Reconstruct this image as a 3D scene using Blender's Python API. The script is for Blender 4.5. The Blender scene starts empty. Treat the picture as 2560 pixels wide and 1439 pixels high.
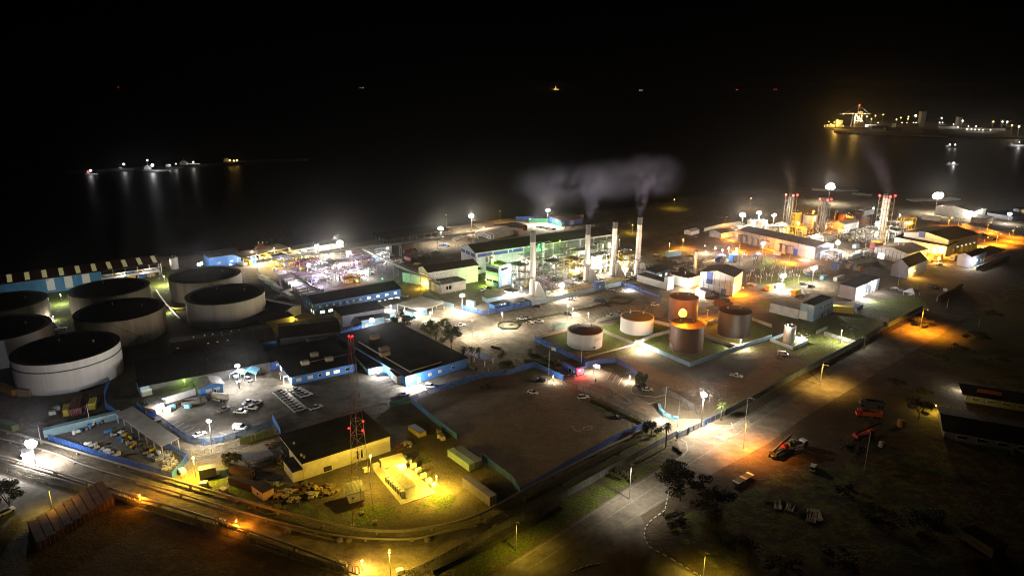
import bpy, bmesh, math, random
import numpy as np
from mathutils import Vector, Matrix

# ------------------------------------------------------------------ camera
SC = bpy.context.scene
COL = SC.collection
R = math.radians
PW, PH, FPX, CAM_H = 2560, 1439, 1709.0, 120.0
PITCH, ROLL = R(16.62), R(0.15)
FW = np.array([0, math.cos(PITCH), -math.sin(PITCH)])
RT0 = np.array([1.0, 0, 0])
UP0 = np.cross(RT0, FW)
RT = RT0 * math.cos(ROLL) + UP0 * math.sin(ROLL)
UP = UP0 * math.cos(ROLL) - RT0 * math.sin(ROLL)
cam_data = bpy.data.cameras.new('camera')
cam = bpy.data.objects.new('camera', cam_data)
COL.objects.link(cam)
cam_data.sensor_width = 36
cam_data.lens = 36 * FPX / PW
cam_data.clip_start = 1
cam_data.clip_end = 60000
cam.matrix_world = Matrix(((RT[0], UP[0], -FW[0], 0), (RT[1], UP[1], -FW[1], 0), (RT[2], UP[2], -FW[2], CAM_H), (0, 0, 0, 1)))
SC.camera = cam

# ------------------------------------------------------------------ night sky and exposure
world = bpy.data.worlds.new('World')
SC.world = world
world.use_nodes = True
world.cycles.sampling_method = 'NONE'
wn = world.node_tree
sky = wn.nodes.new('ShaderNodeTexSky')
sky.sky_type = 'NISHITA'
sky.sun_disc = False
sky.sun_elevation = R(-6.5)
sky.sun_rotation = R(200)
wn.links.new(sky.outputs[0], wn.nodes['Background'].inputs[0])
wn.nodes['Background'].inputs[1].default_value = 0.05
SC.view_settings.view_transform = 'Standard'
SC.view_settings.look = 'None'
SC.view_settings.exposure = 0
SC.view_settings.gamma = 1
SC.render.engine = 'CYCLES'
SC.cycles.use_denoising = True
SC.cycles.use_light_tree = True
SC.cycles.use_adaptive_sampling = False
SC.cycles.adaptive_threshold = 0.004
SC.cycles.filter_width = 1.05
SC.cycles.denoising_prefilter = 'ACCURATE'
SC.cycles.max_bounces = 3
SC.cycles.diffuse_bounces = 1
SC.cycles.glossy_bounces = 1
SC.cycles.transmission_bounces = 2
SC.cycles.transparent_max_bounces = 8
SC.cycles.volume_bounces = 0
SC.cycles.sample_clamp_indirect = 3
SC.cycles.sample_clamp_direct = 0
SC.cycles.caustics_reflective = False
SC.cycles.caustics_refractive = False
SC.cycles.volume_step_rate = 2.0
SC.cycles.volume_max_steps = 128

# ------------------------------------------------------------------ pixel -> place
def G(px, py, z=0.0):
    d = FW * FPX + RT * (px - PW / 2) + UP * (PH / 2 - py)
    t = (z - CAM_H) / d[2]
    return Vector((d[0] * t, d[1] * t, z))
def PJ(x, y, z):
    v = np.array([x, y, z - CAM_H]); dz = v @ FW
    return PW / 2 + FPX * (v @ RT) / dz, PH / 2 - FPX * (v @ UP) / dz
def HT(px, py, topy):
    """height above the ground of a point standing over ground pixel (px, py) and seen at row topy"""
    b = G(px, py); lo, hi = 0.0, 119.0
    for _ in range(40):
        m = (lo + hi) / 2
        if PJ(b[0], b[1], m)[1] > topy: lo = m
        else: hi = m
    return lo
ORD = 'first second third fourth fifth sixth seventh eighth ninth tenth eleventh twelfth thirteenth fourteenth fifteenth sixteenth seventeenth eighteenth nineteenth twentieth'.split()
SITE = R(39.5)     # direction of the works' street grid

# ------------------------------------------------------------------ materials
MATS = {}
def mat(name, col, rough=0.75, var=0.3, scale=0.35, metal=0.0, emit=0.0, streak=False, wave=None, alpha=None, bump=0.0, dirt=0.0):
    if name in MATS: return MATS[name]
    m = bpy.data.materials.new(name); m.use_nodes = True
    nt = m.node_tree; b = nt.nodes['Principled BSDF']; N = nt.nodes.new; L = nt.links.new
    b.inputs['Roughness'].default_value = rough
    b.inputs['Metallic'].default_value = metal
    if rough >= .8: b.inputs['Specular IOR Level'].default_value = .15
    c4 = (*col, 1)
    geo = N('ShaderNodeNewGeometry'); tc = N('ShaderNodeTexCoord')
    src = geo.outputs['Position']
    if streak:
        mp = N('ShaderNodeMapping'); mp.inputs['Scale'].default_value = (1, 1, 0.06); L(src, mp.inputs[0]); src = mp.outputs[0]
    if var:
        n = N('ShaderNodeTexNoise'); n.inputs['Scale'].default_value = scale; n.inputs['Detail'].default_value = 6; n.inputs['Roughness'].default_value = 0.65
        L(src, n.inputs['Vector'])
        mr = N('ShaderNodeMapRange'); mr.inputs[1].default_value = 0.3; mr.inputs[2].default_value = 0.7; mr.inputs[3].default_value = 1 - var; mr.inputs[4].default_value = 1 + var * 0.6
        L(n.outputs[0], mr.inputs[0])
        mx = N('ShaderNodeVectorMath'); mx.operation = 'SCALE'; mx.inputs[0].default_value = col; L(mr.outputs[0], mx.inputs['Scale'])
        cout = mx.outputs[0]
        if dirt:
            n2 = N('ShaderNodeTexNoise'); n2.inputs['Scale'].default_value = scale * 3.1; n2.inputs['Detail'].default_value = 4; L(src, n2.inputs['Vector'])
            r2 = N('ShaderNodeMapRange'); r2.inputs[1].default_value = 0.52; r2.inputs[2].default_value = 0.75; r2.inputs[4].default_value = dirt; L(n2.outputs[0], r2.inputs[0])
            mm = N('ShaderNodeMix'); mm.data_type = 'RGBA'; L(r2.outputs[0], mm.inputs[0]); L(cout, mm.inputs[6]); mm.inputs[7].default_value = (0.10, 0.075, 0.05, 1); cout = mm.outputs[2]
        L(cout, b.inputs['Base Color'])
    else: b.inputs['Base Color'].default_value = c4
    if wave:   # ribs or joints across one local axis: (axis, ribs per metre, depth)
        w = N('ShaderNodeTexWave'); w.wave_type = 'BANDS'; w.bands_direction = wave[0]; w.inputs['Scale'].default_value = wave[1] * 0.314; L(tc.outputs['Object'], w.inputs['Vector'])
        bp = N('ShaderNodeBump'); bp.inputs['Strength'].default_value = wave[2]; bp.inputs['Distance'].default_value = 0.12; L(w.outputs['Fac'], bp.inputs['Height']); L(bp.outputs[0], b.inputs['Normal'])
    elif bump:
        n3 = N('ShaderNodeTexNoise'); n3.inputs['Scale'].default_value = 1.3; n3.inputs['Detail'].default_value = 5; L(geo.outputs['Position'], n3.inputs['Vector'])
        bp = N('ShaderNodeBump'); bp.inputs['Strength'].default_value = bump; bp.inputs['Distance'].default_value = 0.35; L(n3.outputs[0], bp.inputs['Height']); L(bp.outputs[0], b.inputs['Normal'])
    if emit:
        b.inputs['Emission Color'].default_value = c4; b.inputs['Emission Strength'].default_value = emit
        b.inputs['Base Color'].default_value = (0.4, 0.4, 0.4, 1)
        for l in list(b.inputs['Base Color'].links): nt.links.remove(l)
        m.cycles.emission_sampling = 'NONE'
    if alpha is not None:
        t = N('ShaderNodeBsdfTransparent'); x = N('ShaderNodeMixShader'); x.inputs[0].default_value = alpha
        L(t.outputs[0], x.inputs[1]); L(b.outputs[0], x.inputs[2]); L(x.outputs[0], nt.nodes['Material Output'].inputs['Surface'])
    MATS[name] = m
    return m
mat('white_paint', (.72, .73, .74), .6, .2, .3, dirt=.35)
mat('tank_white', (.66, .67, .72), .55, .14, .12, streak=True, dirt=.18)
mat('tank_clean', (.68, .67, .66), .5, .07, .25, streak=True)
mat('tank_beige', (.30, .275, .22), .7, .38, .35, streak=True, dirt=.45)
mat('tank_grey', (.44, .43, .40), .65, .2, .2, streak=True, dirt=.3)
mat('tank_brown', (.10, .045, .03), .6, .35, .3, streak=True)
mat('tank_brown_unlit', (.012, .008, .007), .6, .35, .3, streak=True)  # tank_brown copy with the missing lamplight put into the colour
mat('tank_roof', (.008, .008, .008), .95, .5, .3)
mat('tank_roof_grey', (.12, .115, .115), .8, .35, .3)
mat('blue_paint', (.05, .19, .56), .55, .22, .25, dirt=.25)
mat('blue_deep', (.03, .075, .34), .55, .22, .25, dirt=.2)
mat('blue_pale', (.26, .40, .52), .6, .2, .25, dirt=.25)
mat('blue_hall', (.04, .20, .36), .6, .25, .15, wave=('X', .8, .5))
mat('sheet_grey', (.42, .45, .50), .55, .2, .2, wave=('X', 1.6, .5), dirt=.2)
mat('sheet_greyv', (.23, .245, .30), .55, .2, .2, wave=('Y', 1.2, .5), dirt=.2)
mat('sheet_white', (.62, .64, .66), .6, .2, .2, dirt=.35)
mat('sheet_dim', (.20, .21, .27), .6, .2, .2, wave=('X', 1.2, .5))
mat('concrete', (.30, .28, .235), .85, .28, .3, dirt=.4)
mat('concrete_pale', (.46, .43, .36), .85, .22, .3, dirt=.25)
mat('concrete_dark', (.16, .15, .13), .85, .3, .3, dirt=.4)
mat('roof_dark', (.017, .016, .015), .9, .55, .18, wave=('X', .9, .35))
mat('roof_brown', (.045, .030, .024), .85, .35, .2, wave=('X', .9, .5))
mat('roof_rust', (.075, .034, .024), .85, .4, .4, wave=('X', 1.2, .5))
mat('roof_grey', (.15, .145, .14), .8, .35, .25, wave=('X', .9, .4))
mat('roof_pale', (.40, .385, .36), .8, .3, .2, wave=('Y', .8, .4))
mat('roof_tan', (.28, .22, .17), .8, .3, .2, wave=('Y', .8, .4))
mat('steel', (.40, .40, .39), .45, .25, .4, metal=.35, streak=True)
mat('steel_dark', (.07, .07, .075), .6, .3, .5)
mat('steel_green', (.16, .19, .17), .6, .3, .5)
mat('galv', (.42, .42, .41), .5, .2, .5, metal=.4)
mat('silver_clad', (.62, .61, .58), .4, .2, .5, metal=.45, dirt=.3)
mat('rust', (.16, .065, .035), .85, .45, .5)
mat('rust_dark', (.055, .026, .018), .85, .45, .5, wave=('Y', 4, .6))
mat('rust_door', (.11, .05, .026), .85, .45, .5)
mat('yellow_paint', (.62, .43, .03), .55, .2, .5, dirt=.2)
mat('red_paint', (.48, .04, .03), .55, .2, .5, dirt=.2)
mat('mast_red', (.24, .03, .02), .6, .2, .5)
mat('mast_white', (.42, .42, .41), .6, .2, .5)
mat('maroon', (.20, .03, .045), .6, .25, .4)
mat('pink_paint', (.50, .30, .24), .7, .2, .5, dirt=.3)
mat('purple_grey', (.16, .14, .19), .65, .3, .5, wave=('Y', 4, .6))
mat('container_green', (.27, .38, .33), .6, .2, .5, wave=('Y', 4, .6))
mat('container_olive', (.10, .13, .06), .65, .3, .5, wave=('Y', 4, .6))
mat('container_white', (.62, .62, .60), .6, .2, .5, wave=('Y', 4, .5), dirt=.35)
mat('container_orange', (.42, .20, .04), .6, .25, .5, wave=('Y', 4, .6))
mat('container_yellow', (.50, .40, .03), .6, .25, .5, wave=('Y', 4, .6))
mat('container_blue', (.22, .38, .46), .6, .25, .5, wave=('Y', 4, .6))
mat('container_navy', (.03, .06, .2), .6, .25, .5, wave=('Y', 4, .6))
mat('container_red', (.16, .035, .035), .65, .25, .5, wave=('Y', 4, .6))
mat('pipe_pale', (.25, .225, .18), .55, .25, .4, dirt=.35)
mat('pipe_dark', (.09, .085, .08), .55, .3, .4)
mat('pipe_purple', (.34, .20, .30), .55, .25, .6)
mat('timber', (.24, .18, .11), .8, .3, .8)
mat('scrap', (.18, .165, .15), .8, .5, 1.5)
mat('scrap_pale', (.42, .40, .37), .8, .4, 1.5)
mat('tarp_blue', (.04, .09, .30), .7, .2, .5)
mat('canvas_blue', (.20, .50, .72), .7, .1, .5)
mat('canvas_white', (.70, .74, .76), .7, .1, .5)
mat('green_net', (.03, .17, .10), .8, .25, .6)
mat('fence_blue', (.05, .15, .52), .55, .2, .4, alpha=.5)
mat('fence_blue_solid', (.05, .17, .52), .55, .2, .4, wave=('X', 3, .5))
mat('fence_pale', (.17, .26, .36), .6, .3, .4, wave=('X', 3, .5), dirt=.4)
mat('fence_violet', (.10, .12, .30), .6, .3, .4, wave=('X', 3, .5), dirt=.3)
mat('fence_mesh', (.30, .31, .32), .5, .1, .4, alpha=.28)
mat('fence_mesh_dense', (.30, .31, .32), .5, .1, .4, alpha=.5)
mat('rubber', (.012, .012, .012), .9, 0)
mat('glass_dark', (.012, .016, .02), .12, 0)
mat('car_white', (.70, .70, .70), .3, 0)
mat('car_silver', (.32, .33, .34), .3, 0, metal=.4)
mat('car_black', (.012, .012, .014), .25, 0)
mat('car_blue', (.02, .04, .22), .3, 0)
mat('car_red', (.30, .02, .02), .3, 0)
mat('car_sand', (.45, .38, .24), .35, 0)
mat('line_white', (.62, .61, .56), .8, .35, .9)
mat('line_yellow', (.55, .40, .06), .8, .3, .9)
mat('bark', (.085, .06, .04), .9, .3, 2.0)
mat('leaf', (.045, .075, .022), .7, .5, .8)
mat('leaf_light', (.085, .12, .03), .7, .45, .8)
mat('leaf_dry', (.06, .06, .03), .8, .4, .8)
mat('hedge', (.04, .085, .02), .8, .5, .8)
mat('rock', (.20, .175, .14), .9, .4, .6)
mat('skin', (.25, .14, .09), .6, 0)
mat('cloth_dark', (.03, .035, .06), .8, 0)
mat('cone_orange', (.6, .12, .02), .6, 0)
mat('hull', (.03, .03, .035), .7, .3, .1)
mat('pane_white', (1, .97, .86), emit=2.2)
mat('pane_cool', (.75, .90, 1), emit=2.4)
mat('pane_warm', (1, .82, .42), emit=1.6)
mat('pane_dim', (.80, .78, .52), emit=.14)
mat('pane_yellow', (1, .62, .10), emit=.55)
mat('pane_red', (1, .02, .06), emit=2.0)
mat('skylight_lit', (.90, .80, .30), emit=.20)
mat('glow_white', (1, .97, .88), emit=11)
mat('glow_cool', (.84, .93, 1), emit=11)
mat('glow_sodium', (1, .42, .03), emit=5)
mat('glow_amber', (1, .62, .10), emit=6)
mat('glow_yellow', (1, .82, .16), emit=7)
mat('glow_green', (.05, 1, .25), emit=4)
mat('glow_lime', (.55, 1, .08), emit=4)
mat('glow_red', (1, .015, .02), emit=4)

# ------------------------------------------------------------------ mesh builder
class MB:
    def __init__(s): s.v = []; s.f = []
    def add(s, vs, fs):
        o = len(s.v); s.v += [tuple(p) for p in vs]; s.f += [tuple(i + o for i in f) for f in fs]; return s
    def hexa(s, b, t):      # b, t: four points each, same order
        return s.add(list(b) + list(t), [(3, 2, 1, 0), (4, 5, 6, 7), (0, 1, 5, 4), (1, 2, 6, 5), (2, 3, 7, 6), (3, 0, 4, 7)])
    def box(s, x0, x1, y0, y1, z0, z1):
        return s.hexa([(x0, y0, z0), (x1, y0, z0), (x1, y1, z0), (x0, y1, z0)], [(x0, y0, z1), (x1, y0, z1), (x1, y1, z1), (x0, y1, z1)])
    def cbox(s, x, y, z, sx, sy, sz, rz=0):
        c, n = math.cos(rz), math.sin(rz); q = []
        for zz in (z, z + sz):
            for a, b in ((-1, -1), (1, -1), (1, 1), (-1, 1)):
                u, v = a * sx / 2, b * sy / 2; q.append((x + u * c - v * n, y + u * n + v * c, zz))
        return s.hexa(q[:4], q[4:])
    def prism(s, poly, z0, z1):
        n = len(poly); b = [(p[0], p[1], z0) for p in poly]; t = [(p[0], p[1], z1) for p in poly]
        return s.add(b + t, [tuple(range(n - 1, -1, -1)), tuple(range(n, 2 * n))] + [(i, (i + 1) % n, (i + 1) % n + n, i + n) for i in range(n)])
    def sheet(s, poly, z):
        return s.add([(p[0], p[1], z) for p in poly], [tuple(range(len(poly)))])
    def cyl(s, x, y, z0, z1, r0, r1=None, n=16, cap=True):
        r1 = r0 if r1 is None else r1; vs = []
        for z, r in ((z0, r0), (z1, r1)):
            vs += [(x + r * math.cos(2 * math.pi * i / n), y + r * math.sin(2 * math.pi * i / n), z) for i in range(n)]
        fs = [(i, (i + 1) % n, (i + 1) % n + n, i + n) for i in range(n)]
        if cap: fs += [tuple(range(n - 1, -1, -1)), tuple(range(n, 2 * n))]
        return s.add(vs, fs)
    def tube(s, path, r, n=8, r1=None):
        path = [Vector(p) for p in path]; m = len(path); rings = []
        for i, p in enumerate(path):
            d = (path[min(i + 1, m - 1)] - path[max(i - 1, 0)]).normalized()
            a = Vector((0, 0, 1)) if abs(d.z) < .9 else Vector((1, 0, 0))
            u = d.cross(a).normalized(); w = u.cross(d); rr = r if r1 is None else r + (r1 - r) * i / (m - 1)
            rings.append([p + u * rr * math.cos(2 * math.pi * k / n) + w * rr * math.sin(2 * math.pi * k / n) for k in range(n)])
        vs = [q for g in rings for q in g]
        fs = [(i * n + k, i * n + (k + 1) % n, (i + 1) * n + (k + 1) % n, (i + 1) * n + k) for i in range(m - 1) for k in range(n)]
        fs += [tuple(range(n - 1, -1, -1)), tuple(range((m - 1) * n, m * n))]
        return s.add(vs, fs)
    def bar(s, a, b, w=.1): return s.tube([a, b], w * .7, 4)
    def ball(s, x, y, z, r, n=10, m=6, sz=1.0):
        vs = [(x, y, z - r * sz)]
        for j in range(1, m):
            t = -math.pi / 2 + math.pi * j / m
            vs += [(x + r * math.cos(t) * math.cos(2 * math.pi * i / n), y + r * math.cos(t) * math.sin(2 * math.pi * i / n), z + r * sz * math.sin(t)) for i in range(n)]
        vs.append((x, y, z + r * sz)); e = len(vs) - 1
        fs = [(0, 1 + (i + 1) % n, 1 + i) for i in range(n)]
        for j in range(m - 2):
            o = 1 + j * n; fs += [(o + i, o + (i + 1) % n, o + n + (i + 1) % n, o + n + i) for i in range(n)]
        o = 1 + (m - 2) * n; fs += [(o + i, o + (i + 1) % n, e) for i in range(n)]
        return s.add(vs, fs)
    def build(s, name, m, parent=None, label=None, smooth=False):
        me = bpy.data.meshes.new(name)
        vs = s.v; off = None
        if parent is None:
            a = np.array(vs); off = Vector(((a[:, 0].min() + a[:, 0].max()) / 2, (a[:, 1].min() + a[:, 1].max()) / 2, a[:, 2].min()))
            vs = [(p[0] - off.x, p[1] - off.y, p[2] - off.z) for p in vs]
        me.from_pydata(vs, [], s.f)
        bm = bmesh.new(); bm.from_mesh(me); bmesh.ops.recalc_face_normals(bm, faces=bm.faces); bm.to_mesh(me); bm.free()
        if smooth: me.shade_smooth()
        me.materials.append(MATS[m] if isinstance(m, str) else m)
        o = bpy.data.objects.new(name, me); COL.objects.link(o)
        if off is not None: o.location = off
        if parent is not None: o.parent = parent
        if label: o['label'] = label
        return o

def tag(o, label=None, cat=None, group=None, kind=None):
    if label: o['label'] = label
    if cat: o['category'] = cat
    if group: o['group'] = group
    if kind: o['kind'] = kind
    return o
def thing(name, label, cat, loc, rz=0.0, group=None):
    o = bpy.data.objects.new(name, None); COL.objects.link(o); o.empty_display_size = .5
    o.location = loc; o.rotation_euler = (0, 0, rz)
    return tag(o, label, cat, group)
def dup(root, loc, rz=None, label=None, group=None):
    def cp(o, par):
        c = o.copy(); COL.objects.link(c); c.parent = par
        for ch in list(o.children): cp(ch, c)
        return c
    r = cp(root, None); r.location = loc
    if rz is not None: r.rotation_euler = (0, 0, rz)
    if label: r['label'] = label
    if group: r['group'] = group
    return r
def struct(name, mb, m, kind='structure'):
    o = mb.build(name, m); o['kind'] = kind; return o

# ================================================================== GROUND, ROADS, WATER
rng = np.random.default_rng(7)
random.seed(11)
COAST = [(-900, 775), (-400, 733), (0, 690), (395, 641), (600, 634), (860, 608), (930, 598), (1080, 573), (1250, 547), (1430, 533), (1560, 522), (1650, 506), (1760, 484), (1900, 474), (2020, 468), (2160, 470), (2560, 494), (3000, 520)]
_cp = [G(*p) for p in COAST]
cxs = np.array([p.x for p in _cp]); cys = np.array([p.y for p in _cp])
def coarse(a, b, n): return list(np.linspace(a, b, n))
gx = np.array(coarse(-6000, -340, 12)[:-1] + list(np.arange(-340, 440, 3.0)) + coarse(440, 6000, 14))
gy = np.array(coarse(-1500, 110, 8)[:-1] + list(np.arange(110, 760, 3.0)) + list(np.arange(760, 1000, 8.0)) + coarse(1000, 1500, 8))
X, Y = np.meshgrid(gx, gy)
yc = np.interp(X, cxs, cys)
Z = np.where(Y < yc, 0, -np.minimum((Y - yc) * .5, 5))
def inside(poly):
    p = [G(*q) for q in poly]; m = np.zeros(X.shape, bool); n = len(p)
    for i in range(n):
        a, b = p[i], p[(i + 1) % n]
        cond = ((a.y > Y) != (b.y > Y)) & (X < (b.x - a.x) * (Y - a.y) / (b.y - a.y + 1e-9) + a.x)
        m ^= cond
    return m.astype(float)
def blur(m, k):
    for _ in range(k):
        m = (m + np.roll(m, 1, 0) + np.roll(m, -1, 0) + np.roll(m, 1, 1) + np.roll(m, -1, 1)) / 5
    return m
def mask(polys, k=4):
    t = np.zeros(X.shape)
    for w, p in polys: t = np.maximum(t, w * inside(p))
    return blur(t, k)
grass = mask([
 (1, [(60, 740), (180, 700), (420, 665), (480, 720), (450, 800), (310, 870), (120, 850)]),
 (1, [(1350, 845), (1560, 800), (1650, 790), (1560, 860), (1480, 890)]),
 (.9, [(1560, 835), (1660, 800), (1900, 780), (1950, 835), (1730, 905), (1600, 860)]),
 (.8, [(1470, 900), (1590, 862), (1610, 872), (1520, 905), (1600, 950), (1560, 945)]),
 (.75, [(1725, 925), (1930, 850), (2080, 800), (2300, 760), (2310, 775), (2200, 830), (1900, 985), (1790, 1045), (1770, 1020), (2000, 900), (1960, 870)]),
 (1, [(1870, 745), (1950, 745), (1990, 800), (2080, 785), (2120, 765), (2160, 755), (2290, 735), (2330, 765), (2200, 825), (2000, 845)]),
 (.8, [(1880, 640), (2010, 640), (2070, 690), (1990, 720), (1900, 720)]),
 (.9, [(2130, 660), (2200, 655), (2190, 670), (2140, 672)]), (.9, [(2420, 668), (2500, 650), (2520, 655), (2440, 678)]),
 (.8, [(480, 1195), (520, 1150), (600, 1165), (660, 1230), (600, 1240)]),
 (.75, [(440, 1190), (600, 1240), (850, 1310), (960, 1325), (900, 1345), (700, 1300), (300, 1180)]),
 (.8, [(1040, 1240), (1130, 1215), (1180, 1260), (1090, 1300), (1010, 1280)]), (.7, [(1010, 1110), (1100, 1130), (1120, 1180), (1090, 1200), (1030, 1150)]),
 (.85, [(870, 1260), (940, 1240), (1000, 1290), (960, 1325), (890, 1310)]),
 (.8, [(1000, 1340), (1180, 1300), (1300, 1245), (1500, 1140), (1640, 1060), (1665, 1085), (1480, 1190), (1240, 1310), (1040, 1360)]),
 (.9, [(1060, 1439), (1240, 1345), (1670, 1115), (1690, 1140), (1480, 1280), (1230, 1439)]),
 (.6, [(60, 1160), (110, 1155), (170, 1200), (140, 1215)]),
 (.55, [(1640, 1290), (1900, 1180), (2560, 1060), (2700, 1439), (1760, 1439)]),
 (.6, [(2280, 840), (2560, 690), (2900, 700), (2900, 1000), (2560, 1000), (2300, 900)]),
 (.8, [(1380, 905), (1450, 930), (1430, 940), (1310, 905), (1330, 885)]),
 (.8, [(1500, 1000), (1640, 1055), (1620, 1075), (1480, 1005)]),
 (.7, [(1455, 720), (1560, 715), (1660, 690), (1740, 700), (1600, 660)]),
 (1, [(1655, 505), (1720, 505), (1730, 516), (1650, 516)]),
 (.7, [(1085, 730), (1150, 745), (1190, 760), (1180, 730), (1110, 700)]),
 (.55, [(650, 1270), (800, 1330), (900, 1330), (820, 1260), (700, 1230)])], 3)
pale = mask([(1, [(1050, 1000), (1420, 950), (1640, 1050), (1600, 1100), (1300, 1230)]),
 (1, [(1480, 905), (1590, 870), (1720, 925), (1770, 1010), (1640, 950)]),
 (1, [(60, 1110), (450, 1210), (900, 1370), (1020, 1365), (1260, 1300), (1240, 1335), (1030, 1439), (880, 1439), (500, 1300), (0, 1160)]),
 (.8, [(1000, 1100), (1180, 1180), (1250, 1240), (1100, 1300), (960, 1320)]),
 (1, [(1690, 910), (1660, 870), (1760, 850), (1760, 890)])], 4)
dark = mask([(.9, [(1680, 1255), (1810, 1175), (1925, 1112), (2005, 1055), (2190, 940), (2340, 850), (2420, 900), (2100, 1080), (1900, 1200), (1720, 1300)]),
 (1, [(-60, 1330), (120, 1290), (300, 1262), (540, 1340), (860, 1445), (860, 1600), (-200, 1600)]), (.9, [(1640, 1300), (1700, 1245), (1930, 1120), (2160, 980), (2700, 900), (2900, 1600), (1780, 1600)]), (.7, [(560, 1265), (860, 1330), (870, 1240), (700, 1225)]),  # bottom-left and right polygons: unlit darkness put into the soil colour
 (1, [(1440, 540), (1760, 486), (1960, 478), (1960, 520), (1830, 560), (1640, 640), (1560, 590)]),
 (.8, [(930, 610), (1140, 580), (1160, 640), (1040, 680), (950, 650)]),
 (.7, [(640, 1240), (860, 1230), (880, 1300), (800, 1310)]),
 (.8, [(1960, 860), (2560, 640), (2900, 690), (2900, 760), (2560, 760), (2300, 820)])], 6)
nv = X.size; nx = len(gx); ny = len(gy)
bump_z = np.where((Z == 0), rng.normal(0, .02, X.shape), 0)
me = bpy.data.meshes.new('ground')
vs = np.stack([X, Y, Z - .06 + bump_z * 0], -1).reshape(-1, 3)
ii = np.arange(nv).reshape(ny, nx)
fs = np.stack([ii[:-1, :-1], ii[:-1, 1:], ii[1:, 1:], ii[1:, :-1]], -1).reshape(-1, 4)
me.from_pydata(vs.tolist(), [], fs.tolist())
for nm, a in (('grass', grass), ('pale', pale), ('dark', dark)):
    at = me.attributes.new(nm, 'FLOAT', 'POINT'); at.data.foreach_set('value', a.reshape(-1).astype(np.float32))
gm = bpy.data.materials.new('ground'); gm.use_nodes = True
nt = gm.node_tree; N = nt.nodes.new; L = nt.links.new; B = nt.nodes['Principled BSDF']; B.inputs['Roughness'].default_value = .95
B.inputs['Specular IOR Level'].default_value = .15
geo = N('ShaderNodeNewGeometry')
def noise(sc, det=8, rough=.65):
    n = N('ShaderNodeTexNoise'); n.inputs['Scale'].default_value = sc; n.inputs['Detail'].default_value = det; n.inputs['Roughness'].default_value = rough
    L(geo.outputs['Position'], n.inputs['Vector']); return n.outputs[0]
def rampf(src, a, b, c, d):
    m = N('ShaderNodeMapRange'); m.inputs[1].default_value = a; m.inputs[2].default_value = b; m.inputs[3].default_value = c; m.inputs[4].default_value = d; L(src, m.inputs[0]); return m.outputs[0]
def mixc(f, a, b):
    m = N('ShaderNodeMix'); m.data_type = 'RGBA'; L(f, m.inputs[0])
    for k, c in ((6, a), (7, b)):
        if isinstance(c, tuple): m.inputs[k].default_value = (*c, 1)
        else: L(c, m.inputs[k])
    return m.outputs[2]
def attr(nm):
    a = N('ShaderNodeAttribute'); a.attribute_name = nm; return a.outputs['Fac']
def math2(op, a, b):
    m = N('ShaderNodeMath'); m.operation = op
    for k, c in enumerate((a, b)):
        if isinstance(c, (int, float)): m.inputs[k].default_value = c
        else: L(c, m.inputs[k])
    return m.outputs[0]
n_big, n_mid, n_fine = noise(.035), noise(.22), noise(1.4)
soil = mixc(rampf(n_big, .35, .65, 0, 1), (.135, .108, .075), (.20, .165, .115))
soil = mixc(rampf(n_mid, .42, .7, 0, .8), soil, (.10, .08, .055))
sand = mixc(rampf(n_mid, .4, .68, 0, .75), (.29, .24, .165), (.19, .155, .105))
c = mixc(rampf(math2('ADD', attr('pale'), math2('MULTIPLY', math2('SUBTRACT', n_mid, .5), .9)), .35, .65, 0, 1), soil, sand)
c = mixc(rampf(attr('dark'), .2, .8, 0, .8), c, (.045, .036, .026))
gr = mixc(rampf(n_fine, .35, .65, 0, 1), (.07, .12, .016), (.20, .25, .04))
gr = mixc(rampf(n_mid, .5, .75, 0, .7), gr, (.11, .10, .045))
gf = math2('ADD', attr('grass'), math2('MULTIPLY', math2('SUBTRACT', n_mid, .52), 2.2))
gf = math2('MULTIPLY', rampf(gf, .42, .62, 0, 1), rampf(attr('grass'), .05, .3, 0, 1))
c = mixc(gf, c, gr)
c = mixc(rampf(n_fine, .3, .72, .6, 0), c, (.05, .042, .03))
n_patch = noise(.09, 6, .75)
c = mixc(rampf(n_patch, .54, .7, 0, .5), c, (.05, .042, .032))
c = mixc(rampf(n_patch, .46, .3, 0, .35), c, (.26, .215, .15))
L(c, B.inputs['Base Color'])
bp = N('ShaderNodeBump'); bp.inputs['Strength'].default_value = 1.0; bp.inputs['Distance'].default_value = .5; L(math2('ADD', n_fine, math2('MULTIPLY', n_mid, 2.0)), bp.inputs['Height']); L(bp.outputs[0], B.inputs['Normal'])
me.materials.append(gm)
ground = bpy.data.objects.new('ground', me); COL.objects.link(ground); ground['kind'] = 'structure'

sea_m = mat('sea', (.003, .004, .007), .42, 0)
nt2 = sea_m.node_tree; sb = nt2.nodes['Principled BSDF']; sb.inputs['Specular IOR Level'].default_value = .06
wv = nt2.nodes.new('ShaderNodeTexNoise'); wv.inputs['Scale'].default_value = .35; wv.inputs['Detail'].default_value = 4
gg = nt2.nodes.new('ShaderNodeNewGeometry'); nt2.links.new(gg.outputs['Position'], wv.inputs['Vector'])
bb = nt2.nodes.new('ShaderNodeBump'); bb.inputs['Strength'].default_value = .5; bb.inputs['Distance'].default_value = .6
nt2.links.new(wv.outputs[0], bb.inputs['Height']); nt2.links.new(bb.outputs[0], sb.inputs['Normal'])
struct('sea', MB().sheet([(-21000, 380), (21000, 380), (21000, 22000), (-21000, 22000)], -1.6), sea_m)

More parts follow.
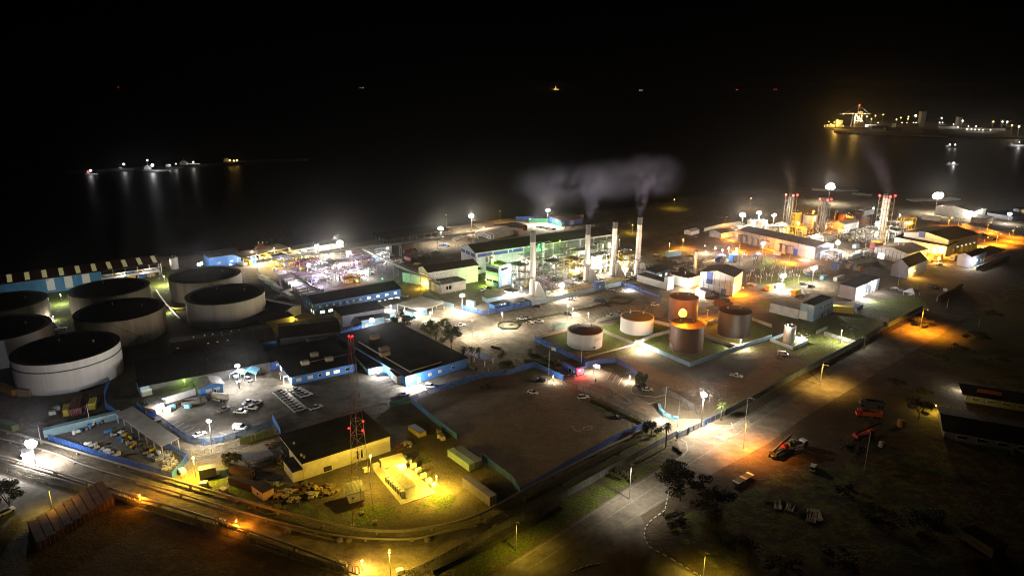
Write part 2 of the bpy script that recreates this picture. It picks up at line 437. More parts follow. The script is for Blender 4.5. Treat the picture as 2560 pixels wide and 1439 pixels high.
mat('asphalt', (.15, .135, .11), .9, .6, .16, bump=.5, dirt=.65)
mat('asphalt_pale', (.22, .19, .145), .9, .5, .16, bump=.5, dirt=.55)
mat('paving', (.19, .155, .115), .9, .6, .2, bump=.6, dirt=.7)
mat('road_mat', (.20, .18, .15), .9, .5, .16, bump=.4, dirt=.5)
mat('kerb_mat', (.36, .34, .29), .9, .25, .6, dirt=.3)
def gp(pts, z=0): return [G(*p, z) for p in pts]
def sheet(name, pts, m, z): return struct(name, MB().sheet(gp(pts), z), m)
# main road: a strip along two edge lines
sheet('main_road', [(1215, 1445), (1480, 1276), (1580, 1211), (1670, 1158), (1806, 1075), (2000, 958), (2150, 868), (2260, 812), (2330, 778), (2420, 790), (2330, 850), (2180, 940), (2000, 1050), (1920, 1108), (1805, 1170), (1670, 1247), (1430, 1392), (1345, 1445)], 'road_mat', .0)
sheet('side_road', [(1345, 1445), (1430, 1392), (1600, 1288), (1612, 1310), (1609, 1335), (1622, 1362), (1680, 1395), (1760, 1445)], 'road_mat', -.02)
sheet('entry_road', [(1440, 962), (1445, 975), (1560, 1025), (1640, 1070), (1692, 1100), (1706, 1141), (1722, 1128), (1800, 1082), (1850, 1062), (1790, 1060), (1745, 1046), (1700, 1046), (1655, 1030), (1590, 990), (1570, 962), (1545, 938), (1500, 922), (1462, 925), (1380, 900), (1330, 915)], 'asphalt_pale', .02)
sheet('car_park', [(1004, 748), (1045, 738), (1100, 752), (1156, 778), (1200, 792), (1330, 770), (1560, 718), (1690, 752), (1655, 792), (1560, 796), (1530, 812), (1420, 828), (1340, 845), (1338, 880), (1420, 912), (1330, 920), (1230, 905), (1170, 862), (1090, 812), (1000, 790)], 'asphalt_pale', .0)
sheet('front_yard', [(395, 1062), (500, 1114), (600, 1090), (690, 1068), (985, 1000), (1230, 938), (1240, 905), (1180, 918), (1015, 968), (970, 940), (900, 935), (735, 968), (690, 945), (560, 940), (490, 985)], 'asphalt', .0)
sheet('yard_road', [(600, 712), (640, 700), (760, 780), (800, 800), (850, 790), (1010, 765), (1005, 790), (850, 838), (720, 810), (690, 790)], 'asphalt', .0)
sheet('back_road', [(1780, 768), (1870, 742), (2090, 690), (2130, 675), (2200, 660), (2220, 668), (2100, 705), (1880, 758), (1800, 785)], 'asphalt', .0)
sheet('works_road', [(1700, 615), (1830, 610), (2060, 660), (2110, 672), (2090, 688), (1900, 640), (1700, 640)], 'paving', .0)
sheet('plant_floor', [(1180, 770), (1250, 735), (1330, 700), (1480, 640), (1620, 660), (1640, 690), (1570, 712), (1330, 764), (1210, 790)], 'concrete_dark', -.02)
sheet('process_floor', [(660, 690), (620, 650), (940, 600), (1010, 690), (1000, 705), (830, 740)], 'concrete_dark', -.02)
sheet('depot_yard', [(2150, 660), (2330, 640), (2440, 620), (2480, 575), (2560, 575), (2560, 615), (2450, 655), (2250, 680)], 'paving', .0)
sheet('service_road', [(90, 1118), (420, 1212), (830, 1352), (1020, 1362), (1130, 1335), (1080, 1380), (940, 1439), (880, 1439), (520, 1310), (100, 1185), (0, 1150), (0, 1130)], 'paving', .0)
sheet('quay_yard', [(1180, 560), (1310, 552), (1420, 548), (1410, 575), (1300, 592), (1240, 600)], 'concrete', .0)
sheet('storage_yard', [(120, 1098), (250, 1020), (320, 1035), (415, 1130), (470, 1150), (430, 1196)], 'concrete_dark', .0)
sheet('lower_street', [(0, 1180), (110, 1210), (200, 1245), (120, 1275), (70, 1300), (0, 1320)], 'asphalt', .0)

mat('line_worn', (.30, .28, .235), .85, .45, .8)
def stripe(mb, a, b, w=.16, z=.05):
    a, b = G(*a), G(*b); d = (b - a).normalized(); n = Vector((-d.y, d.x, 0)) * w
    mb.sheet([a + n, a - n, b - n, b + n], z)
m = MB()
stripe(m, (1283, 1408), (1480, 1283)); stripe(m, (1480, 1283), (1700, 1143)); stripe(m, (1300, 1436), (1555, 1270), .12); stripe(m, (1555, 1270), (1805, 1106), .12)
stripe(m, (1670, 1180), (1720, 1150), .12); stripe(m, (1805, 1106), (2160, 888), .12); stripe(m, (1400, 1408), (1670, 1240), .1); stripe(m, (1850, 1060), (2150, 875), .1)
m.sheet(gp([(1780, 1088), (1812, 1102), (1850, 1082), (1810, 1090)]), .05)
stripe(m, (1735, 1090), (1775, 1108), .15); stripe(m, (1588, 988), (1620, 1010), .15); stripe(m, (1620, 1010), (1655, 998), .12)
m.sheet(gp([(1612, 1002), (1624, 1011), (1650, 1000), (1624, 1007)]), .05)
stripe(m, (1440, 950), (1475, 965), .1)
struct('road_marking', m, 'line_worn')
m = MB()
for i in range(24):     # rows of bays in the big car park
    t = i / 23
    x = 1262 + t * 270; y = 813 - t * 66
    stripe(m, (x, y), (x + 12, y + 6.5), .09)
for i in range(22):
    t = i / 21; x = 1345 + t * 230; y = 821 - t * 56
    stripe(m, (x, y), (x + 13, y + 7), .09)
for i in range(20):
    t = i / 19; x = 1285 + t * 250; y = 782 - t * 56
    stripe(m, (x, y), (x + 11, y + 6), .09)
for i in range(10):
    t = i / 9; x = 1145 + t * 85; y = 822 + t * 40
    stripe(m, (x, y), (x + 22, y - 7), .09)
for i in range(9):
    t = i / 8; x = 1062 + t * 150; y = 972 - t * 38
    stripe(m, (x, y), (x + 14, y + 8), .09)
for i in range(6):
    stripe(m, (930 + i * 10, 945 + i * 6), (965 + i * 10, 935 + i * 6), .09)
for i in range(5):
    stripe(m, (425 + i * 13, 1064 + i * 5), (447 + i * 13, 1052 + i * 5), .09)
for i in range(4):
    stripe(m, (1517 + i * 14, 948 + i * 7), (1528 + i * 14, 930 + i * 7), .12)
stripe(m, (548, 1080), (585, 1092), .09); stripe(m, (585, 1068), (640, 1085), .09)
for i in range(12):
    a = i / 11 * 2.2 - 1.1
    if i: stripe(m, (1600 + 18 * math.cos(pa), 768 + 9 * math.sin(pa)), (1600 + 18 * math.cos(a), 768 + 9 * math.sin(a)), .12)
    pa = a
struct('bay_marking', m, 'line_white')
m = MB()
for i in range(4):
    stripe(m, (1028 + i * 12, 983 - i * 3), (1040 + i * 12, 990 - i * 3), .3)
stripe(m, (1160, 838), (1250, 893), .12); stripe(m, (1200, 945), (1222, 930), .15); stripe(m, (1222, 930), (1221, 922), .15)
struct('yellow_marking', m, 'line_yellow')
m = MB()      # white outline drawn on the dirt lot: a heart-like loop and scrawled strokes
pts = [(1457, 1070), (1462, 1066), (1469, 1067), (1474, 1064), (1480, 1066), (1480, 1070), (1474, 1073), (1466, 1074), (1459, 1073), (1457, 1070)]
for a, b in zip(pts, pts[1:]): stripe(m, a, b, .16)
for a, b in [((1433, 1073), (1442, 1078)), ((1442, 1078), (1457, 1079)), ((1427, 1064), (1437, 1066)), ((1430, 1070), (1440, 1072)), ((1445, 1076), (1454, 1073))]: stripe(m, a, b, .14)
struct('ground_drawing', m, 'line_white')
def kerb(name, pts, m='kerb_mat', w=.25, h=.14, dash=None):
    b = MB(); q = gp(pts); k = 0
    for a, c in zip(q, q[1:]):
        d = c - a; ln = d.length; d.normalize(); n = Vector((-d.y, d.x, 0)) * w / 2; s = 0
        step = dash or ln
        while s < ln - .01:
            e = min(s + step * (.55 if dash else 1), ln); p0, p1 = a + d * s, a + d * e
            b.hexa([p0 + n, p0 - n, p1 - n, p1 + n], [v + Vector((0, 0, h)) for v in (p0 + n, p0 - n, p1 - n, p1 + n)]); s += step
    return struct(name, b, m)
kerb('kerb', [(1672, 1225), (1662, 1275), (1628, 1300), (1613, 1318), (1610, 1340), (1622, 1365), (1680, 1397), (1750, 1439), (1800, 1470)], 'line_white', .3, .16, 2.2)
kerb('kerb', [(1430, 1428), (1470, 1412), (1505, 1407)], 'line_white', .3, .16, 2.2)
kerb('kerb', [(1705, 1141), (1719, 1125), (1716, 1108), (1702, 1096)], 'kerb_mat', .4)
kerb('kerb', [(1790, 1070), (1812, 1074), (1832, 1068), (1828, 1056)], 'kerb_mat', .4)
kerb('kerb', [(1470, 967), (1490, 972), (1530, 990), (1565, 1007), (1578, 1006), (1570, 998), (1530, 972), (1500, 960), (1475, 958), (1470, 967)], 'kerb_mat', .4)
struct('traffic_island', MB().prism(gp([(1471, 966), (1490, 971), (1530, 989), (1564, 1006), (1577, 1005), (1569, 998), (1530, 973), (1500, 961), (1476, 959)]), 0, .1), 'paving')
kerb('kerb', [(1590, 955), (1577, 970), (1580, 982), (1600, 988), (1640, 992), (1662, 987)], 'kerb_mat', .4)
kerb('kerb', [(1240, 810), (1243, 820), (1262, 824), (1292, 822), (1300, 812)], 'kerb_mat', .4)
kerb('kerb', [(1225, 862), (1250, 866), (1262, 880), (1255, 892), (1240, 893)], 'line_yellow', .4)

# ================================================================== BUILDINGS
def foot(C, Rr, L, z=0.0, ang=None):
    c, r, l = G(*C, z), G(*Rr, z), G(*L, z)
    if ang == 'L': ang = math.atan2(l.y - c.y, l.x - c.x) - math.pi / 2
    a = math.atan2(r.y - c.y, r.x - c.x) if ang is None else ang
    u = Vector((math.cos(a), math.sin(a), 0)); v = Vector((-u.y, u.x, 0))
    return Vector((c.x, c.y, 0)), a, max(1.5, (r - c).dot(u)), max(1.5, (l - c).dot(v))
def windows(root, w, d, rows):
    for face, n, s0, s1, zc, ww, hh, m in rows:
        for i in range(n):
            t = s0 + (s1 - s0) * (i + .5) / n
            fr, pn = MB(), MB()
            nm = 'door' if hh >= 2 * ww * .9 and zc - hh / 2 < .3 else 'window'
            if face == 'R':
                x = t * w; fr.box(x - ww / 2, x + ww / 2, -.10, .02, zc - hh / 2, zc + hh / 2); pn.box(x - ww / 2 + .1, x + ww / 2 - .1, -.13, -.06, zc - hh / 2 + .1, zc + hh / 2 - .1)
            elif face == 'L':
                y = t * d; fr.box(-.10, .02, y - ww / 2, y + ww / 2, zc - hh / 2, zc + hh / 2); pn.box(-.13, -.06, y - ww / 2 + .1, y + ww / 2 - .1, zc - hh / 2 + .1, zc + hh / 2 - .1)
            else:
                y = t * d; fr.box(w - .02, w + .10, y - ww / 2, y + ww / 2, zc - hh / 2, zc + hh / 2); pn.box(w + .06, w + .13, y - ww / 2 + .1, y + ww / 2 - .1, zc - hh / 2 + .1, zc + hh / 2 - .1)
            f = fr.build(nm, 'white_paint', root); pn.build('pane', m, f)
def bldg(name, label, cat, C, Rr, L, h, wall='blue_paint', roof='roof_dark', kind='flat', axis='x', rise=2.0, over=.4, win=(), z=0.0, ang=None, w=None, d=None, base=0.0, group=None, open_sides=False, plinth=None):
    O, a, fw, fd = foot(C, Rr, L, z, ang)
    w = w or fw; d = d or fd
    root = thing(name, label, cat, (O.x, O.y, base), a, group)
    wb = MB()
    if open_sides:
        fr = None
        nx_, ny_ = max(2, int(w / 6) + 1), max(2, int(d / 6) + 1)
        for i in range(nx_):
            for j in range(ny_):
                if 0 < i < nx_ - 1 and 0 < j < ny_ - 1: continue
                x, y = w * i / (nx_ - 1), d * j / (ny_ - 1)
                MB().box(x - .15, x + .15, y - .15, y + .15, 0, h).build('post', wall, root)
    else:
        wb.box(0, w, 0, d, 0, h)
    rb = MB(); o = over; t = .22
    if kind == 'flat':
        rb.box(-o, w + o, -o, d + o, h, h + .3)
    elif kind == 'parapet':
        rb.box(.3, w - .3, .3, d - .3, h - .02, h + .05); 
        for q in ((-.06, w + .06, -.06, .3), (-.06, w + .06, d - .3, d + .06), (-.06, .3, .3, d - .3), (w - .3, w + .06, .3, d - .3)): wb.box(*q, h, h + .6)
    elif kind == 'shed':
        # axis y: rises from the front face (y=0) to the back; axis x: from x=0 to x=w
        def zz(x, y): return h + rise * ((y / d) if axis == 'y' else (x / w))
        p = [(-o, -o), (w + o, -o), (w + o, d + o), (-o, d + o)]
        rb.hexa([(x, y, zz(x, y)) for x, y in p], [(x, y, zz(x, y) + t) for x, y in p])
        if not open_sides:
            q = [(0, 0), (w, 0), (w, d), (0, d)]
            wb.add([(x, y, h) for x, y in q] + [(x, y, zz(x, y)) for x, y in q], [(0, 1, 5, 4), (1, 2, 6, 5), (2, 3, 7, 6), (3, 0, 4, 7)])
    elif kind == 'gable':
        for s in (0, 1):
            if axis == 'x':
                e = -o if s == 0 else d + o; ez = h - rise * o / (d / 2)
                p = [(-o, e, ez), (w + o, e, ez), (w + o, d / 2, h + rise), (-o, d / 2, h + rise)]
            else:
                e = -o if s == 0 else w + o; ez = h - rise * o / (w / 2)
                p = [(e, -o, ez), (e, d + o, ez), (w / 2, d + o, h + rise), (w / 2, -o, h + rise)]
            rb.hexa([(x, y, q + .04) for x, y, q in p], [(x, y, q + t) for x, y, q in p])
        if not open_sides:
            if axis == 'x':
                for x in (.0, w): wb.add([(x, 0, h), (x, d, h), (x, d / 2, h + rise)], [(0, 1, 2)])
            else:
                for y in (.0, d): wb.add([(0, y, h), (w, y, h), (w / 2, y, h + rise)], [(0, 1, 2)])
    if wb.v: wb.build('wall', wall, root)
    if plinth:
        MB().box(-.08, w + .08, -.08, d + .08, 0, plinth[1]).build('plinth', plinth[0], root)
    rf = rb.build('roof', roof, root)
    windows(root, w, d, win)
    root['_w'] = w; root['_d'] = d; root['_h'] = h
    return root, w, d, rf
def strip_part(root, name, m, *q): return MB().box(*q).build(name, m, root)

# --- two-storey blue office block
b, w, d, rf = bldg('office_block', 'two-storey bright blue office block with lit windows beside the process yard', 'building', (789, 790), (1002, 750), (755, 768), HT(789, 790, 759), 'blue_paint', 'roof_dark', 'gable', 'x', 2.2, .7,
 [('R', 4, .03, .40, 1.7, 2.6, 1.6, 'pane_white'), ('R', 2, .42, .55, 1.7, 2.6, 1.4, 'pane_dim'), ('R', 4, .57, .84, 1.7, 1.4, 1.1, 'pane_white'), ('R', 2, .84, .99, 1.7, 3.0, 1.5, 'pane_white'),
  ('R', 7, .02, .55, 4.8, 1.3, 1.2, 'pane_dim'), ('R', 4, .56, .99, 4.9, 2.0, 1.3, 'pane_white'), ('L', 3, .1, .8, 4.8, 1.3, 1.3, 'pane_dim'), ('L', 2, .05, .4, 1.6, 1.6, 1.6, 'pane_white')])
h = b['_h']; strip_part(b, 'ledge', 'sheet_grey', -.12, w + .12, -.2, -.02, h * .5 - .1, h * .5 + .1)
for i in range(7): strip_part(b, 'air_conditioner', 'white_paint', w * (.08 + .1 * i) - .4, w * (.08 + .1 * i) + .4, -.45, -.03, 3.5, 4.0)
# --- grey-blue annex with the bright floodlight on its front
b, w, d, rf = bldg('annex', 'grey blue flat-roofed annex with a floodlight on its front wall', 'building', (857, 817), (962, 798), (842, 806), HT(857, 817, 789), 'sheet_dim', 'roof_dark', 'flat', 'x', win=[('L', 2, .1, .9, 2.0, .9, 1.2, 'pane_dim')], d=14)
bldg('annex_wing', 'low pale blue wing lit by the floodlight beside the grey annex', 'building', (905, 822), (962, 812), (893, 818), 4.6, 'blue_pale', 'roof_dark', 'flat', d=5, win=[('R', 1, .1, .3, 1.4, 1.2, 2.6, 'pane_dim')])
# --- admin complex with black roofs
b, w, d, rf = bldg('admin_wing', 'long blue office wing with flat black roof and porch facing the front car yard', 'building', (730, 963), (893, 927), (701, 934), HT(730, 963, 941), 'blue_paint', 'roof_dark', 'flat', over=.8,
 win=[('R', 1, .05, .16, 1.9, 2.2, 1.5, 'pane_dim'), ('R', 1, .22, .33, 1.9, 2.2, 1.5, 'pane_dim'), ('R', 1, .38, .46, 1.9, 1.4, 1.4, 'glass_dark'), ('R', 1, .5, .58, 1.9, 1.6, 1.5, 'pane_warm'), ('R', 1, .62, .74, 1.9, 2.8, 1.5, 'pane_warm'), ('R', 1, .8, .9, 1.9, 2.2, 1.4, 'glass_dark'), ('L', 1, .2, .8, 1.5, 2.4, 2.4, 'pane_white')], d=34)
for x, y in ((.30, .24), (.52, .45), (.66, .2)):
    u = MB().box(w * x - 1.6, w * x + 1.6, d * y, d * y + 2.2, b['_h'] + .3, b['_h'] + 1.9).build('roof_unit', 'concrete_pale', rf)
MB().tube([(w * .25, d * .3, b['_h'] + .55), (w * .98, d * .3, b['_h'] + .55)], .12, 6).build('roof_pipe', 'concrete_pale', rf)
h = b['_h']
pr = MB().box(-2.6, -.5, 3, 9, 3.2, 3.4).build('porch_roof', 'white_paint', b)
for y in (3.2, 8.8): MB().box(-2.5, -2.35, y - .08, y + .08, 0, 3.2).build('porch_post', 'white_paint', b)
b, w, d, rf = bldg('admin_block', 'large black flat-roofed admin block with blue walls beside the palm-lined road', 'building', (1015, 966), (1168, 918), (1010, 900), 4.6, 'blue_paint', 'roof_dark', 'flat', over=.6, d=62,
 win=[('R', 1, .16, .24, 1.3, 1.5, 2.5, 'pane_white'), ('R', 2, .3, .62, 2.2, 1.6, 1.3, 'pane_dim'), ('R', 1, .68, .82, 2.2, 1.2, 1.2, 'glass_dark'), ('B', 6, .05, .8, 2.2, 1.6, 1.3, 'glass_dark')])
for x0, x1, y0 in ((.30, .44, .72), (.08, .2, .38), (.16, .28, .46)):
    MB().box(w * x0, w * x0 + 4.2, d * y0, d * y0 + 2.6, b['_h'] + .3, b['_h'] + 2.0).build('roof_unit', 'concrete_pale', rf)
MB().box(w * .1, w * .1 + .35, 1, d * .75, b['_h'] + .3, b['_h'] + .75).build('roof_ridge', 'concrete_pale', rf)
MB().box(w * .1 + .6, w * .62, 2.2, 2.5, b['_h'] + .3, b['_h'] + .6).build('roof_gutter', 'concrete_pale', rf)
b, w, d, rf = bldg('entrance_block', 'pale blue entrance block with two big lit windows between the black-roofed wings', 'building', (922, 937), (972, 927), (905, 921), HT(922, 937, 920), 'canvas_blue', 'roof_dark', 'flat', over=.9, win=[('R', 1, .12, .42, 1.9, 2.6, 1.8, 'pane_cool'), ('R', 1, .58, .9, 1.9, 2.8, 1.8, 'pane_cool'), ('L', 2, .1, .6, 1.9, 1.2, 1.4, 'pane_dim')], d=22)
bldg('store_box', 'small flat-roofed blue box building at the corner of the admin block parking', 'building', (993, 960), (1015, 955), (984, 951), 3.8, 'sheet_grey', 'roof_dark', 'flat', over=.5, d=7)
# --- long workshop with roof lights, left of the admin complex
O1, O2, O3 = (432, 893), (690, 851), (413, 850)
b, w, d, rf = bldg('workshop_hall', 'long low workshop with ridged brown roof dotted with small lit skylights', 'building', O1, O2, O3, 4.5, 'blue_paint', 'roof_brown', 'gable', 'x', 2.3, .3, z=4.5, win=[('L', 2, .1, .5, 1.6, 1.4, 1.4, 'pane_white')])
for i, t in enumerate((.05, .34, .43, .53)):
    y = d * .26; zc = 4.5 + 2.3 * .52 + .22
    MB().box(w * t, w * t + .7, y, y + 1.5, zc - .1, zc + .18).build('skylight', 'skylight_lit' if i < 4 else 'pane_dim', rf)
for i, t in enumerate((.22, .33, .41, .50, .60, .68, .78)):
    y = d * .72; zc = 4.5 + 2.3 * .56 + .2
    MB().box(w * t, w * t + .6, y, y + 1.4, zc - .15, zc + .2).build('skylight', 'skylight_lit' if i in (0, 1, 2, 4) else 'concrete_pale', rf)
b, w, d, rf = bldg('front_workshop', 'wide workshop with plain black roof between skylight hall and front yard', 'building', (349, 966), (674, 904), (330, 913), 4.4, 'steel_dark', 'roof_dark', 'shed', 'y', 1.6, .5, z=4.4)  # shadow under the roof edge is put into the dark wall colour
b, w, d, rf = bldg('blue_workshop_front', 'blue workshop front with large shutter under the black roof in the left yard', 'building', (354, 992), (426, 975), (346, 975), 4.2, 'blue_pale', 'roof_dark', 'flat', over=.2, d=9, win=[('R', 1, .05, .35, 1.4, 3.6, 2.7, 'pane_dim')])
b, w, d, rf = bldg('blue_canteen', 'deep blue single-storey block with lit door behind the orange-edged canopy', 'building', (676, 926), (748, 908), (668, 915), 3.8, 'blue_deep', 'roof_dark', 'flat', over=.6, d=12, win=[('R', 1, .2, .42, 2.0, 2.6, 1.2, 'pane_dim'), ('R', 1, .5, .62, 1.2, 1.2, 2.3, 'pane_cool'), ('R', 1, .72, .95, 2.0, 2.4, 1.2, 'pane_cool')])
bldg('red_canopy', 'low rusty red canopy roof beside the deep blue canteen block', 'canopy', (588, 940), (672, 918), (580, 930), 3.0, 'steel_dark', 'roof_rust', 'shed', 'y', .6, .3, open_sides=True, d=5)
bldg('dark_warehouse', 'black-roofed warehouse behind the beige hut with shed window lights', 'building', (700, 845), (850, 828), (672, 812), 5.0, 'steel_dark', 'roof_dark', 'gable', 'x', 2.0, .5, z=5.0)
bldg('beige_hut', 'beige rendered flat-roofed hut among black roofs in the works centre', 'building', (778, 868), (831, 853), (765, 852), HT(778, 868, 851), 'concrete_pale', 'roof_grey', 'flat', over=.2, win=[('R', 2, .3, .9, 2.0, 1.2, 1.2, 'glass_dark')])
bldg('barrel_store', 'black gable-roofed store with white end wall between tank and office block', 'building', (712, 800), (730, 793), (640, 728), 4.5, 'sheet_white', 'roof_dark', 'gable', 'y', 1.6, .5, w=12)
bldg('dark_store', 'plain dark store with pale front kerb below the white-ended barrel store', 'building', (668, 822), (735, 808), (640, 800), 4.0, 'concrete_dark', 'roof_dark', 'flat', over=.3)
# --- guard house and yard boxes in the front yard
b, w, d, rf = bldg('guard_house', 'small blue gabled guard house with wall lamp in the front car yard', 'building', (503, 993), (559, 980), (492, 975), 3.8, 'blue_paint', 'roof_grey', 'gable', 'y', 1.5, .8, win=[('R', 2, .18, .92, 2.2, 2.2, 1.2, 'pane_dim'), ('R', 1, .55, .72, 1.2, 1.0, 2.2, 'glass_dark')], d=8)
bldg('white_portable', 'white flat-roofed portable cabin with floodlight at the end of the yard wall', 'cabin', (375, 1031), (412, 1021), (355, 1014), HT(375, 1031, 1024) + 1.2, 'container_white', 'roof_grey', 'flat', over=.1, d=8)
bldg('pallet_shed', 'little wooden shed with tan flat roof beside the white portable cabin', 'shed', (392, 1040), (405, 1033), (374, 1029), 2.6, 'timber', 'roof_tan', 'flat', over=.2)
bldg('white_yard_wall', 'long white container-like store closing the back of the small work yard', 'store', (407, 1012), (490, 986), (401, 1003), HT(407, 1012, 996), 'container_white', 'roof_grey', 'flat', over=.05, d=3)
def canopy(label, C, w, d, h, rz, m, group=None):
    p = G(*C); t = thing('canopy_tent', label, 'canopy', (p.x, p.y, 0), rz, group)
    for x in (0, w):
        for y in (0, d): MB().box(x - .06, x + .06, y - .06, y + .06, 0, h).build('leg', 'white_paint', t)
    r = MB(); e = .3
    for s in (0, 1):
        y = -e if s == 0 else d + e
        q = [(-e, y, h), (w + e, y, h), (w + e, d / 2, h + 1.5), (-e, d / 2, h + 1.5)]
        r.hexa(q, [(a, c, z + .06) for a, c, z in q])
    r.build('canopy_roof', m, t); return t
canopy('white-topped carport canopy beside the tall yard lamp', (612, 951), 5.5, 6, 2.7, R(95), 'canvas_white')
canopy('light blue carport canopy next to the white-topped one', (640, 950), 6.5, 6, 2.7, R(95), 'canvas_blue')
# --- long blue hall at the far left with red-brown roof and roof-light strips
hz = 9.0
b, w, d, rf = bldg('blue_quay_hall', 'long blue quayside hall with red-brown roof and glowing roof-light strips', 'building', (-100, 724), (250, 678), (-100, 700), hz, 'blue_hall', 'roof_rust', 'gable', 'x', 3.2, .5, z=hz, d=22,
 win=[('R', 3, .55, .95, 5.0, 4.0, 7.0, 'pane_dim'), ('R', 3, .30, .9, 7.9, 1.2, .8, 'glass_dark')])
L_hall = w
b2, w2, d2, rf2 = bldg('open_store_hall', 'open-sided quay store with lit racks under the red-brown roof', 'building', (250, 678), (401, 657), (250, 660), hz, 'steel', 'roof_rust', 'gable', 'x', 3.2, .5, z=hz, d=22, open_sides=True)
for (r_, ww, n) in ((rf, w, 8), (rf2, w2, 4)):
    for i in range(n):
        x = ww * (i + .55) / n; y0, y1 = 1.0, 9.6
        z0, z1 = hz + 3.2 * y0 / 11 + .2, hz + 3.2 * y1 / 11 + .2
        q = [(x, y0, z0), (x + 2.4, y0, z0), (x + 2.4, y1, z1), (x, y1, z1)]
        MB().hexa(q, [(a, c, e + .12) for a, c, e in q]).build('roof_light', 'skylight_lit', r_)
for k in range(3):
    for i in range(5):
        x = 3 + i * (w2 - 6) / 5; mm = ('timber', 'scrap_pale', 'yellow_paint', 'tarp_blue')[(i + k) % 4]
        strip_part(b2, 'storage_rack', mm, x, x + (w2 - 6) / 5 - .8, 2 + k * 6, 4.5 + k * 6, .4 + .2 * k, 3.0 + k)
for k in (3.2, 6.2): strip_part(b2, 'mezzanine', 'steel', .5, w2 - .5, .5, 20, k, k + .2)
b, w, d, rf = bldg('quay_pump_house', 'blue pump house with grey lean-to roof and floodlight by the quay', 'building', (525, 672), (604, 660), (486, 655), 7.5, 'blue_paint', 'roof_grey', 'shed', 'y', 1.5, .4, d=14, win=[('R', 2, .1, .9, 3.2, 2.0, 1.2, 'pane_dim')])
b, w, d, rf = bldg('jetty_shed', 'long open jetty shed with ribbed tan roof and brightly lit pump row', 'building', (610, 668), (725, 641), (600, 655), 6.5, 'steel', 'roof_tan', 'shed', 'y', 1.0, .5, d=13, open_sides=True)
for i in range(9): strip_part(b, 'pump_block', ('scrap_pale', 'yellow_paint', 'blue_paint', 'silver_clad')[i % 4], 2 + i * w / 9.5, 2 + i * w / 9.5 + w / 16, 2, 9, .2, 2.2 + (i % 3))
b, w, d, rf = bldg('jetty_shed', 'lower white-walled jetty shed continuing behind the pipe bridge', 'building', (735, 640), (860, 618), (728, 630), 4.5, 'sheet_white', 'roof_grey', 'shed', 'y', .8, .4, d=9, win=[('R', 8, .04, .96, 2.3, 2.6, 1.6, 'pane_white')])
bldg('quay_fence_hall', 'bright blue sheeted quay wall building behind the tallest left floodlights', 'building', (790, 628), (845, 619), (784, 622), 4.5, 'blue_paint', 'blue_deep', 'flat', over=.1, d=4)
bldg('control_cabin', 'white cabin building with lit corner window under the pipe bridge', 'building', (888, 650), (980, 632), (872, 636), 5.5, 'sheet_white', 'roof_grey', 'flat', over=.3, win=[('R', 2, .1, .5, 3.2, 1.6, 1.6, 'pane_cool'), ('R', 1, .8, .95, 4.2, 2.2, 1.8, 'pane_white')], d=12)
bldg('dark_quay_shed', 'large dark open shed with steel edge beam near the shore', 'building', (968, 612), (1130, 588), (928, 603), 4.5, 'steel_green', 'roof_dark', 'flat', over=.2, d=26, open_sides=True)
bldg('orange_roofed_store', 'orange-lit gabled store above the quay yard', 'building', (1235, 598), (1287, 586), (1210, 585), 4.2, 'sheet_white', 'roof_pale', 'gable', 'x', 1.3, .4, win=[('R', 3, .2, .8, 2.2, 1.0, 1.0, 'pane_dim')])
bldg('low_quay_store', 'white low store with small lamp in front of the orange-lit store', 'building', (1228, 598), (1280, 587), (1222, 594), 3.4, 'sheet_white', 'roof_tan', 'shed', 'y', .8, .3, d=7)
bldg('brown_quay_shed', 'brown flat shed at the edge of the sandy quay yard', 'building', (1262, 583), (1318, 575), (1250, 572), 4.0, 'rust', 'roof_brown', 'flat', over=.2)
bldg('pink_cabin', 'pale pink and blue cabin beside the brown quay shed', 'cabin', (1298, 588), (1308, 584), (1280, 580), 4.0, 'pink_paint', 'roof_pale', 'flat', over=.1)
bldg('shore_store', 'blue fronted store with white doors on the dark shore', 'building', (1402, 566), (1456, 559), (1395, 557), 5.0, 'blue_deep', 'roof_brown', 'shed', 'y', 1.2, .3, d=18, win=[('R', 1, .02, .18, 2.0, 2.6, 3.6, 'blue_pale'), ('R', 2, .4, .6, 2.0, 2.2, 3.6, 'blue_pale')])
bldg('shore_hut', 'small brown hut behind the blue fronted shore store', 'hut', (1440, 550), (1459, 546), (1428, 546), 4.0, 'timber', 'roof_brown', 'flat', over=.2)
# --- main factory halls
hh = HT(1189, 684, 632)
b, w, d, rf = bldg('factory_hall', 'long tall factory hall with black gable roof and blue clerestory band', 'building', (1189, 632), (1530, 585), (1148, 617), hh, 'sheet_white', 'roof_brown', 'gable', 'x', 3.6, .5, z=hh)
for i in range(3): strip_part(b, 'clerestory', 'blue_deep', 1.5 + i * 12, 12.5 + i * 12, -.12, .02, hh - 3.2, hh - 1.0)
for i in range(3): strip_part(b, 'clerestory', 'blue_deep', -.12, .02, 1 + i * d / 3, 1 + i * d / 3 + d / 3 - 1.4, hh - 3.2, hh - 1.0)
strip_part(b, 'lit_window_band', 'pane_dim', 20, 31, -.1, .02, hh - 5.2, hh - 3.5)
for i in range(7): strip_part(b, 'lower_panel', 'steel_green', 38 + i * 12, 48.5 + i * 12, -.1, .02, 3, hh - 1.2)
MB().box(0, w, -.9, -.2, hh - .4, hh).build('gutter_walkway', 'steel', b)
hl = HT(1072, 724, 681)
b, w, d, rf = bldg('low_factory_hall', 'lower white hall with brown gable roof stepping down from factory hall', 'building', (1070, 681), (1195, 662), (1043, 669), hl, 'sheet_white', 'roof_brown', 'gable', 'x', 2.4, .4, z=hl, win=[('R', 6, .05, .5, hl - 2, .5, .9, 'glass_dark'), ('R', 1, .25, .4, 3, 5, 4, 'glass_dark')])
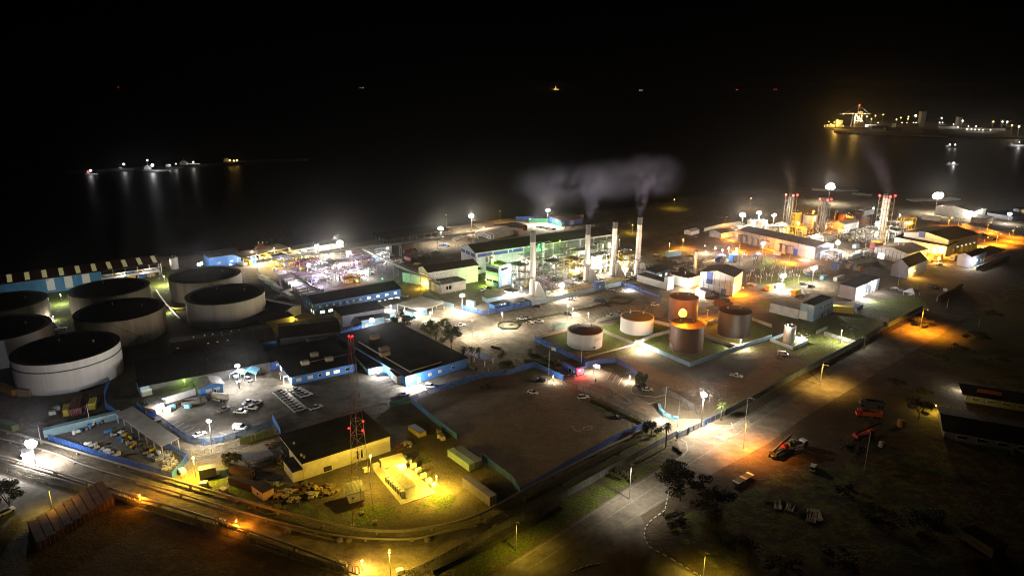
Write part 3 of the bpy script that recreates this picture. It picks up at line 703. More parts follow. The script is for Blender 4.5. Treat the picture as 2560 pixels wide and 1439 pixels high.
b, w, d, rf = bldg('pipe_annex', 'stained white annex wrapped in pipes below the lower hall', 'building', (1100, 735), (1165, 722), (1078, 722), 5.5, 'concrete_pale', 'concrete_dark', 'flat', over=.2, win=[('R', 1, .2, .5, 3.0, 4.5, 2.5, 'glass_dark')])
for i in range(5): MB().tube([(1 + i * 2.2, -.5 - .2 * i, 0), (1 + i * 2.2, -.5 - .2 * i, 6.0), (1 + i * 2.2, 6, 6.2)], .22, 6).build('downpipe', 'steel', b)
bldg('blue_annex_wall', 'pale blue lean-to wall at the left end of the lower hall', 'building', (1050, 712), (1066, 706), (1034, 694), 6.0, 'blue_pale', 'concrete_dark', 'flat', over=.2)
b, w, d, rf = bldg('gantry_cabin', 'dark-roofed cabin on steel legs by the yellow-green lamp', 'cabin', (1182, 704), (1204, 699), (1170, 697), 3.0, 'sheet_white', 'roof_dark', 'flat', over=.4, base=4.2, win=[('R', 1, .2, .6, 1.6, 2, .9, 'pane_dim')])
for x in (.3, w - .3):
    for y in (.3, d - .3): MB().box(x - .12, x + .12, y - .12, y + .12, -4.2, 0).build('leg', 'steel_dark', b)
hp = HT(1248, 718, 668)
b, w, d, rf = bldg('power_house', 'three-storey pale blue power house with window bands by first chimney', 'building', (1248, 718), (1278, 709), (1221, 707), hp, 'blue_pale', 'concrete_dark', 'parapet', win=[('L', 2, .06, .94, hp - 2.6, 5.5, 3.0, 'glass_dark'), ('L', 2, .06, .94, hp - 7.2, 5.0, 2.4, 'pane_dim'), ('L', 2, .06, .94, 3.0, 5.0, 1.6, 'glass_dark'), ('R', 1, .05, .9, hp - 1.8, 7.0, 1.6, 'glass_dark'), ('R', 1, .1, .8, 3.0, 5, 4.5, 'pane_dim')])
strip_part(b, 'blue_base', 'blue_deep', -.14, .0, .3, 5.0, 0, 2.4)
for x, y, s in ((3, 9, 1.2), (6, 12, 1.6), (4, 15, 1.0)): MB().cyl(x, y, hp, hp + 3 * s, s).build('roof_vessel', 'silver_clad', rf)
bldg('grey_blue_shed', 'grey-roofed pale blue shed in the fenced compound', 'shed', (1219, 757), (1271, 747), (1206, 750), HT(1219, 757, 746), 'blue_pale', 'roof_grey', 'flat', over=.3)
bldg('blue_site_cabin', 'blue site cabin with two small lit windows at the car park fence', 'cabin', (1236, 773), (1275, 764), (1229, 769), HT(1236, 773, 763), 'blue_paint', 'roof_dark', 'flat', over=.1, d=5, win=[('R', 2, .35, .75, 1.9, 1.0, .9, 'pane_white')])
for i, (c, r_, l) in enumerate((((1282, 769), (1303, 764), (1277, 764)), ((1306, 766), (1327, 761), (1301, 761)))):
    bldg('blue_gate_cabin', ('left of the two blue cabins with pale shutters at the fence', 'right of the two blue cabins with pale shutters at the fence')[i], 'cabin', c, r_, l, HT(*c, c[1] - 9), 'blue_paint', 'roof_dark', 'flat', over=.1, d=8, win=[('R', 1, .3, .8, 1.5, 3.0, 1.8, 'blue_pale')], group='pair of shuttered blue cabins')
bldg('pale_box_cabin', 'little pale blue box cabin inside the compound corner', 'cabin', (1184, 768), (1189, 766), (1172, 761), 3.0, 'blue_pale', 'blue_pale', 'flat', over=.05)
bldg('white_workroom', 'white flat cabin with lamp beside the grey-roofed blue shed', 'cabin', (1280, 746), (1297, 741), (1266, 738), 3.6, 'sheet_white', 'roof_brown', 'flat', over=.2)
bldg('sky_blue_kiosk', 'bright blue kiosk on the pale wall above the car park', 'kiosk', (1489, 726), (1511, 721), (1486, 722), 4.4, 'blue_paint', 'blue_deep', 'flat', over=.1, d=4, win=[('R', 1, .3, .6, 1.8, 1.2, 1.2, 'pane_dim')])
# --- right-hand power station
bldg('olive_roof_shed', 'pale blue shed under an olive lean-to roof behind the bund tanks', 'shed', (1640, 700), (1675, 691), (1621, 690), 5.0, 'blue_pale', 'roof_grey', 'shed', 'x', .8, 1.2, win=[('R', 2, .1, .9, 2.4, 2.0, 1.6, 'pane_white')])
b, w, d, rf = bldg('white_gable_hall', 'white gabled machine hall with blue panel high on its end wall', 'building', (1831, 740), (1853, 722), (1756, 720), HT(1818, 737, 690), 'sheet_white', 'roof_brown', 'gable', 'x', 2.4, .3)
h = b['_h']; strip_part(b, 'wall_panel', 'blue_deep', -.2, -.02, d * .62, d * .80, h * .45, h + 1.2); strip_part(b, 'door', 'blue_paint', -.15, -.02, d * .2, d * .34, 0, 3.6)
for i in range(6): strip_part(b, 'wall_joint', 'steel_dark', -.08, -.01, d * (.08 + .16 * i), d * (.08 + .16 * i) + .18, 0, h)
bldg('white_process_shed', 'white roofless process shed right of the olive-roofed shed', 'shed', (1718, 720), (1748, 712), (1682, 690), 6.0, 'sheet_white', 'roof_brown', 'flat', over=.1, d=14)
bldg('white_wall_block', 'white walled tank enclosure in front of the olive-roofed shed', 'building', (1660, 722), (1682, 716), (1616, 698), 4.2, 'sheet_white', 'concrete_dark', 'flat', over=0, d=22, w=8)
bldg('tall_white_duct', 'tall narrow white tower block beside the roofless process shed', 'building', (1668, 725), (1683, 722), (1660, 716), 8.0, 'sheet_white', 'sheet_white', 'flat', over=.05, d=3)
bldg('white_cabin', 'bright white cabin glowing under the floodlight behind the rust-brown tanks', 'cabin', (1762, 746), (1776, 740), (1742, 738), 4.0, 'sheet_white', 'white_paint', 'flat', over=.1)
hs = HT(2031, 804, 767)
b, w, d, rf = bldg('blue_substation', 'pale blue substation block with roller door and wall lamps nearest the road', 'building', (2031, 804), (2081, 780), (1994, 797), hs, 'blue_pale', 'roof_dark', 'parapet', win=[('L', 1, .55, .9, 2.3, 4.2, 4.4, 'pane_dim'), ('R', 4, .25, .95, hs - 2.2, 2.2, 1.6, 'blue_deep'), ('R', 2, .3, .9, 1.2, 1.4, 2.5, 'glass_dark')])
bldg('substation_wing', 'low white-walled wing at the left of the blue substation', 'building', (1994, 797), (2008, 790), (1953, 786), 5.2, 'sheet_white', 'roof_tan', 'flat', over=.1, d=16)
hs = HT(2137, 751, 719)
b, w, d, rf = bldg('generator_hall', 'tall blue-grey generator hall with black roof and lamps along its right side', 'building', (2137, 751), (2195, 725), (2090, 744), hs, 'sheet_greyv', 'roof_dark', 'flat', over=.1, win=[('R', 4, .3, .9, 2.5, 2.4, 4.2, 'pane_dim')])
hs = HT(2268, 697, 668)
b, w, d, rf = bldg('dark_gable_barn', 'dark gabled sheet-metal barn silhouetted before the orange-lit depot', 'building', (2268, 697), (2313, 677), (2222, 690), hs, 'sheet_greyv', 'roof_brown', 'gable', 'x', 4.5, .2)
b, w, d, rf = bldg('transformer_house', 'dark house with pale blue lit doorways near the far fence', 'building', (2424, 669), (2462, 654), (2395, 661), 7.5, 'sheet_dim', 'roof_brown', 'gable', 'x', 1.8, .3, win=[('R', 2, .05, .55, 2.5, 3.6, 4.6, 'blue_pale'), ('R', 2, .6, .98, 2.0, 2.2, 3.0, 'pane_dim')])
bldg('dark_lean_to', 'dark lean-to open shed behind the transformer house', 'shed', (2460, 655), (2510, 637), (2440, 642), 4.0, 'rust', 'roof_rust', 'shed', 'y', 1.0, .3, open_sides=True)
hq = HT(2035, 648, 618)
b, w, d, rf = bldg('engine_hall', 'very long grey engine hall with row of cooler boxes along its wall', 'building', (2035, 648), (2064, 642), (1835, 604), hq, 'sheet_greyv', 'roof_grey', 'gable', 'y', 2.2, .3, win=[('L', 2, .01, .12, hq - 2.2, 2, 1.6, 'pane_dim')], w=22)
for i in range(9): strip_part(b, 'wall_joint', 'steel_dark', -.1, -.01, d * (.1 + .1 * i), d * (.1 + .1 * i) + .3, 0, hq)
for i, t in enumerate((.26, .33, .40, .56, .63, .70, .78, .86, .93)): strip_part(b, 'cooler_box', 'sheet_greyv' if i % 2 else 'sheet_dim', -2.6, -.15, d * t, d * t + d * .035, .5, hq * .68)
strip_part(b, 'door', 'blue_deep', -.14, -.02, d * .2, d * .25, 0, 4.5)
strip_part(b, 'yellow_band', 'container_yellow', -4.5, -4.2, d * .3, d * .62, 0, 1.0)
bldg('blue_grey_house', 'blue-grey gabled house left of the long engine hall', 'building', (1802, 597), (1838, 590), (1772, 591), HT(1802, 597, 583), 'sheet_grey', 'roof_brown', 'gable', 'x', 1.4, .3, win=[('L', 2, .1, .9, 2.0, 1.8, 2.0, 'pane_dim'), ('R', 2, .1, .5, 2.0, 1.8, 2.0, 'pane_warm')])
bldg('white_arch_hut', 'small white hut in the brown field left of the engine hall', 'hut', (1728, 588), (1748, 583), (1717, 583), 3.0, 'sheet_white', 'roof_pale', 'gable', 'x', 1.0, .2)
hd = 7.5
b, w, d, rf = bldg('lit_depot_hall', 'low tan-roofed depot hall washed in white and orange light', 'building', (2269, 634), (2320, 622), (2186, 618), hd, 'sheet_white', 'roof_tan', 'gable', 'x', 2.4, .5, z=hd, win=[('L', 1, .72, .82, 2.2, 5, 4.4, 'pane_white'), ('R', 4, .3, .95, 2.6, 1.2, 2.0, 'pane_warm')])
for i in range(8): strip_part(b, 'wall_joint', 'steel_dark', -.08, -.01, d * (.06 + .12 * i), d * (.06 + .12 * i) + .25, 0, hd)
for x, y in ((.45, .42), (.5, .58)): MB().cyl(w * x, d * y, hd + 1.8, hd + 4.2, .6).build('roof_vent', 'galv', rf)
hb = HT(2375, 637, 600)
b, w, d, rf = bldg('main_depot_hall', 'biggest brown-roofed depot hall with blue fascia panel and orange lamps', 'building', (2372, 600), (2447, 584), (2261, 580), hb, 'sheet_grey', 'roof_brown', 'gable', 'x', 3.0, .5, z=hb, win=[('R', 6, .12, .97, 2.6, 2.6, 5.0, 'pane_warm')])
strip_part(b, 'fascia_panel', 'blue_deep', -.5, -.1, d * .52, d * .66, hb - 1.5, hb + 3.0)
for i in range(6): strip_part(b, 'dock_divider', 'yellow_paint', w * (.1 + .15 * i), w * (.1 + .15 * i) + .5, -3.0, -.1, 0, 4.5)
b, w, d, rf = bldg('depot_canopy', 'pale lean-to wing under the fascia of the biggest depot hall', 'building', (2362, 640), (2376, 637), (2245, 612), 7.0, 'sheet_white', 'roof_brown', 'shed', 'x', 2.0, .5, w=14, win=[('L', 3, .02, .4, 2.4, 3.0, 4.4, 'pane_warm')])
bldg('far_pale_hall', 'far pale-walled hall with low gable roof beyond the amber lamps', 'building', (2428, 549), (2462, 541), (2318, 540), HT(2428, 549, 529), 'sheet_white', 'roof_brown', 'gable', 'x', 3.0, .3)
bldg('far_perimeter_wall', 'white panelled compound wall in front of the far pale hall', 'wall', (2350, 554), (2354, 552), (2306, 547), 4.0, 'sheet_white', 'concrete', 'flat', over=0, w=1)
bldg('far_tan_cabin', 'flat tan cabin beside the amber lamps below the far hall', 'cabin', (2462, 560), (2482, 553), (2426, 555), 4.5, 'roof_tan', 'roof_dark', 'flat', over=.2)
bldg('far_container_row', 'grey row of low sheds at the far right under the white floodlight', 'building', (2530, 552), (2580, 545), (2478, 540), 4.0, 'sheet_dim', 'roof_dark', 'flat', over=.1)
bldg('yellow_sign_shed', 'far-right shed with a glowing yellow panel on its wall', 'shed', (2545, 541), (2590, 536), (2538, 538), 7, 'sheet_dim', 'roof_dark', 'flat', over=.1, win=[('R', 1, .05, .5, 4.4, 9, 3.6, 'pane_yellow')])
bldg('tank_control_house', 'pale grey-blue gabled house with bright sign light among brown tanks', 'building', (2110, 577), (2146, 569), (2080, 571), HT(2110, 577, 561), 'sheet_grey', 'roof_tan', 'gable', 'x', 1.4, .4, win=[('R', 1, .8, .97, 2.8, 1.6, 3.6, 'pane_cool')])
bldg('white_office_trailer', 'white office trailer in front of the brown tanks', 'trailer', (2104, 584), (2123, 582), (2102, 581), 3.2, 'white_paint', 'white_paint', 'flat', over=.1, d=4, win=[('R', 2, .1, .9, 1.9, 1.6, 1.0, 'glass_dark')])
bldg('quay_white_house', 'small white house beyond the lit lattice chimneys', 'house', (2160, 540), (2185, 534), (2150, 535), 5, 'sheet_white', 'roof_tan', 'gable', 'x', 1.5, .3)
# --- dark settlement at the right edge
b, w, d, rf = bldg('roadside_bar', 'dark roadside building with lit veranda and red roof sign frame', 'building', (2412, 1004), (2560, 1040), (2385, 975), 3.4, 'sheet_dim', 'roof_dark', 'flat', over=1.4, ang=R(-25), w=42, d=9, win=[('R', 4, .02, .5, 1.7, 3.0, 1.6, 'concrete_dark')])
strip_part(b, 'roof_sign', 'container_red', 4, 12, 3, 3.3, 3.7, 5.2)
b, w, d, rf = bldg('long_house', 'long dark-roofed house with faint white wall facing the yard', 'house', (2358, 1095), (2560, 1150), (2345, 1000), 3.2, 'concrete_dark', 'roof_dark', 'gable', 'x', 1.6, .7, ang=R(-25), w=46, d=20, win=[('R', 5, .05, .7, 1.7, 3.2, 1.4, 'glass_dark')])
bldg('block_hut', 'small hut with one pale lit doorway in the dark lower right corner', 'hut', (2480, 1395), (2502, 1388), (2440, 1370), 2.8, 'timber', 'roof_dark', 'flat', over=.2, ang=R(20), w=5, d=9, win=[('B', 1, .0, .4, 1.2, 1.4, 2.1, 'pane_dim')])
# --- gate house
b, w, d, rf = bldg('gate_house', 'blue gate house with red-lit window and flat brown roof at the barrier', 'building', (1440, 941), (1461, 935), (1408, 922), HT(1440, 941, 920), 'blue_deep', 'roof_brown', 'flat', over=.25, win=[('R', 1, .08, .92, 1.9, 4.0, 1.8, 'pane_red'), ('L', 1, .3, .55, 1.4, 2.2, 2.4, 'glass_dark'), ('L', 1, .1, .2, 1.8, 1.0, 1.0, 'pane_dim')])
strip_part(b, 'name_board', 'white_paint', w * .15, w * .85, -.16, -.02, .5, .85)
# --- grey flat-roofed building, telecom compound
b, w, d, rf = bldg('grey_warehouse', 'grey concrete warehouse with huge black flat roof behind the red-lit mast', 'building', (760, 1198), (977, 1127), (703, 1126), HT(760, 1198, 1158), 'concrete_pale', 'roof_dark', 'flat', over=.35, ang=R(36), win=[('R', 2, .58, .68, 2.6, .9, 3.2, 'glass_dark'), ('R', 1, .22, .3, 1.2, 3.0, 2.0, 'roof_brown'), ('L', 1, .62, .95, 2.8, 9.0, 4.8, 'glass_dark')])
for x, y in ((.05, .12), (.04, .2), (.06, .6)): MB().cyl(w * x, d * y, b['_h'] + .3, b['_h'] + 1.0, .35).build('roof_vent', 'galv', rf)
bldg('grey_annex', 'little grey lean-to at the left corner of the concrete warehouse', 'building', (734, 1206), (760, 1198), (718, 1182), 3.6, 'concrete_pale', 'roof_dark', 'flat', over=.1, ang=R(36), d=9)
b, w, d, rf = bldg('cooling_cabin', 'long yellow-lit white equipment cabin with cooling units along one side', 'cabin', (1015, 1246), (1038, 1237), (966, 1197), HT(1015, 1246, 1223), 'white_paint', 'concrete_pale', 'flat', over=.08, ang=R(36), w=3.4)
for i in range(7):
    y = d * (.06 + .125 * i); u = MB().box(-1.05, -.1, y, y + 1.25, .2, 2.3).build('cooling_unit', 'white_paint', b); MB().box(-1.12, -1.05, y + .15, y + 1.1, .5, 2.0).build('grille', 'steel_dark', u)
b, w, d, rf = bldg('equipment_hut', 'yellow-lit white hut with lean-to roof behind the cooling cabin', 'hut', (965, 1190), (1012, 1170), (953, 1178), 3.0, 'white_paint', 'concrete_pale', 'shed', 'y', .7, .3, ang=R(30), d=4.5)
struct('compound_slab', MB().prism(gp([(931, 1172), (1003, 1262), (1091, 1232), (1012, 1158)]), 0, .14), 'concrete_pale')
b, w, d, rf = bldg('mast_hut', 'small white hut with dark lean-to roof at the foot of the mast', 'hut', (874, 1258), (912, 1247), (861, 1241), 3.2, 'white_paint', 'roof_grey', 'shed', 'y', .8, .45, ang=R(28), win=[('R', 1, .1, .35, 1.6, .9, .9, 'glass_dark')])
bldg('pink_hut', 'pink rendered hut with flat roof left of the mast among scrap', 'hut', (659, 1252), (673, 1236), (610, 1247), 2.8, 'pink_paint', 'roof_brown', 'flat', over=.15, ang=R(50), w=3.6, d=6.4, win=[('L', 1, .3, .6, 1.5, 1.2, 1.0, 'glass_dark')])
b, w, d, rf = bldg('black_generator', 'black generator box with pale top edge under the yellow yard lamp', 'generator', (500, 1199), (541, 1182), (496, 1178), 3.0, 'steel_dark', 'steel_dark', 'flat', over=.1, ang=R(25), d=2.6)
strip_part(b, 'side_tank', 'white_paint', w + .05, w + 1.0, .2, 1.6, .3, 1.8)
struct_tarp = bldg('pale_tarp_roof', 'pale sheeted low roof beside the grey warehouse', 'shed', (622, 1172), (683, 1150), (609, 1145), 2.2, 'timber', 'scrap_pale', 'shed', 'y', .5, .2, open_sides=True, d=8)
b, w, d, rf = bldg('open_yard_shed', 'long narrow open-fronted shed with pale roof in the pump store yard', 'shed', (408, 1140), (412, 1118), (296, 1057), 3.8, 'concrete_pale', 'roof_pale', 'shed', 'x', .5, .3, w=5.5, ang='L', open_sides=True)
b2 = bldg('lit_gate_hut', 'pale blue hut under the floodlight at the far left gate', 'hut', (62, 1155), (78, 1150), (44, 1140), 3.0, 'blue_pale', 'roof_grey', 'flat', over=.1, w=3, d=4)
bldg('small_crate_hut', 'tiny pale crate hut against the front of the biggest white tank', 'hut', (75, 992), (82, 988), (53, 985), 2.6, 'timber', 'roof_tan', 'flat', over=.1)
bldg('reception_canopy', 'brightly lit white canopy roof over the bus bay behind the trees', 'canopy', (1050, 795), (1110, 775), (1018, 770), 4.0, 'white_paint', 'concrete_pale', 'flat', over=.5, open_sides=True, d=18)
bldg('bus_bay_office', 'blue-walled lit hut beneath the bus bay canopy', 'hut', (1030, 795), (1068, 784), (1020, 786), 3.0, 'canvas_blue', 'roof_grey', 'flat', over=.2, d=6)
bldg('brown_roof_lodge', 'small pale blue lodge with tan roof between annex and bus bay', 'hut', (975, 800), (985, 794), (945, 780), 3.4, 'blue_pale', 'roof_tan', 'flat', over=.4, w=6)
bldg('grey_link_building', 'low grey link building in front of the two-storey office block', 'building', (925, 790), (1013, 770), (912, 780), 3.4, 'sheet_dim', 'roof_grey', 'flat', over=.3, d=9)
bldg('terrace_canopy', 'blue shade canopy beside the palm-lined parking bays', 'canopy', (1160, 895), (1215, 888), (1150, 870), 2.8, 'white_paint', 'blue_deep', 'shed', 'y', .4, .2, ang=R(-45), w=14, d=5, open_sides=True)

# ================================================================== TANKS, CHIMNEYS, PROCESS PLANT
def tank(label, x, y, r, h, shell, roof='tank_roof', cone=.6, group=None, cat='tank', name='storage_tank', girder=None, stairs=None, n=72):
    t = thing(name, label, cat, (x, y, 0), 0, group)
    MB().cyl(0, 0, 0, h, r, n=n, cap=False).build('shell', shell, t)
    MB().cyl(0, 0, h - .02, h + cone, r + .02, .4, n=n).build('roof', roof, t)
    MB().cyl(0, 0, h - .12, h + .06, r + .14, n=n).build('rim', shell, t)
    if girder: MB().cyl(0, 0, h * girder, h * girder + .35, r + .35, n=n).build('wind_girder', 'steel_dark', t)
    MB().cyl(0, 0, 0, .35, r + .4, n=n).build('foundation', 'concrete_dark', t)
    if stairs is not None:
        a0, a1 = stairs; st = MB(); rl = []
        for i in range(24):
            a = a0 + (a1 - a0) * i / 23; z = h * i / 23
            st.cbox((r + .5) * math.cos(a), (r + .5) * math.sin(a), z, .9, .5, .08, a); rl.append(((r + .95) * math.cos(a), (r + .95) * math.sin(a), z + 1.0))
        s = st.build('stair', 'galv', t); MB().tube(rl, .05, 5).build('handrail', 'galv', s)
    for a in (0.6, 2.4): MB().cyl(r * .5 * math.cos(a), r * .5 * math.sin(a), h + cone * .4, h + cone + .7, .35, n=8).build('roof_vent', 'galv', t)
    return t
tank('biggest white tank in the left foreground with dark roof and girder band', -187.9, 269, 19.8, 13.1, 'tank_white', girder=.74)
tank('white tank cut off by the left edge of the photo', -233, 292.5, 19.8, 13, 'tank_white')
tank('rearmost left tank cut off by the edge in front of the blue hall', -263, 336, 19.6, 11.5, 'tank_beige')
tank('stained beige tank behind the other stained tank, nearest the blue hall', -222.6, 362.1, 19.8, 11.5, 'tank_beige')
tank('stained beige tank standing right behind the biggest white tank', -193.2, 319.4, 19.8, 13, 'tank_beige', stairs=(-.4, -1.3))
tank('grey tank beside the quay pump house, rear of the right pair', -180.9, 388.2, 19.7, 12, 'tank_beige')
tank('pale clean tank at the yard road, front of the right pair', -152, 346.3, 19.6, 13, 'tank_grey')
t = tank('white bund tank with grey cone roof and black letters', 35, 307.3, 8.4, 7.7, 'tank_clean', 'tank_roof_grey', 1.3, n=48)
# painted letters on its shell
def text_mesh(txt, size):
    cu = bpy.data.curves.new('lettering', 'FONT'); cu.body = txt; cu.size = size; cu.extrude = .01
    o = bpy.data.objects.new('lettering', cu); COL.objects.link(o)
    dg = bpy.context.evaluated_depsgraph_get(); dg.update()
    me = bpy.data.meshes.new_from_object(o.evaluated_get(dg)); COL.objects.unlink(o); bpy.data.objects.remove(o); return me
def letters(parent, txt, size, r, a, z, m='steel_dark'):
    me = text_mesh(txt, size); xs = [v.co.x for v in me.vertices]; mid = (min(xs) + max(xs)) / 2
    for v in me.vertices:
        b = a + (v.co.x - mid) / r; rr = r + .05 + v.co.z
        v.co = (rr * math.cos(b), rr * math.sin(b), z + v.co.y)
    me.materials.clear(); me.materials.append(MATS[m])
    o = bpy.data.objects.new('lettering', me); COL.objects.link(o); o.parent = parent; return o
letters(t, 'LFO 1', 1.5, 8.4, R(-48), 4.6)
MB().ball(8.5 * math.cos(R(-62)), 8.5 * math.sin(R(-62)), 1.4, .7, 10, 6).build('manhole', 'galv', t)
t = tank('white bund tank half washed in orange light', 63.4, 327, 8.3, 7.6, 'tank_clean', 'tank_roof_grey', 1.3, n=48)
letters(t, 'LFO 2', 1.5, 8.3, R(-28), 4.6)
MB().box(-2, 3, 6, 9.4, 7.5, 7.65).build('access_platform', 'yellow_paint', t)
for x, y in ((-2, 9.3), (.5, 9.3), (3, 9.3)): MB().bar((x, y, 7.6), (x, y, 8.8), .08).build('guard_rail', 'yellow_paint', t)
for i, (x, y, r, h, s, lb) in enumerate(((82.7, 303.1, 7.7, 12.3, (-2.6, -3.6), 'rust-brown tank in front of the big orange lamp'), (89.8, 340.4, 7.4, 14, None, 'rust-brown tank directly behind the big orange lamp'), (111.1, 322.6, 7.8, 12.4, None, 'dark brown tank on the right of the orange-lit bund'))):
    tm_ = 'tank_brown_unlit' if lb.startswith('dark') else 'tank_brown'; t = tank(lb, x, y, r, h, tm_, tm_, .5, n=48, stairs=s)
t = tank('slim white tank in its own small walled bund by the road', 134.2, 310.5, 2.7, 8.6, 'tank_grey', 'tank_roof', .3, n=32)
for px, py, r, h, m, lb in ((2188, 632, 4.4, 8.5, 'maroon', 'dark red tank with yellow rim below the lit flue tower'), (2108, 552, 4.5, 7, 'tank_brown', 'leftmost brown tank behind the tank control house'), (2126, 556, 4.2, 5, 'tank_brown', 'squat brown tank second behind the tank control house'), (2142, 551, 4.2, 8.5, 'tank_brown', 'tallest brown tank behind the tank control house'), (2160, 560, 4, 6.5, 'tank_brown', 'brown tank nearest the lit flue tower'), (1880, 574, 4.5, 8, 'tank_grey', 'grey silo at the left end behind the engine hall'), (1902, 577, 4.5, 9, 'tank_grey', 'white silo in the middle behind the engine hall'), (1924, 581, 4.5, 6, 'tank_grey', 'low grey silo at the right behind the engine hall'), (2022, 568, 5.5, 11, 'silver_clad', 'silver clad tank lit orange between lattice flues'), (1986, 566, 4.5, 13, 'yellow_paint', 'tall yellow-lit tank between the lattice flues')):
    p = G(px, py); tank(lb, p.x, p.y, r, h, m, 'tank_roof_grey' if m != 'maroon' else 'yellow_paint', .8, n=28)
p = G(652, 630); tank('rusty dome tank at the quay behind the jetty shed', p.x, p.y, 4, 5, 'rust', 'rust', 2.0, n=24)
p = G(437, 672); tank('narrow pale upright vessel beside the open quay store', p.x, p.y, 2.6, 8, 'tank_grey', 'tank_roof_grey', .3, n=20)
# --- four tall chimneys
def chimney(label, px, py, topy, r, clad, dark=.12, rings=0):
    p = G(px, py); h = HT(px, py, topy)
    t = thing('chimney', label, 'chimney', (p.x, p.y, 0), 0, 'row of tall factory chimneys')
    MB().cyl(0, 0, 0, h * (1 - dark), r * 1.12, r * .92, 28).build('shaft', clad, t)
    MB().cyl(0, 0, h * (1 - dark), h, r * .95, r * .92, 28).build('sooty_top', 'steel_dark', t)
    MB().cyl(0, 0, h - .02, h + .03, r * .7, n=20).build('flue', 'tank_roof', t)
    for k in range(rings): MB().cyl(0, 0, h * (.18 + .68 * k / rings), h * (.18 + .68 * k / rings) + .18, r * 1.13, n=28).build('band', 'steel', t)
    pf = MB().cyl(0, 0, h * .28, h * .28 + .15, r + 1.1, n=20).build('platform', 'steel', t)
    MB().cyl(0, 0, h * .28 + 1.0, h * .28 + 1.08, r + 1.08, n=20, cap=False).build('guard_rail', 'steel', pf)
    MB().bar((r * 1.15, -.6, 0), (r * .98, -.6, h * .86), .12).build('ladder', 'steel_dark', t)
    MB().cyl(0, 0, 0, .8, r + 1.0, n=20).build('base', 'concrete', t)
    return t, h
CH = [chimney('first factory chimney from the left with sloping duct at its foot', 1331, 737, 578, 1.65, 'tank_grey', .16),
      chimney('second factory chimney from the left glowing in plant light', 1466, 703, 560, 1.65, 'tank_grey', .18),
      chimney('third factory chimney from the left with silver banded shaft', 1532, 689, 554, 1.65, 'silver_clad', .12, 7),
      chimney('rightmost factory chimney with silver banded shaft and smoke plume', 1592, 688, 542, 1.65, 'silver_clad', .13, 7)]
for t, h in CH:
    dct = MB().hexa([(1.2, -3, 0), (8, -4, 0), (8, -1.5, 0), (1.2, 0, 0)], [(1.2, -3, 9.5), (3.2, -4, 9.5), (3.2, -1.5, 9.5), (1.2, 0, 9.5)]).build('flue_duct', 'steel', t)
    MB().box(8, 11, -4, -1.5, .6, 3.2).build('fan_housing', 'galv', t)
p = G(1735, 700); hsm = HT(1735, 700, 628)
t = thing('small_chimney', 'short silver chimney with orange-lit side near the white gable hall', 'chimney', (p.x, p.y, 0))
MB().cyl(0, 0, 0, hsm, 1.15, 1.0, 20).build('shaft', 'silver_clad', t); MB().cyl(0, 0, hsm, hsm + .4, 1.05, n=20).build('cap', 'steel_dark', t)
for a in range(4): MB().bar((2.2 * math.cos(a * 1.57), 2.2 * math.sin(a * 1.57), 0), (1.1 * math.cos(a * 1.57), 1.1 * math.sin(a * 1.57), hsm * .5), .16).build('leg', 'steel', t)
# --- lattice flue clusters with red lights
def lattice(parent, pts0, pts1, z0, z1, n, w, m, name='bracing'):
    b = MB()
    k = len(pts0)
    def at(i, t): return (pts0[i][0] + (pts1[i][0] - pts0[i][0]) * t, pts0[i][1] + (pts1[i][1] - pts0[i][1]) * t, z0 + (z1 - z0) * t)
    for i in range(k): MB().bar(at(i, 0), at(i, 1), w * 1.7).build('leg', m, parent)
    for s in range(n):
        for i in range(k):
            j = (i + 1) % k; a, c = s / n, (s + 1) / n
            b.bar(at(i, c), at(j, c), w); b.bar(at(i, a), at(j, c), w * .8) if s % 2 else b.bar(at(j, a), at(i, c), w * .8)
    return b.build(name, m, parent)
def flue_tower(label, px, py, topy, half, nfl, clad, frame):
    p = G(px, py); h = HT(px, py, topy)
    t = thing('flue_tower', label, 'flue tower', (p.x, p.y, 0), SITE, 'lattice flue towers of the power station')
    sq = [(-half, -half), (half, -half), (half, half), (-half, half)]
    lattice(t, sq, sq, 0, h - 1, 8, .22, frame)
    for i in range(nfl):
        a = 2 * math.pi * i / nfl + .4; x, y = half * .5 * math.cos(a), half * .5 * math.sin(a)
        f = MB().cyl(x, y, 0, h, half * .26, n=14).build('flue', clad, t); MB().cyl(x, y, h, h + 1.5, half * .2, n=12).build('flue_tip', 'steel_dark', f)
    pf = MB().box(-half - .6, half + .6, -half - .6, half + .6, h - 1.2, h - 1).build('platform', 'rust', t)
    for x, y in ((-half, -half), (half, -half), (-half, half)):
        MB().ball(x, y, h + .1, .9, 8, 6).build('warning_light', 'glow_red', t)
        l = bpy.data.lights.new('warning_lamp', 'POINT'); l.energy = 1200; l.color = (1, .03, .03); l.shadow_soft_size = .6
        lo = bpy.data.objects.new('warning_lamp', l); COL.objects.link(lo); lo.parent = t; lo.location = (x, y, h - .9)
    return t, h
FT = [flue_tower('dark lattice flue tower with red lights, leftmost of three', 1968, 582, 487, 3.2, 4, 'steel_dark', 'steel_dark'),
      flue_tower('dark lattice flue tower with red lights, middle of three', 2051, 596, 498, 3.1, 4, 'steel_dark', 'steel_dark'),
      flue_tower('brightly lit silver flue tower with red lights, rightmost of three', 2199, 612, 489, 4.0, 6, 'silver_clad', 'steel_green')]
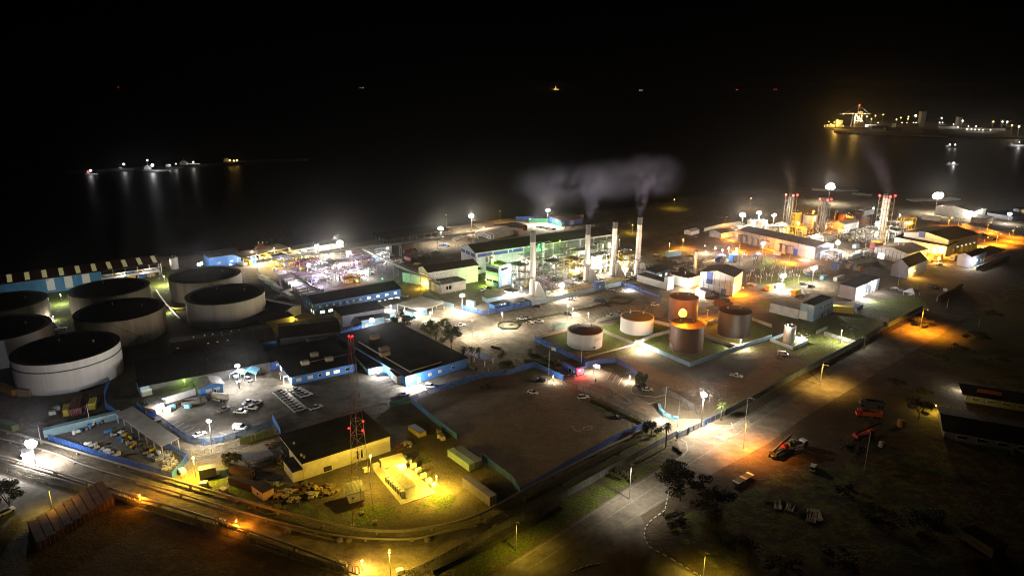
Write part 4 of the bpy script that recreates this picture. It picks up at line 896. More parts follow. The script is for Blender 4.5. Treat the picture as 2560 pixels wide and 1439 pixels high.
# --- boiler and pipework units
def process_unit(label, px, py, w, d, h, seed, pal=('steel', 'silver_clad', 'pipe_pale'), rz=SITE, group=None, vess=3, levels=None):
    rd = random.Random(seed); p = G(px, py)
    t = thing('process_unit', label, 'process plant', (p.x, p.y, 0), rz, group)
    levels = levels or max(1, int(h / 4)); fr = MB()
    nx_, ny_ = max(2, int(w / 5) + 1), max(2, int(d / 5) + 1)
    for i in range(nx_):
        for j in range(ny_): fr.box(w * i / (nx_ - 1) - .13, w * i / (nx_ - 1) + .13, d * j / (ny_ - 1) - .13, d * j / (ny_ - 1) + .13, 0, h)
    for k in range(1, levels + 1):
        z = h * k / levels
        for i in range(nx_): fr.box(w * i / (nx_ - 1) - .1, w * i / (nx_ - 1) + .1, 0, d, z - .25, z)
        for j in range(ny_): fr.box(0, w, d * j / (ny_ - 1) - .1, d * j / (ny_ - 1) + .1, z - .25, z)
    fr.build('frame', pal[0], t)
    for k in range(1, levels + 1):
        z = h * k / levels; x0 = rd.uniform(0, w * .4); x1 = rd.uniform(w * .6, w)
        pf = MB().box(x0, x1, 0, d * rd.uniform(.4, 1), z, z + .08).build('platform', pal[0], t)
        rb = MB()
        for zz in (z + .55, z + 1.1): rb.bar((x0, 0, zz), (x1, 0, zz), .06)
        for q in range(6): rb.bar((x0 + (x1 - x0) * q / 5, 0, z), (x0 + (x1 - x0) * q / 5, 0, z + 1.1), .06)
        rb.build('guard_rail', rd.choice([pal[0], 'yellow_paint', 'steel']), pf)
    for i in range(vess):
        x, y = rd.uniform(.15, .85) * w, rd.uniform(.2, .8) * d; r = rd.uniform(.8, min(2.2, d * .25)); hv = rd.uniform(.5, 1.1) * h
        if rd.random() < .6:
            v = MB().cyl(x, y, .5, hv, r, n=18).ball(x, y, hv, r, 18, 8, .5).build('vessel', rd.choice([pal[1], 'silver_clad', 'white_paint']), t, smooth=False)
        else:
            z = rd.uniform(1.5, max(2, h * .7)); ln = rd.uniform(4, max(5, w * .5)); x0 = rd.uniform(0, max(.1, w - ln))
            v = MB().tube([(x0, y, z + r), (x0 + ln, y, z + r)], r, 16).build('drum', rd.choice([pal[1], 'white_paint', pal[2]]), t)
    for i in range(int(10 + w * d / 16)):
        z = rd.choice([.8, 1.6, h * .33, h * .5, h * .66, h + .3, h + .8]); x, y = rd.uniform(0, w), rd.uniform(0, d)
        L_ = rd.uniform(3, w * .8); e = min(w, x + L_); y2 = rd.uniform(0, d)
        path = [(x, y, z), (e, y, z), (e, y2, z)] if rd.random() < .6 else [(x, y, 0), (x, y, z), (x, y2, z)]
        MB().tube(path, rd.uniform(.09, .3), 6).build('pipe', rd.choice([pal[2], pal[2], 'silver_clad', 'steel', 'pipe_dark', pal[1], 'steel_green']), t)
    for i in range(int(2 + w * d / 70)):
        x, y = rd.uniform(0, w), rd.uniform(0, d); s = rd.uniform(.7, 1.6)
        MB().cbox(x, y, 0, s * 1.6, s, s * 1.2).cyl(x + s, y, .2, s * .9, s * .35, n=8).build('pump', rd.choice(['blue_paint', 'steel', 'yellow_paint', 'scrap_pale']), t)
    return t
PAL_P = ('pipe_purple', 'silver_clad', 'pipe_purple'); PAL_W = ('steel', 'white_paint', 'silver_clad'); PAL_G = ('steel_green', 'silver_clad', 'pipe_pale'); PAL_Y = ('yellow_paint', 'silver_clad', 'yellow_paint')
for a in (('purple-lit pipe rack unit with white drum in the process yard', 835, 690, 17, 14, 7, 1, PAL_P), ('purple-lit unit with tall white column at the back of the yard', 885, 668, 16, 12, 8, 2, PAL_P), ('brightest white process unit in the yard middle', 792, 694, 18, 14, 6, 3, PAL_W),
          ('tangle of yellow-white pipes in front of the brightest unit', 780, 712, 16, 14, 4, 4, PAL_W), ('maroon-piped unit beneath the pipe bridge', 745, 682, 18, 12, 6, 5, ('maroon', 'white_paint', 'maroon')), ('dense green steel unit at the foot of the left trestle', 688, 676, 14, 12, 9, 6, PAL_G),
          ('white pump unit beside the purple racks near the green lamp', 880, 700, 18, 10, 5, 7, PAL_W), ('small unit of drums under the orange yard lamp', 862, 712, 12, 8, 3.5, 8, ('rust', 'scrap_pale', 'rust')), ('pipe manifold unit before the control cabin', 930, 655, 14, 9, 5, 9, PAL_W),
          ('yellow-railed pump unit under the jetty shed end', 740, 655, 20, 9, 6, 10, ('steel', 'white_paint', 'yellow_paint'))):
    process_unit(*a[:7], pal=a[7], group='units of the process yard')
for a in (('boiler unit with steel stairs left of the first chimney', 1295, 722, 12, 12, 14, 21, PAL_G), ('white-lit boiler unit behind the first chimney', 1318, 708, 14, 12, 13, 22, PAL_W), ('tall boiler unit with grey house on top between first and second chimney', 1375, 712, 16, 13, 14, 23, PAL_G),
          ('yellow-railed boiler unit just left of the second chimney', 1425, 706, 18, 13, 13, 24, PAL_Y), ('brightest boiler unit between second and third chimney', 1483, 690, 18, 14, 13, 25, PAL_W), ('green-steel unit along the hall above the second chimney', 1440, 672, 22, 9, 12, 26, PAL_G),
          ('yellow-railed unit between third and rightmost chimney', 1556, 684, 16, 12, 12, 27, PAL_Y), ('low pump unit right of the rightmost chimney', 1604, 694, 12, 8, 5, 28, PAL_G), ('green-lit steel frame unit on the hall front', 1310, 672, 26, 8, 14, 29, PAL_G),
          ('open steel frame in front of the hall midway', 1380, 660, 26, 8, 13, 30, PAL_G), ('steel frame unit at the hall right end', 1490, 648, 22, 8, 11, 31, PAL_G), ('pipe and duct unit in front of the second chimney', 1400, 728, 18, 8, 3.5, 32, PAL_W)):
    process_unit(*a[:7], pal=a[7], group='units of the boiler plant', vess=4)
for a in (('dazzling white exhaust plant at the foot of the lit flue tower', 2190, 612, 22, 16, 10, 41, PAL_W), ('coiled ducts right of the lit flue tower', 2235, 606, 20, 14, 9, 42, ('steel', 'silver_clad', 'silver_clad')), ('yellow crane-like unit behind the coiled ducts', 2270, 575, 14, 10, 9, 43, PAL_Y),
          ('transformer bay with white insulators at the near end of engine hall', 2085, 655, 16, 10, 5, 44, ('white_paint', 'blue_deep', 'silver_clad')), ('radiator deck glowing behind the engine hall roof', 2045, 618, 40, 12, 6, 45, PAL_W), ('fuel unit lit orange between the dark flue towers', 2005, 592, 18, 12, 7, 46, PAL_Y),
          ('exhaust unit below the leftmost dark flue tower', 1955, 590, 18, 12, 7, 47, PAL_G), ('tank piping unit right of the white roofless shed', 1738, 690, 18, 12, 4, 48, ('steel', 'white_paint', 'pipe_pale')), ('small pipe unit before the depot end of the lit flue tower', 2165, 645, 14, 8, 3.5, 50, PAL_W), ('grey pipe cluster between engine hall roof and flue tower', 2120, 605, 22, 10, 5, 51, PAL_G), ('pipe cluster left of the grey silos', 1850, 585, 16, 9, 5, 52, PAL_G), ('cooling pipework beside the orange-lit silver tank', 2060, 578, 20, 10, 6, 53, PAL_W), ('low pipe tangle on the switchyard right side', 2030, 690, 16, 8, 2.5, 54, PAL_W), ('low valve unit beside the small silver chimney', 1700, 688, 14, 8, 3, 49, ('rust', 'scrap_pale', 'pipe_pale'))):
    process_unit(*a[:7], pal=a[7], group='units of the power station')
# --- switchyard
for i, (px, py) in enumerate([(1880, 690), (1905, 688), (1930, 684), (1955, 682), (1870, 702), (1895, 706), (1922, 702), (1948, 700), (1975, 694), (1990, 702), (1905, 672), (1935, 668), (1965, 672), (1990, 680), (1845, 665), (1860, 648), (1905, 650), (1885, 660)]):
    p = G(px, py); rd = random.Random(100 + i)
    t = thing('switchgear_frame', f'white insulator frame in the switchyard, {ORD[i]} from the white gable hall', 'switchgear', (p.x, p.y, 0), SITE + rd.choice([0, 1.57]), 'insulator frames of the switchyard')
    for x in (-1.6, 1.6):
        MB().box(x - .12, x + .12, -.12, .12, 0, 3.4).build('leg', 'galv', t)
    MB().box(-2.4, 2.4, -.14, .14, 3.4, 3.65).build('beam', 'galv', t)
    for x in (-2, 0, 2): MB().cyl(x, 0, 3.65, 5.0, .2, .12, 8).build('insulator', 'white_paint', t)
for i, (px, py, m, lb) in enumerate([(1800, 655, 'blue_deep', 'dark blue'), (1833, 652, 'blue_paint', 'bright blue'), (1893, 652, 'steel_dark', 'dark grey'), (2090, 672, 'blue_deep', 'navy'), (2105, 668, 'blue_deep', 'brown-fronted navy'), (2240, 643, 'blue_deep', 'small')]):
    p = G(px, py)
    if i == 5: continue
    t = thing('transformer', f'{lb} power transformer with radiator fins and bushings', 'transformer', (p.x, p.y, 0), SITE, 'power transformers')
    MB().box(-3, 3, -2, 2, .3, 5.2).build('body', m, t); MB().box(-3.2, 3.2, -2.2, 2.2, 0, .3).build('plinth', 'concrete', t)
    rb = MB()
    for k in range(9): rb.box(-2.7 + k * .62, -2.45 + k * .62, -2.9, -2.02, .8, 4.6)
    rb.build('radiator', 'steel' if i != 4 else 'timber', t)
    for x in (-1.6, 0, 1.6): MB().cyl(x, 0, 5.2, 6.8, .22, .12, 8).build('bushing', 'white_paint', t)
# --- pipe bridges on steel trestles
def pipe_bridge(label, pts, z, npipe=5, width=3.0, m='steel_green', step=16):
    q = [G(px, py, z) for px, py in pts]
    t = thing('pipe_bridge', label, 'pipe bridge', (q[0].x, q[0].y, 0))
    off = Vector((q[0].x, q[0].y, 0)); q = [v - off for v in q]
    for a, c in zip(q, q[1:]):
        d = c - a; ln = d.length; d.normalize(); n = Vector((-d.y, d.x, 0))
        g = MB()
        for s in (-1, 1):
            g.bar(a + n * s * width / 2, c + n * s * width / 2, .25); g.bar(a + n * s * width / 2 + Vector((0, 0, 1.4)), c + n * s * width / 2 + Vector((0, 0, 1.4)), .2)
            k = max(2, int(ln / 3))
            for i in range(k): g.bar(a + d * ln * i / k + n * s * width / 2, a + d * ln * (i + 1) / k + n * s * width / 2 + Vector((0, 0, 1.4 if i % 2 else 0)), .1)
        g.build('girder', m, t)
        for i in range(npipe):
            o = n * (-width * .4 + width * .8 * i / max(1, npipe - 1)) + Vector((0, 0, .35 + .25 * (i % 2)))
            MB().tube([a + o, c + o], .16 + .06 * (i % 3), 6).build('pipe', ('pipe_pale', 'silver_clad', 'pipe_dark')[i % 3], t)
        k = max(1, int(ln / step))
        for i in range(k + 1):
            c0 = a + d * ln * i / k; tr = MB()
            for s in (-1, 1):
                f = c0 + n * s * width * .6; tr.bar((f.x, f.y, -0.0), c0 + n * s * width / 2, .2)
            for zz in range(0, int(z) - 1, 3):
                tr.bar(c0 - n * width * .55 + Vector((0, 0, -z + zz)), c0 + n * width * .55 + Vector((0, 0, -z + zz + 2.6)), .1)
            tr.build('trestle', m, t)
    return t
pipe_bridge('long high pipe bridge running along the shore side of the process yard', [(640, 655), (760, 638), (1000, 610), (1186, 582)], 9.0, 5)
pipe_bridge('short end of the pipe bridge turning down beside the quay yard', [(1186, 582), (1220, 594)], 9.0, 3, step=10)
pipe_bridge('pipe bridge crossing from the control cabin down to the stained annex', [(905, 622), (960, 650), (1020, 676), (1095, 706)], 8.5, 5)
pipe_bridge('pipe bridge from the jetty shed to the process racks behind the office', [(810, 655), (925, 640)], 7.5, 3)
pipe_bridge('low pipe rack descending past the white container row', [(722, 682), (775, 718), (805, 730)], 5.0, 6, step=10)
pipe_bridge('purple steel pipe rack crossing the process yard', [(700, 695), (850, 676), (960, 655)], 6.0, 4, m='pipe_purple', step=14)
pipe_bridge('rust-red conveyor-like rack from boiler plant to first chimney', [(1345, 694), (1405, 722)], 5.0, 3, m='pipe_purple', step=9)
pipe_bridge('yellow-green pipe rack along the pale wall over the car park', [(1375, 738), (1480, 712), (1560, 695)], 3.0, 3, m='yellow_paint', step=9)
pipe_bridge('grey conveyor bridge behind the olive-roofed shed', [(1675, 672), (1740, 655), (1800, 640)], 5.0, 4, m='rust', step=14)
pipe_bridge('blue pipe gantry along the car park edge near the rust-brown tanks', [(1560, 713), (1605, 727), (1648, 742)], 3.4, 3, m='blue_deep', step=8)
# --- pipelines round the lower compound
def pipeline(label, pts, z, r, m, sup=14, wob=.0):
    q = [G(px, py) for px, py in pts]; t = thing('pipeline', label, 'pipeline', (q[0].x, q[0].y, 0)); off = Vector((q[0].x, q[0].y, 0))
    path = []
    for i in range(len(q) - 1):
        for k in range(6):
            s = k / 6; a, b_, c, d_ = q[max(i - 1, 0)], q[i], q[i + 1], q[min(i + 2, len(q) - 1)]
            v = .5 * ((2 * b_) + (c - a) * s + (2 * a - 5 * b_ + 4 * c - d_) * s * s + (3 * b_ - a - 3 * c + d_) * s ** 3); path.append(v - off + Vector((0, 0, z)))
    path.append(q[-1] - off + Vector((0, 0, z)))
    MB().tube(path, r, 10).build('pipe', m, t)
    acc = 0
    for a, c in zip(path, path[1:]):
        acc += (c - a).length
        if acc > sup:
            acc = 0; MB().cbox(a.x, a.y, 0, .9, .5, z - r * .6, math.atan2(c.y - a.y, c.x - a.x) + 1.57).build('support', 'concrete', t)
    return t
pipeline('thick pale pipeline sweeping round the telecom compound', [(-40, 1068), (105, 1108), (300, 1166), (560, 1243), (720, 1290), (850, 1323), (960, 1335), (1060, 1328), (1180, 1300), (1290, 1243), (1490, 1138), (1625, 1074)], 1.1, .42, 'pipe_pale')
pipeline('thinner rusty pipeline below the thick pale pipeline', [(-40, 1090), (110, 1128), (230, 1172), (400, 1222), (560, 1270), (720, 1315), (860, 1345), (1020, 1352), (1100, 1336), (1200, 1310)], .7, .28, 'pipe_pale')
pipeline('long fence-side pipeline along the bottom boundary', [(-30, 1140), (90, 1172), (250, 1222), (430, 1276), (620, 1335), (760, 1385), (868, 1425)], 1.5, .38, 'pipe_pale')
pipeline('dark thin pipeline on the bottom boundary', [(-30, 1150), (250, 1232), (620, 1346), (820, 1420)], .9, .2, 'pipe_dark')
pipeline('bright pipes lying on the grass between the stained tanks', [(390, 728), (420, 768), (450, 800)], .9, .5, 'silver_clad')
pipeline('yellow pipe crossing the grass behind the pale clean tank', [(412, 768), (440, 775), (470, 772)], 1.0, .4, 'yellow_paint')
pipeline('pale pipes beside the grass at the edge tank', [(128, 800), (150, 825), (168, 828)], 1.2, .4, 'silver_clad')
t = thing('valve_station', 'white-railed valve station on the grass between left tanks', 'valve station', tuple(G(148, 834)), SITE)
for x in (-3, 0, 3): MB().tube([(x, -3, .8), (x, 0, .8), (x, 0, 2.2), (x, 3, 2.2)], .3, 8).build('pipe', 'silver_clad', t)
MB().box(-4, 4, -1, 1, 2.6, 2.75).build('walkway', 'galv', t)
for x in (-4, -2, 0, 2, 4): MB().bar((x, -1, 0), (x, -1, 3.8), .1).build('rail_post', 'white_paint', t)
MB().bar((-4, -1, 3.8), (4, -1, 3.8), .1).build('guard_rail', 'white_paint', t)
for lb, px, py, m in (('orange-lit pipe skid with looped pipes beside left service lamp', 320, 1252, 'container_yellow'), ('orange-lit pipe skid with ladder frame beside middle service lamp', 565, 1312, 'rust'), ('pump skid with teal motor beside the lowest service lamp', 868, 1420, 'rust')):
    p = G(px, py); t = thing('pipe_skid', lb, 'pipe skid', (p.x, p.y, 0), R(-22))
    MB().box(-4, 4, -1, 1, 0, .3).build('base', 'steel_dark', t)
    for x in (-3, -1, 1, 3): MB().tube([(x, -.7, .3), (x, -.7, 2.0), (x + .8, -.7, 2.4), (x + 1.2, -.7, 2.0), (x + 1.2, -.7, .3)], .14, 7).build('pipe', m, t)
    MB().cbox(-2, .4, .3, 1.6, .8, 1.0).cyl(-.8, .4, .3, 1.4, .35, n=10).build('pump', 'blue_pale', t)
    MB().tube([(-3.8, .9, .3), (-3.8, .9, 2.6), (3.8, .9, 2.6), (3.8, .9, .3)], .07, 6).build('guard_rail', m, t)

# ================================================================== LAMPS
KL = 1.3
LCOL = {'white': (1, .89, .70), 'cool': (1, .97, .95), 'sodium': (1, .29, .012), 'amber': (1, .55, .10), 'yellow': (1, .66, .06), 'green': (.08, 1, .25), 'lime': (.6, 1, .12), 'red': (1, .02, .03), 'purple': (.78, .62, 1)}
GLOW = {'white': 'glow_white', 'cool': 'glow_cool', 'sodium': 'glow_sodium', 'amber': 'glow_amber', 'yellow': 'glow_yellow', 'green': 'glow_green', 'lime': 'glow_lime', 'red': 'glow_red', 'purple': 'glow_cool'}
def bulb(parent, x, y, z, col, e, soft=.35):
    l = bpy.data.lights.new('bulb', 'POINT'); l.energy = e * KL; l.color = LCOL[col]; l.shadow_soft_size = soft
    o = bpy.data.objects.new('bulb', l); COL.objects.link(o); o.parent = parent; o.location = (x, y, z); return o
def beam(parent, x, y, z, col, e, cone, blend=.5, soft=.35):
    l = bpy.data.lights.new('bulb', 'SPOT'); l.energy = e * KL; l.color = LCOL[col]; l.shadow_soft_size = soft; l.spot_size = R(cone); l.spot_blend = blend
    o = bpy.data.objects.new('bulb', l); COL.objects.link(o); o.parent = parent; o.location = (x, y, z); return o
def glare(t, z, col, e): beam(t, 0, 0, z, col, e * .5, 172, .15, .4).rotation_euler = (math.pi, 0, 0)   # extra upward spot, added so haze and smoke glow round the lamp
def lamp(px, py, h, col, e, rr, style, label, group=None, lit=True, lean=None):
    p = G(px, py, h)
    rr *= {'mast': 1.25, 'hang': 1.25}.get(style, 1)
    nm = {'mast': 'floodlight_mast', 'street': 'street_lamp', 'post': 'lamp_post', 'wall': 'wall_lamp', 'hang': 'plant_lamp'}[style]
    cat = {'mast': 'floodlight', 'street': 'street lamp', 'post': 'lamp post', 'wall': 'wall lamp', 'hang': 'plant lamp'}[style]
    t = thing(nm, label, cat, (p.x, p.y, 0), 0, group)
    g = GLOW[col] if lit else 'galv'
    if style == 'mast':
        MB().cyl(0, 0, 0, h + .2, .22, .14, 10).build('pole', 'galv', t)
        MB().cyl(0, 0, h - .25, h - .1, .55 + rr * .5, n=12).build('head_ring', 'steel_dark', t)
        nh = 3 + int(px + py) % 4; tw = (px * .37) % 3.1
        for k in range(nh):
            a = 2 * math.pi * k / nh + tw; x, y = (.1 + rr * .8) * math.cos(a), (.1 + rr * .8) * math.sin(a)
            z = h + rr * .3 * ((k * 7) % 3 - 1); q = rr * (.85 + .1 * ((k * 5) % 3))
            hd = MB().cyl(x, y, z + q * .8, z + q * .95, q * .6, n=10).build('lamp_head', 'steel_dark', t)
            MB().ball(x, y, z, q, 12, 8).build('lens', g, hd)
        if lit: beam(t, 0, 0, h - .9 - rr, col, e * .9, 156, .6, .5); bulb(t, 0, 0, h + rr + .9, col, e * .26, .5); glare(t, h + rr + 1.0, col, e)
    elif style == 'street':
        a = lean if lean is not None else SITE - 1.57; dx, dy = math.cos(a), math.sin(a)
        t.location = (p.x - dx * 1.8, p.y - dy * 1.8, 0)
        MB().cyl(0, 0, 0, h, .13, .08, 8).build('pole', 'galv', t)
        MB().tube([(0, 0, h - .3), (dx * .9, dy * .9, h + .1), (dx * 1.9, dy * 1.9, h + .15)], .06, 6).build('arm', 'galv', t)
        hd = MB().cbox(dx * 1.9, dy * 1.9, h + .02, .9, .4, .2, a).build('lamp_head', 'steel_dark', t)
        if lit:
            MB().ball(dx * 1.9, dy * 1.9, h - .05, rr, 10, 6, .6).build('lens', g, hd); beam(t, dx * 1.9, dy * 1.9, h - .35 - rr, col, e, 138, .7); pass
    elif style == 'post':
        MB().cyl(0, 0, 0, h - rr, .12, .08, 8).build('pole', 'galv', t)
        hd = MB().cyl(0, 0, h - rr - .1, h - rr * .6, rr * .6, rr * .7, 10).build('lamp_head', 'steel_dark', t)
        if lit:
            MB().ball(0, 0, h, rr, 12, 8).build('lens', g, hd)
            if rr > 1.2: bulb(t, 0, 0, h + rr + .25, col, e)
            else: beam(t, 0, 0, h - rr - .35, col, e * .75, 156, .6); bulb(t, 0, 0, h + rr + .3, col, e * .32)
    elif style in ('wall', 'hang'):
        if style == 'wall': br = MB().tube([(-.45 * math.cos(SITE), .9, h + .25), (0, 0, h + .3)], .05, 6).build('bracket', 'steel_dark', t)
        else: br = MB().cyl(0, 0, 0, h + .3, .07, n=6).build('pole', 'steel', t)
        hd = MB().cbox(0, 0, h + rr * .7, rr * 1.2, rr, .12).build('lamp_head', 'steel_dark', t)
        MB().ball(0, 0, h, rr, 10, 6).build('lens', g, hd)
        bulb(t, 0, 0, h - rr - .25, col, e, .25)
        if rr >= .5: glare(t, h + rr + .6, col, e)
    return t
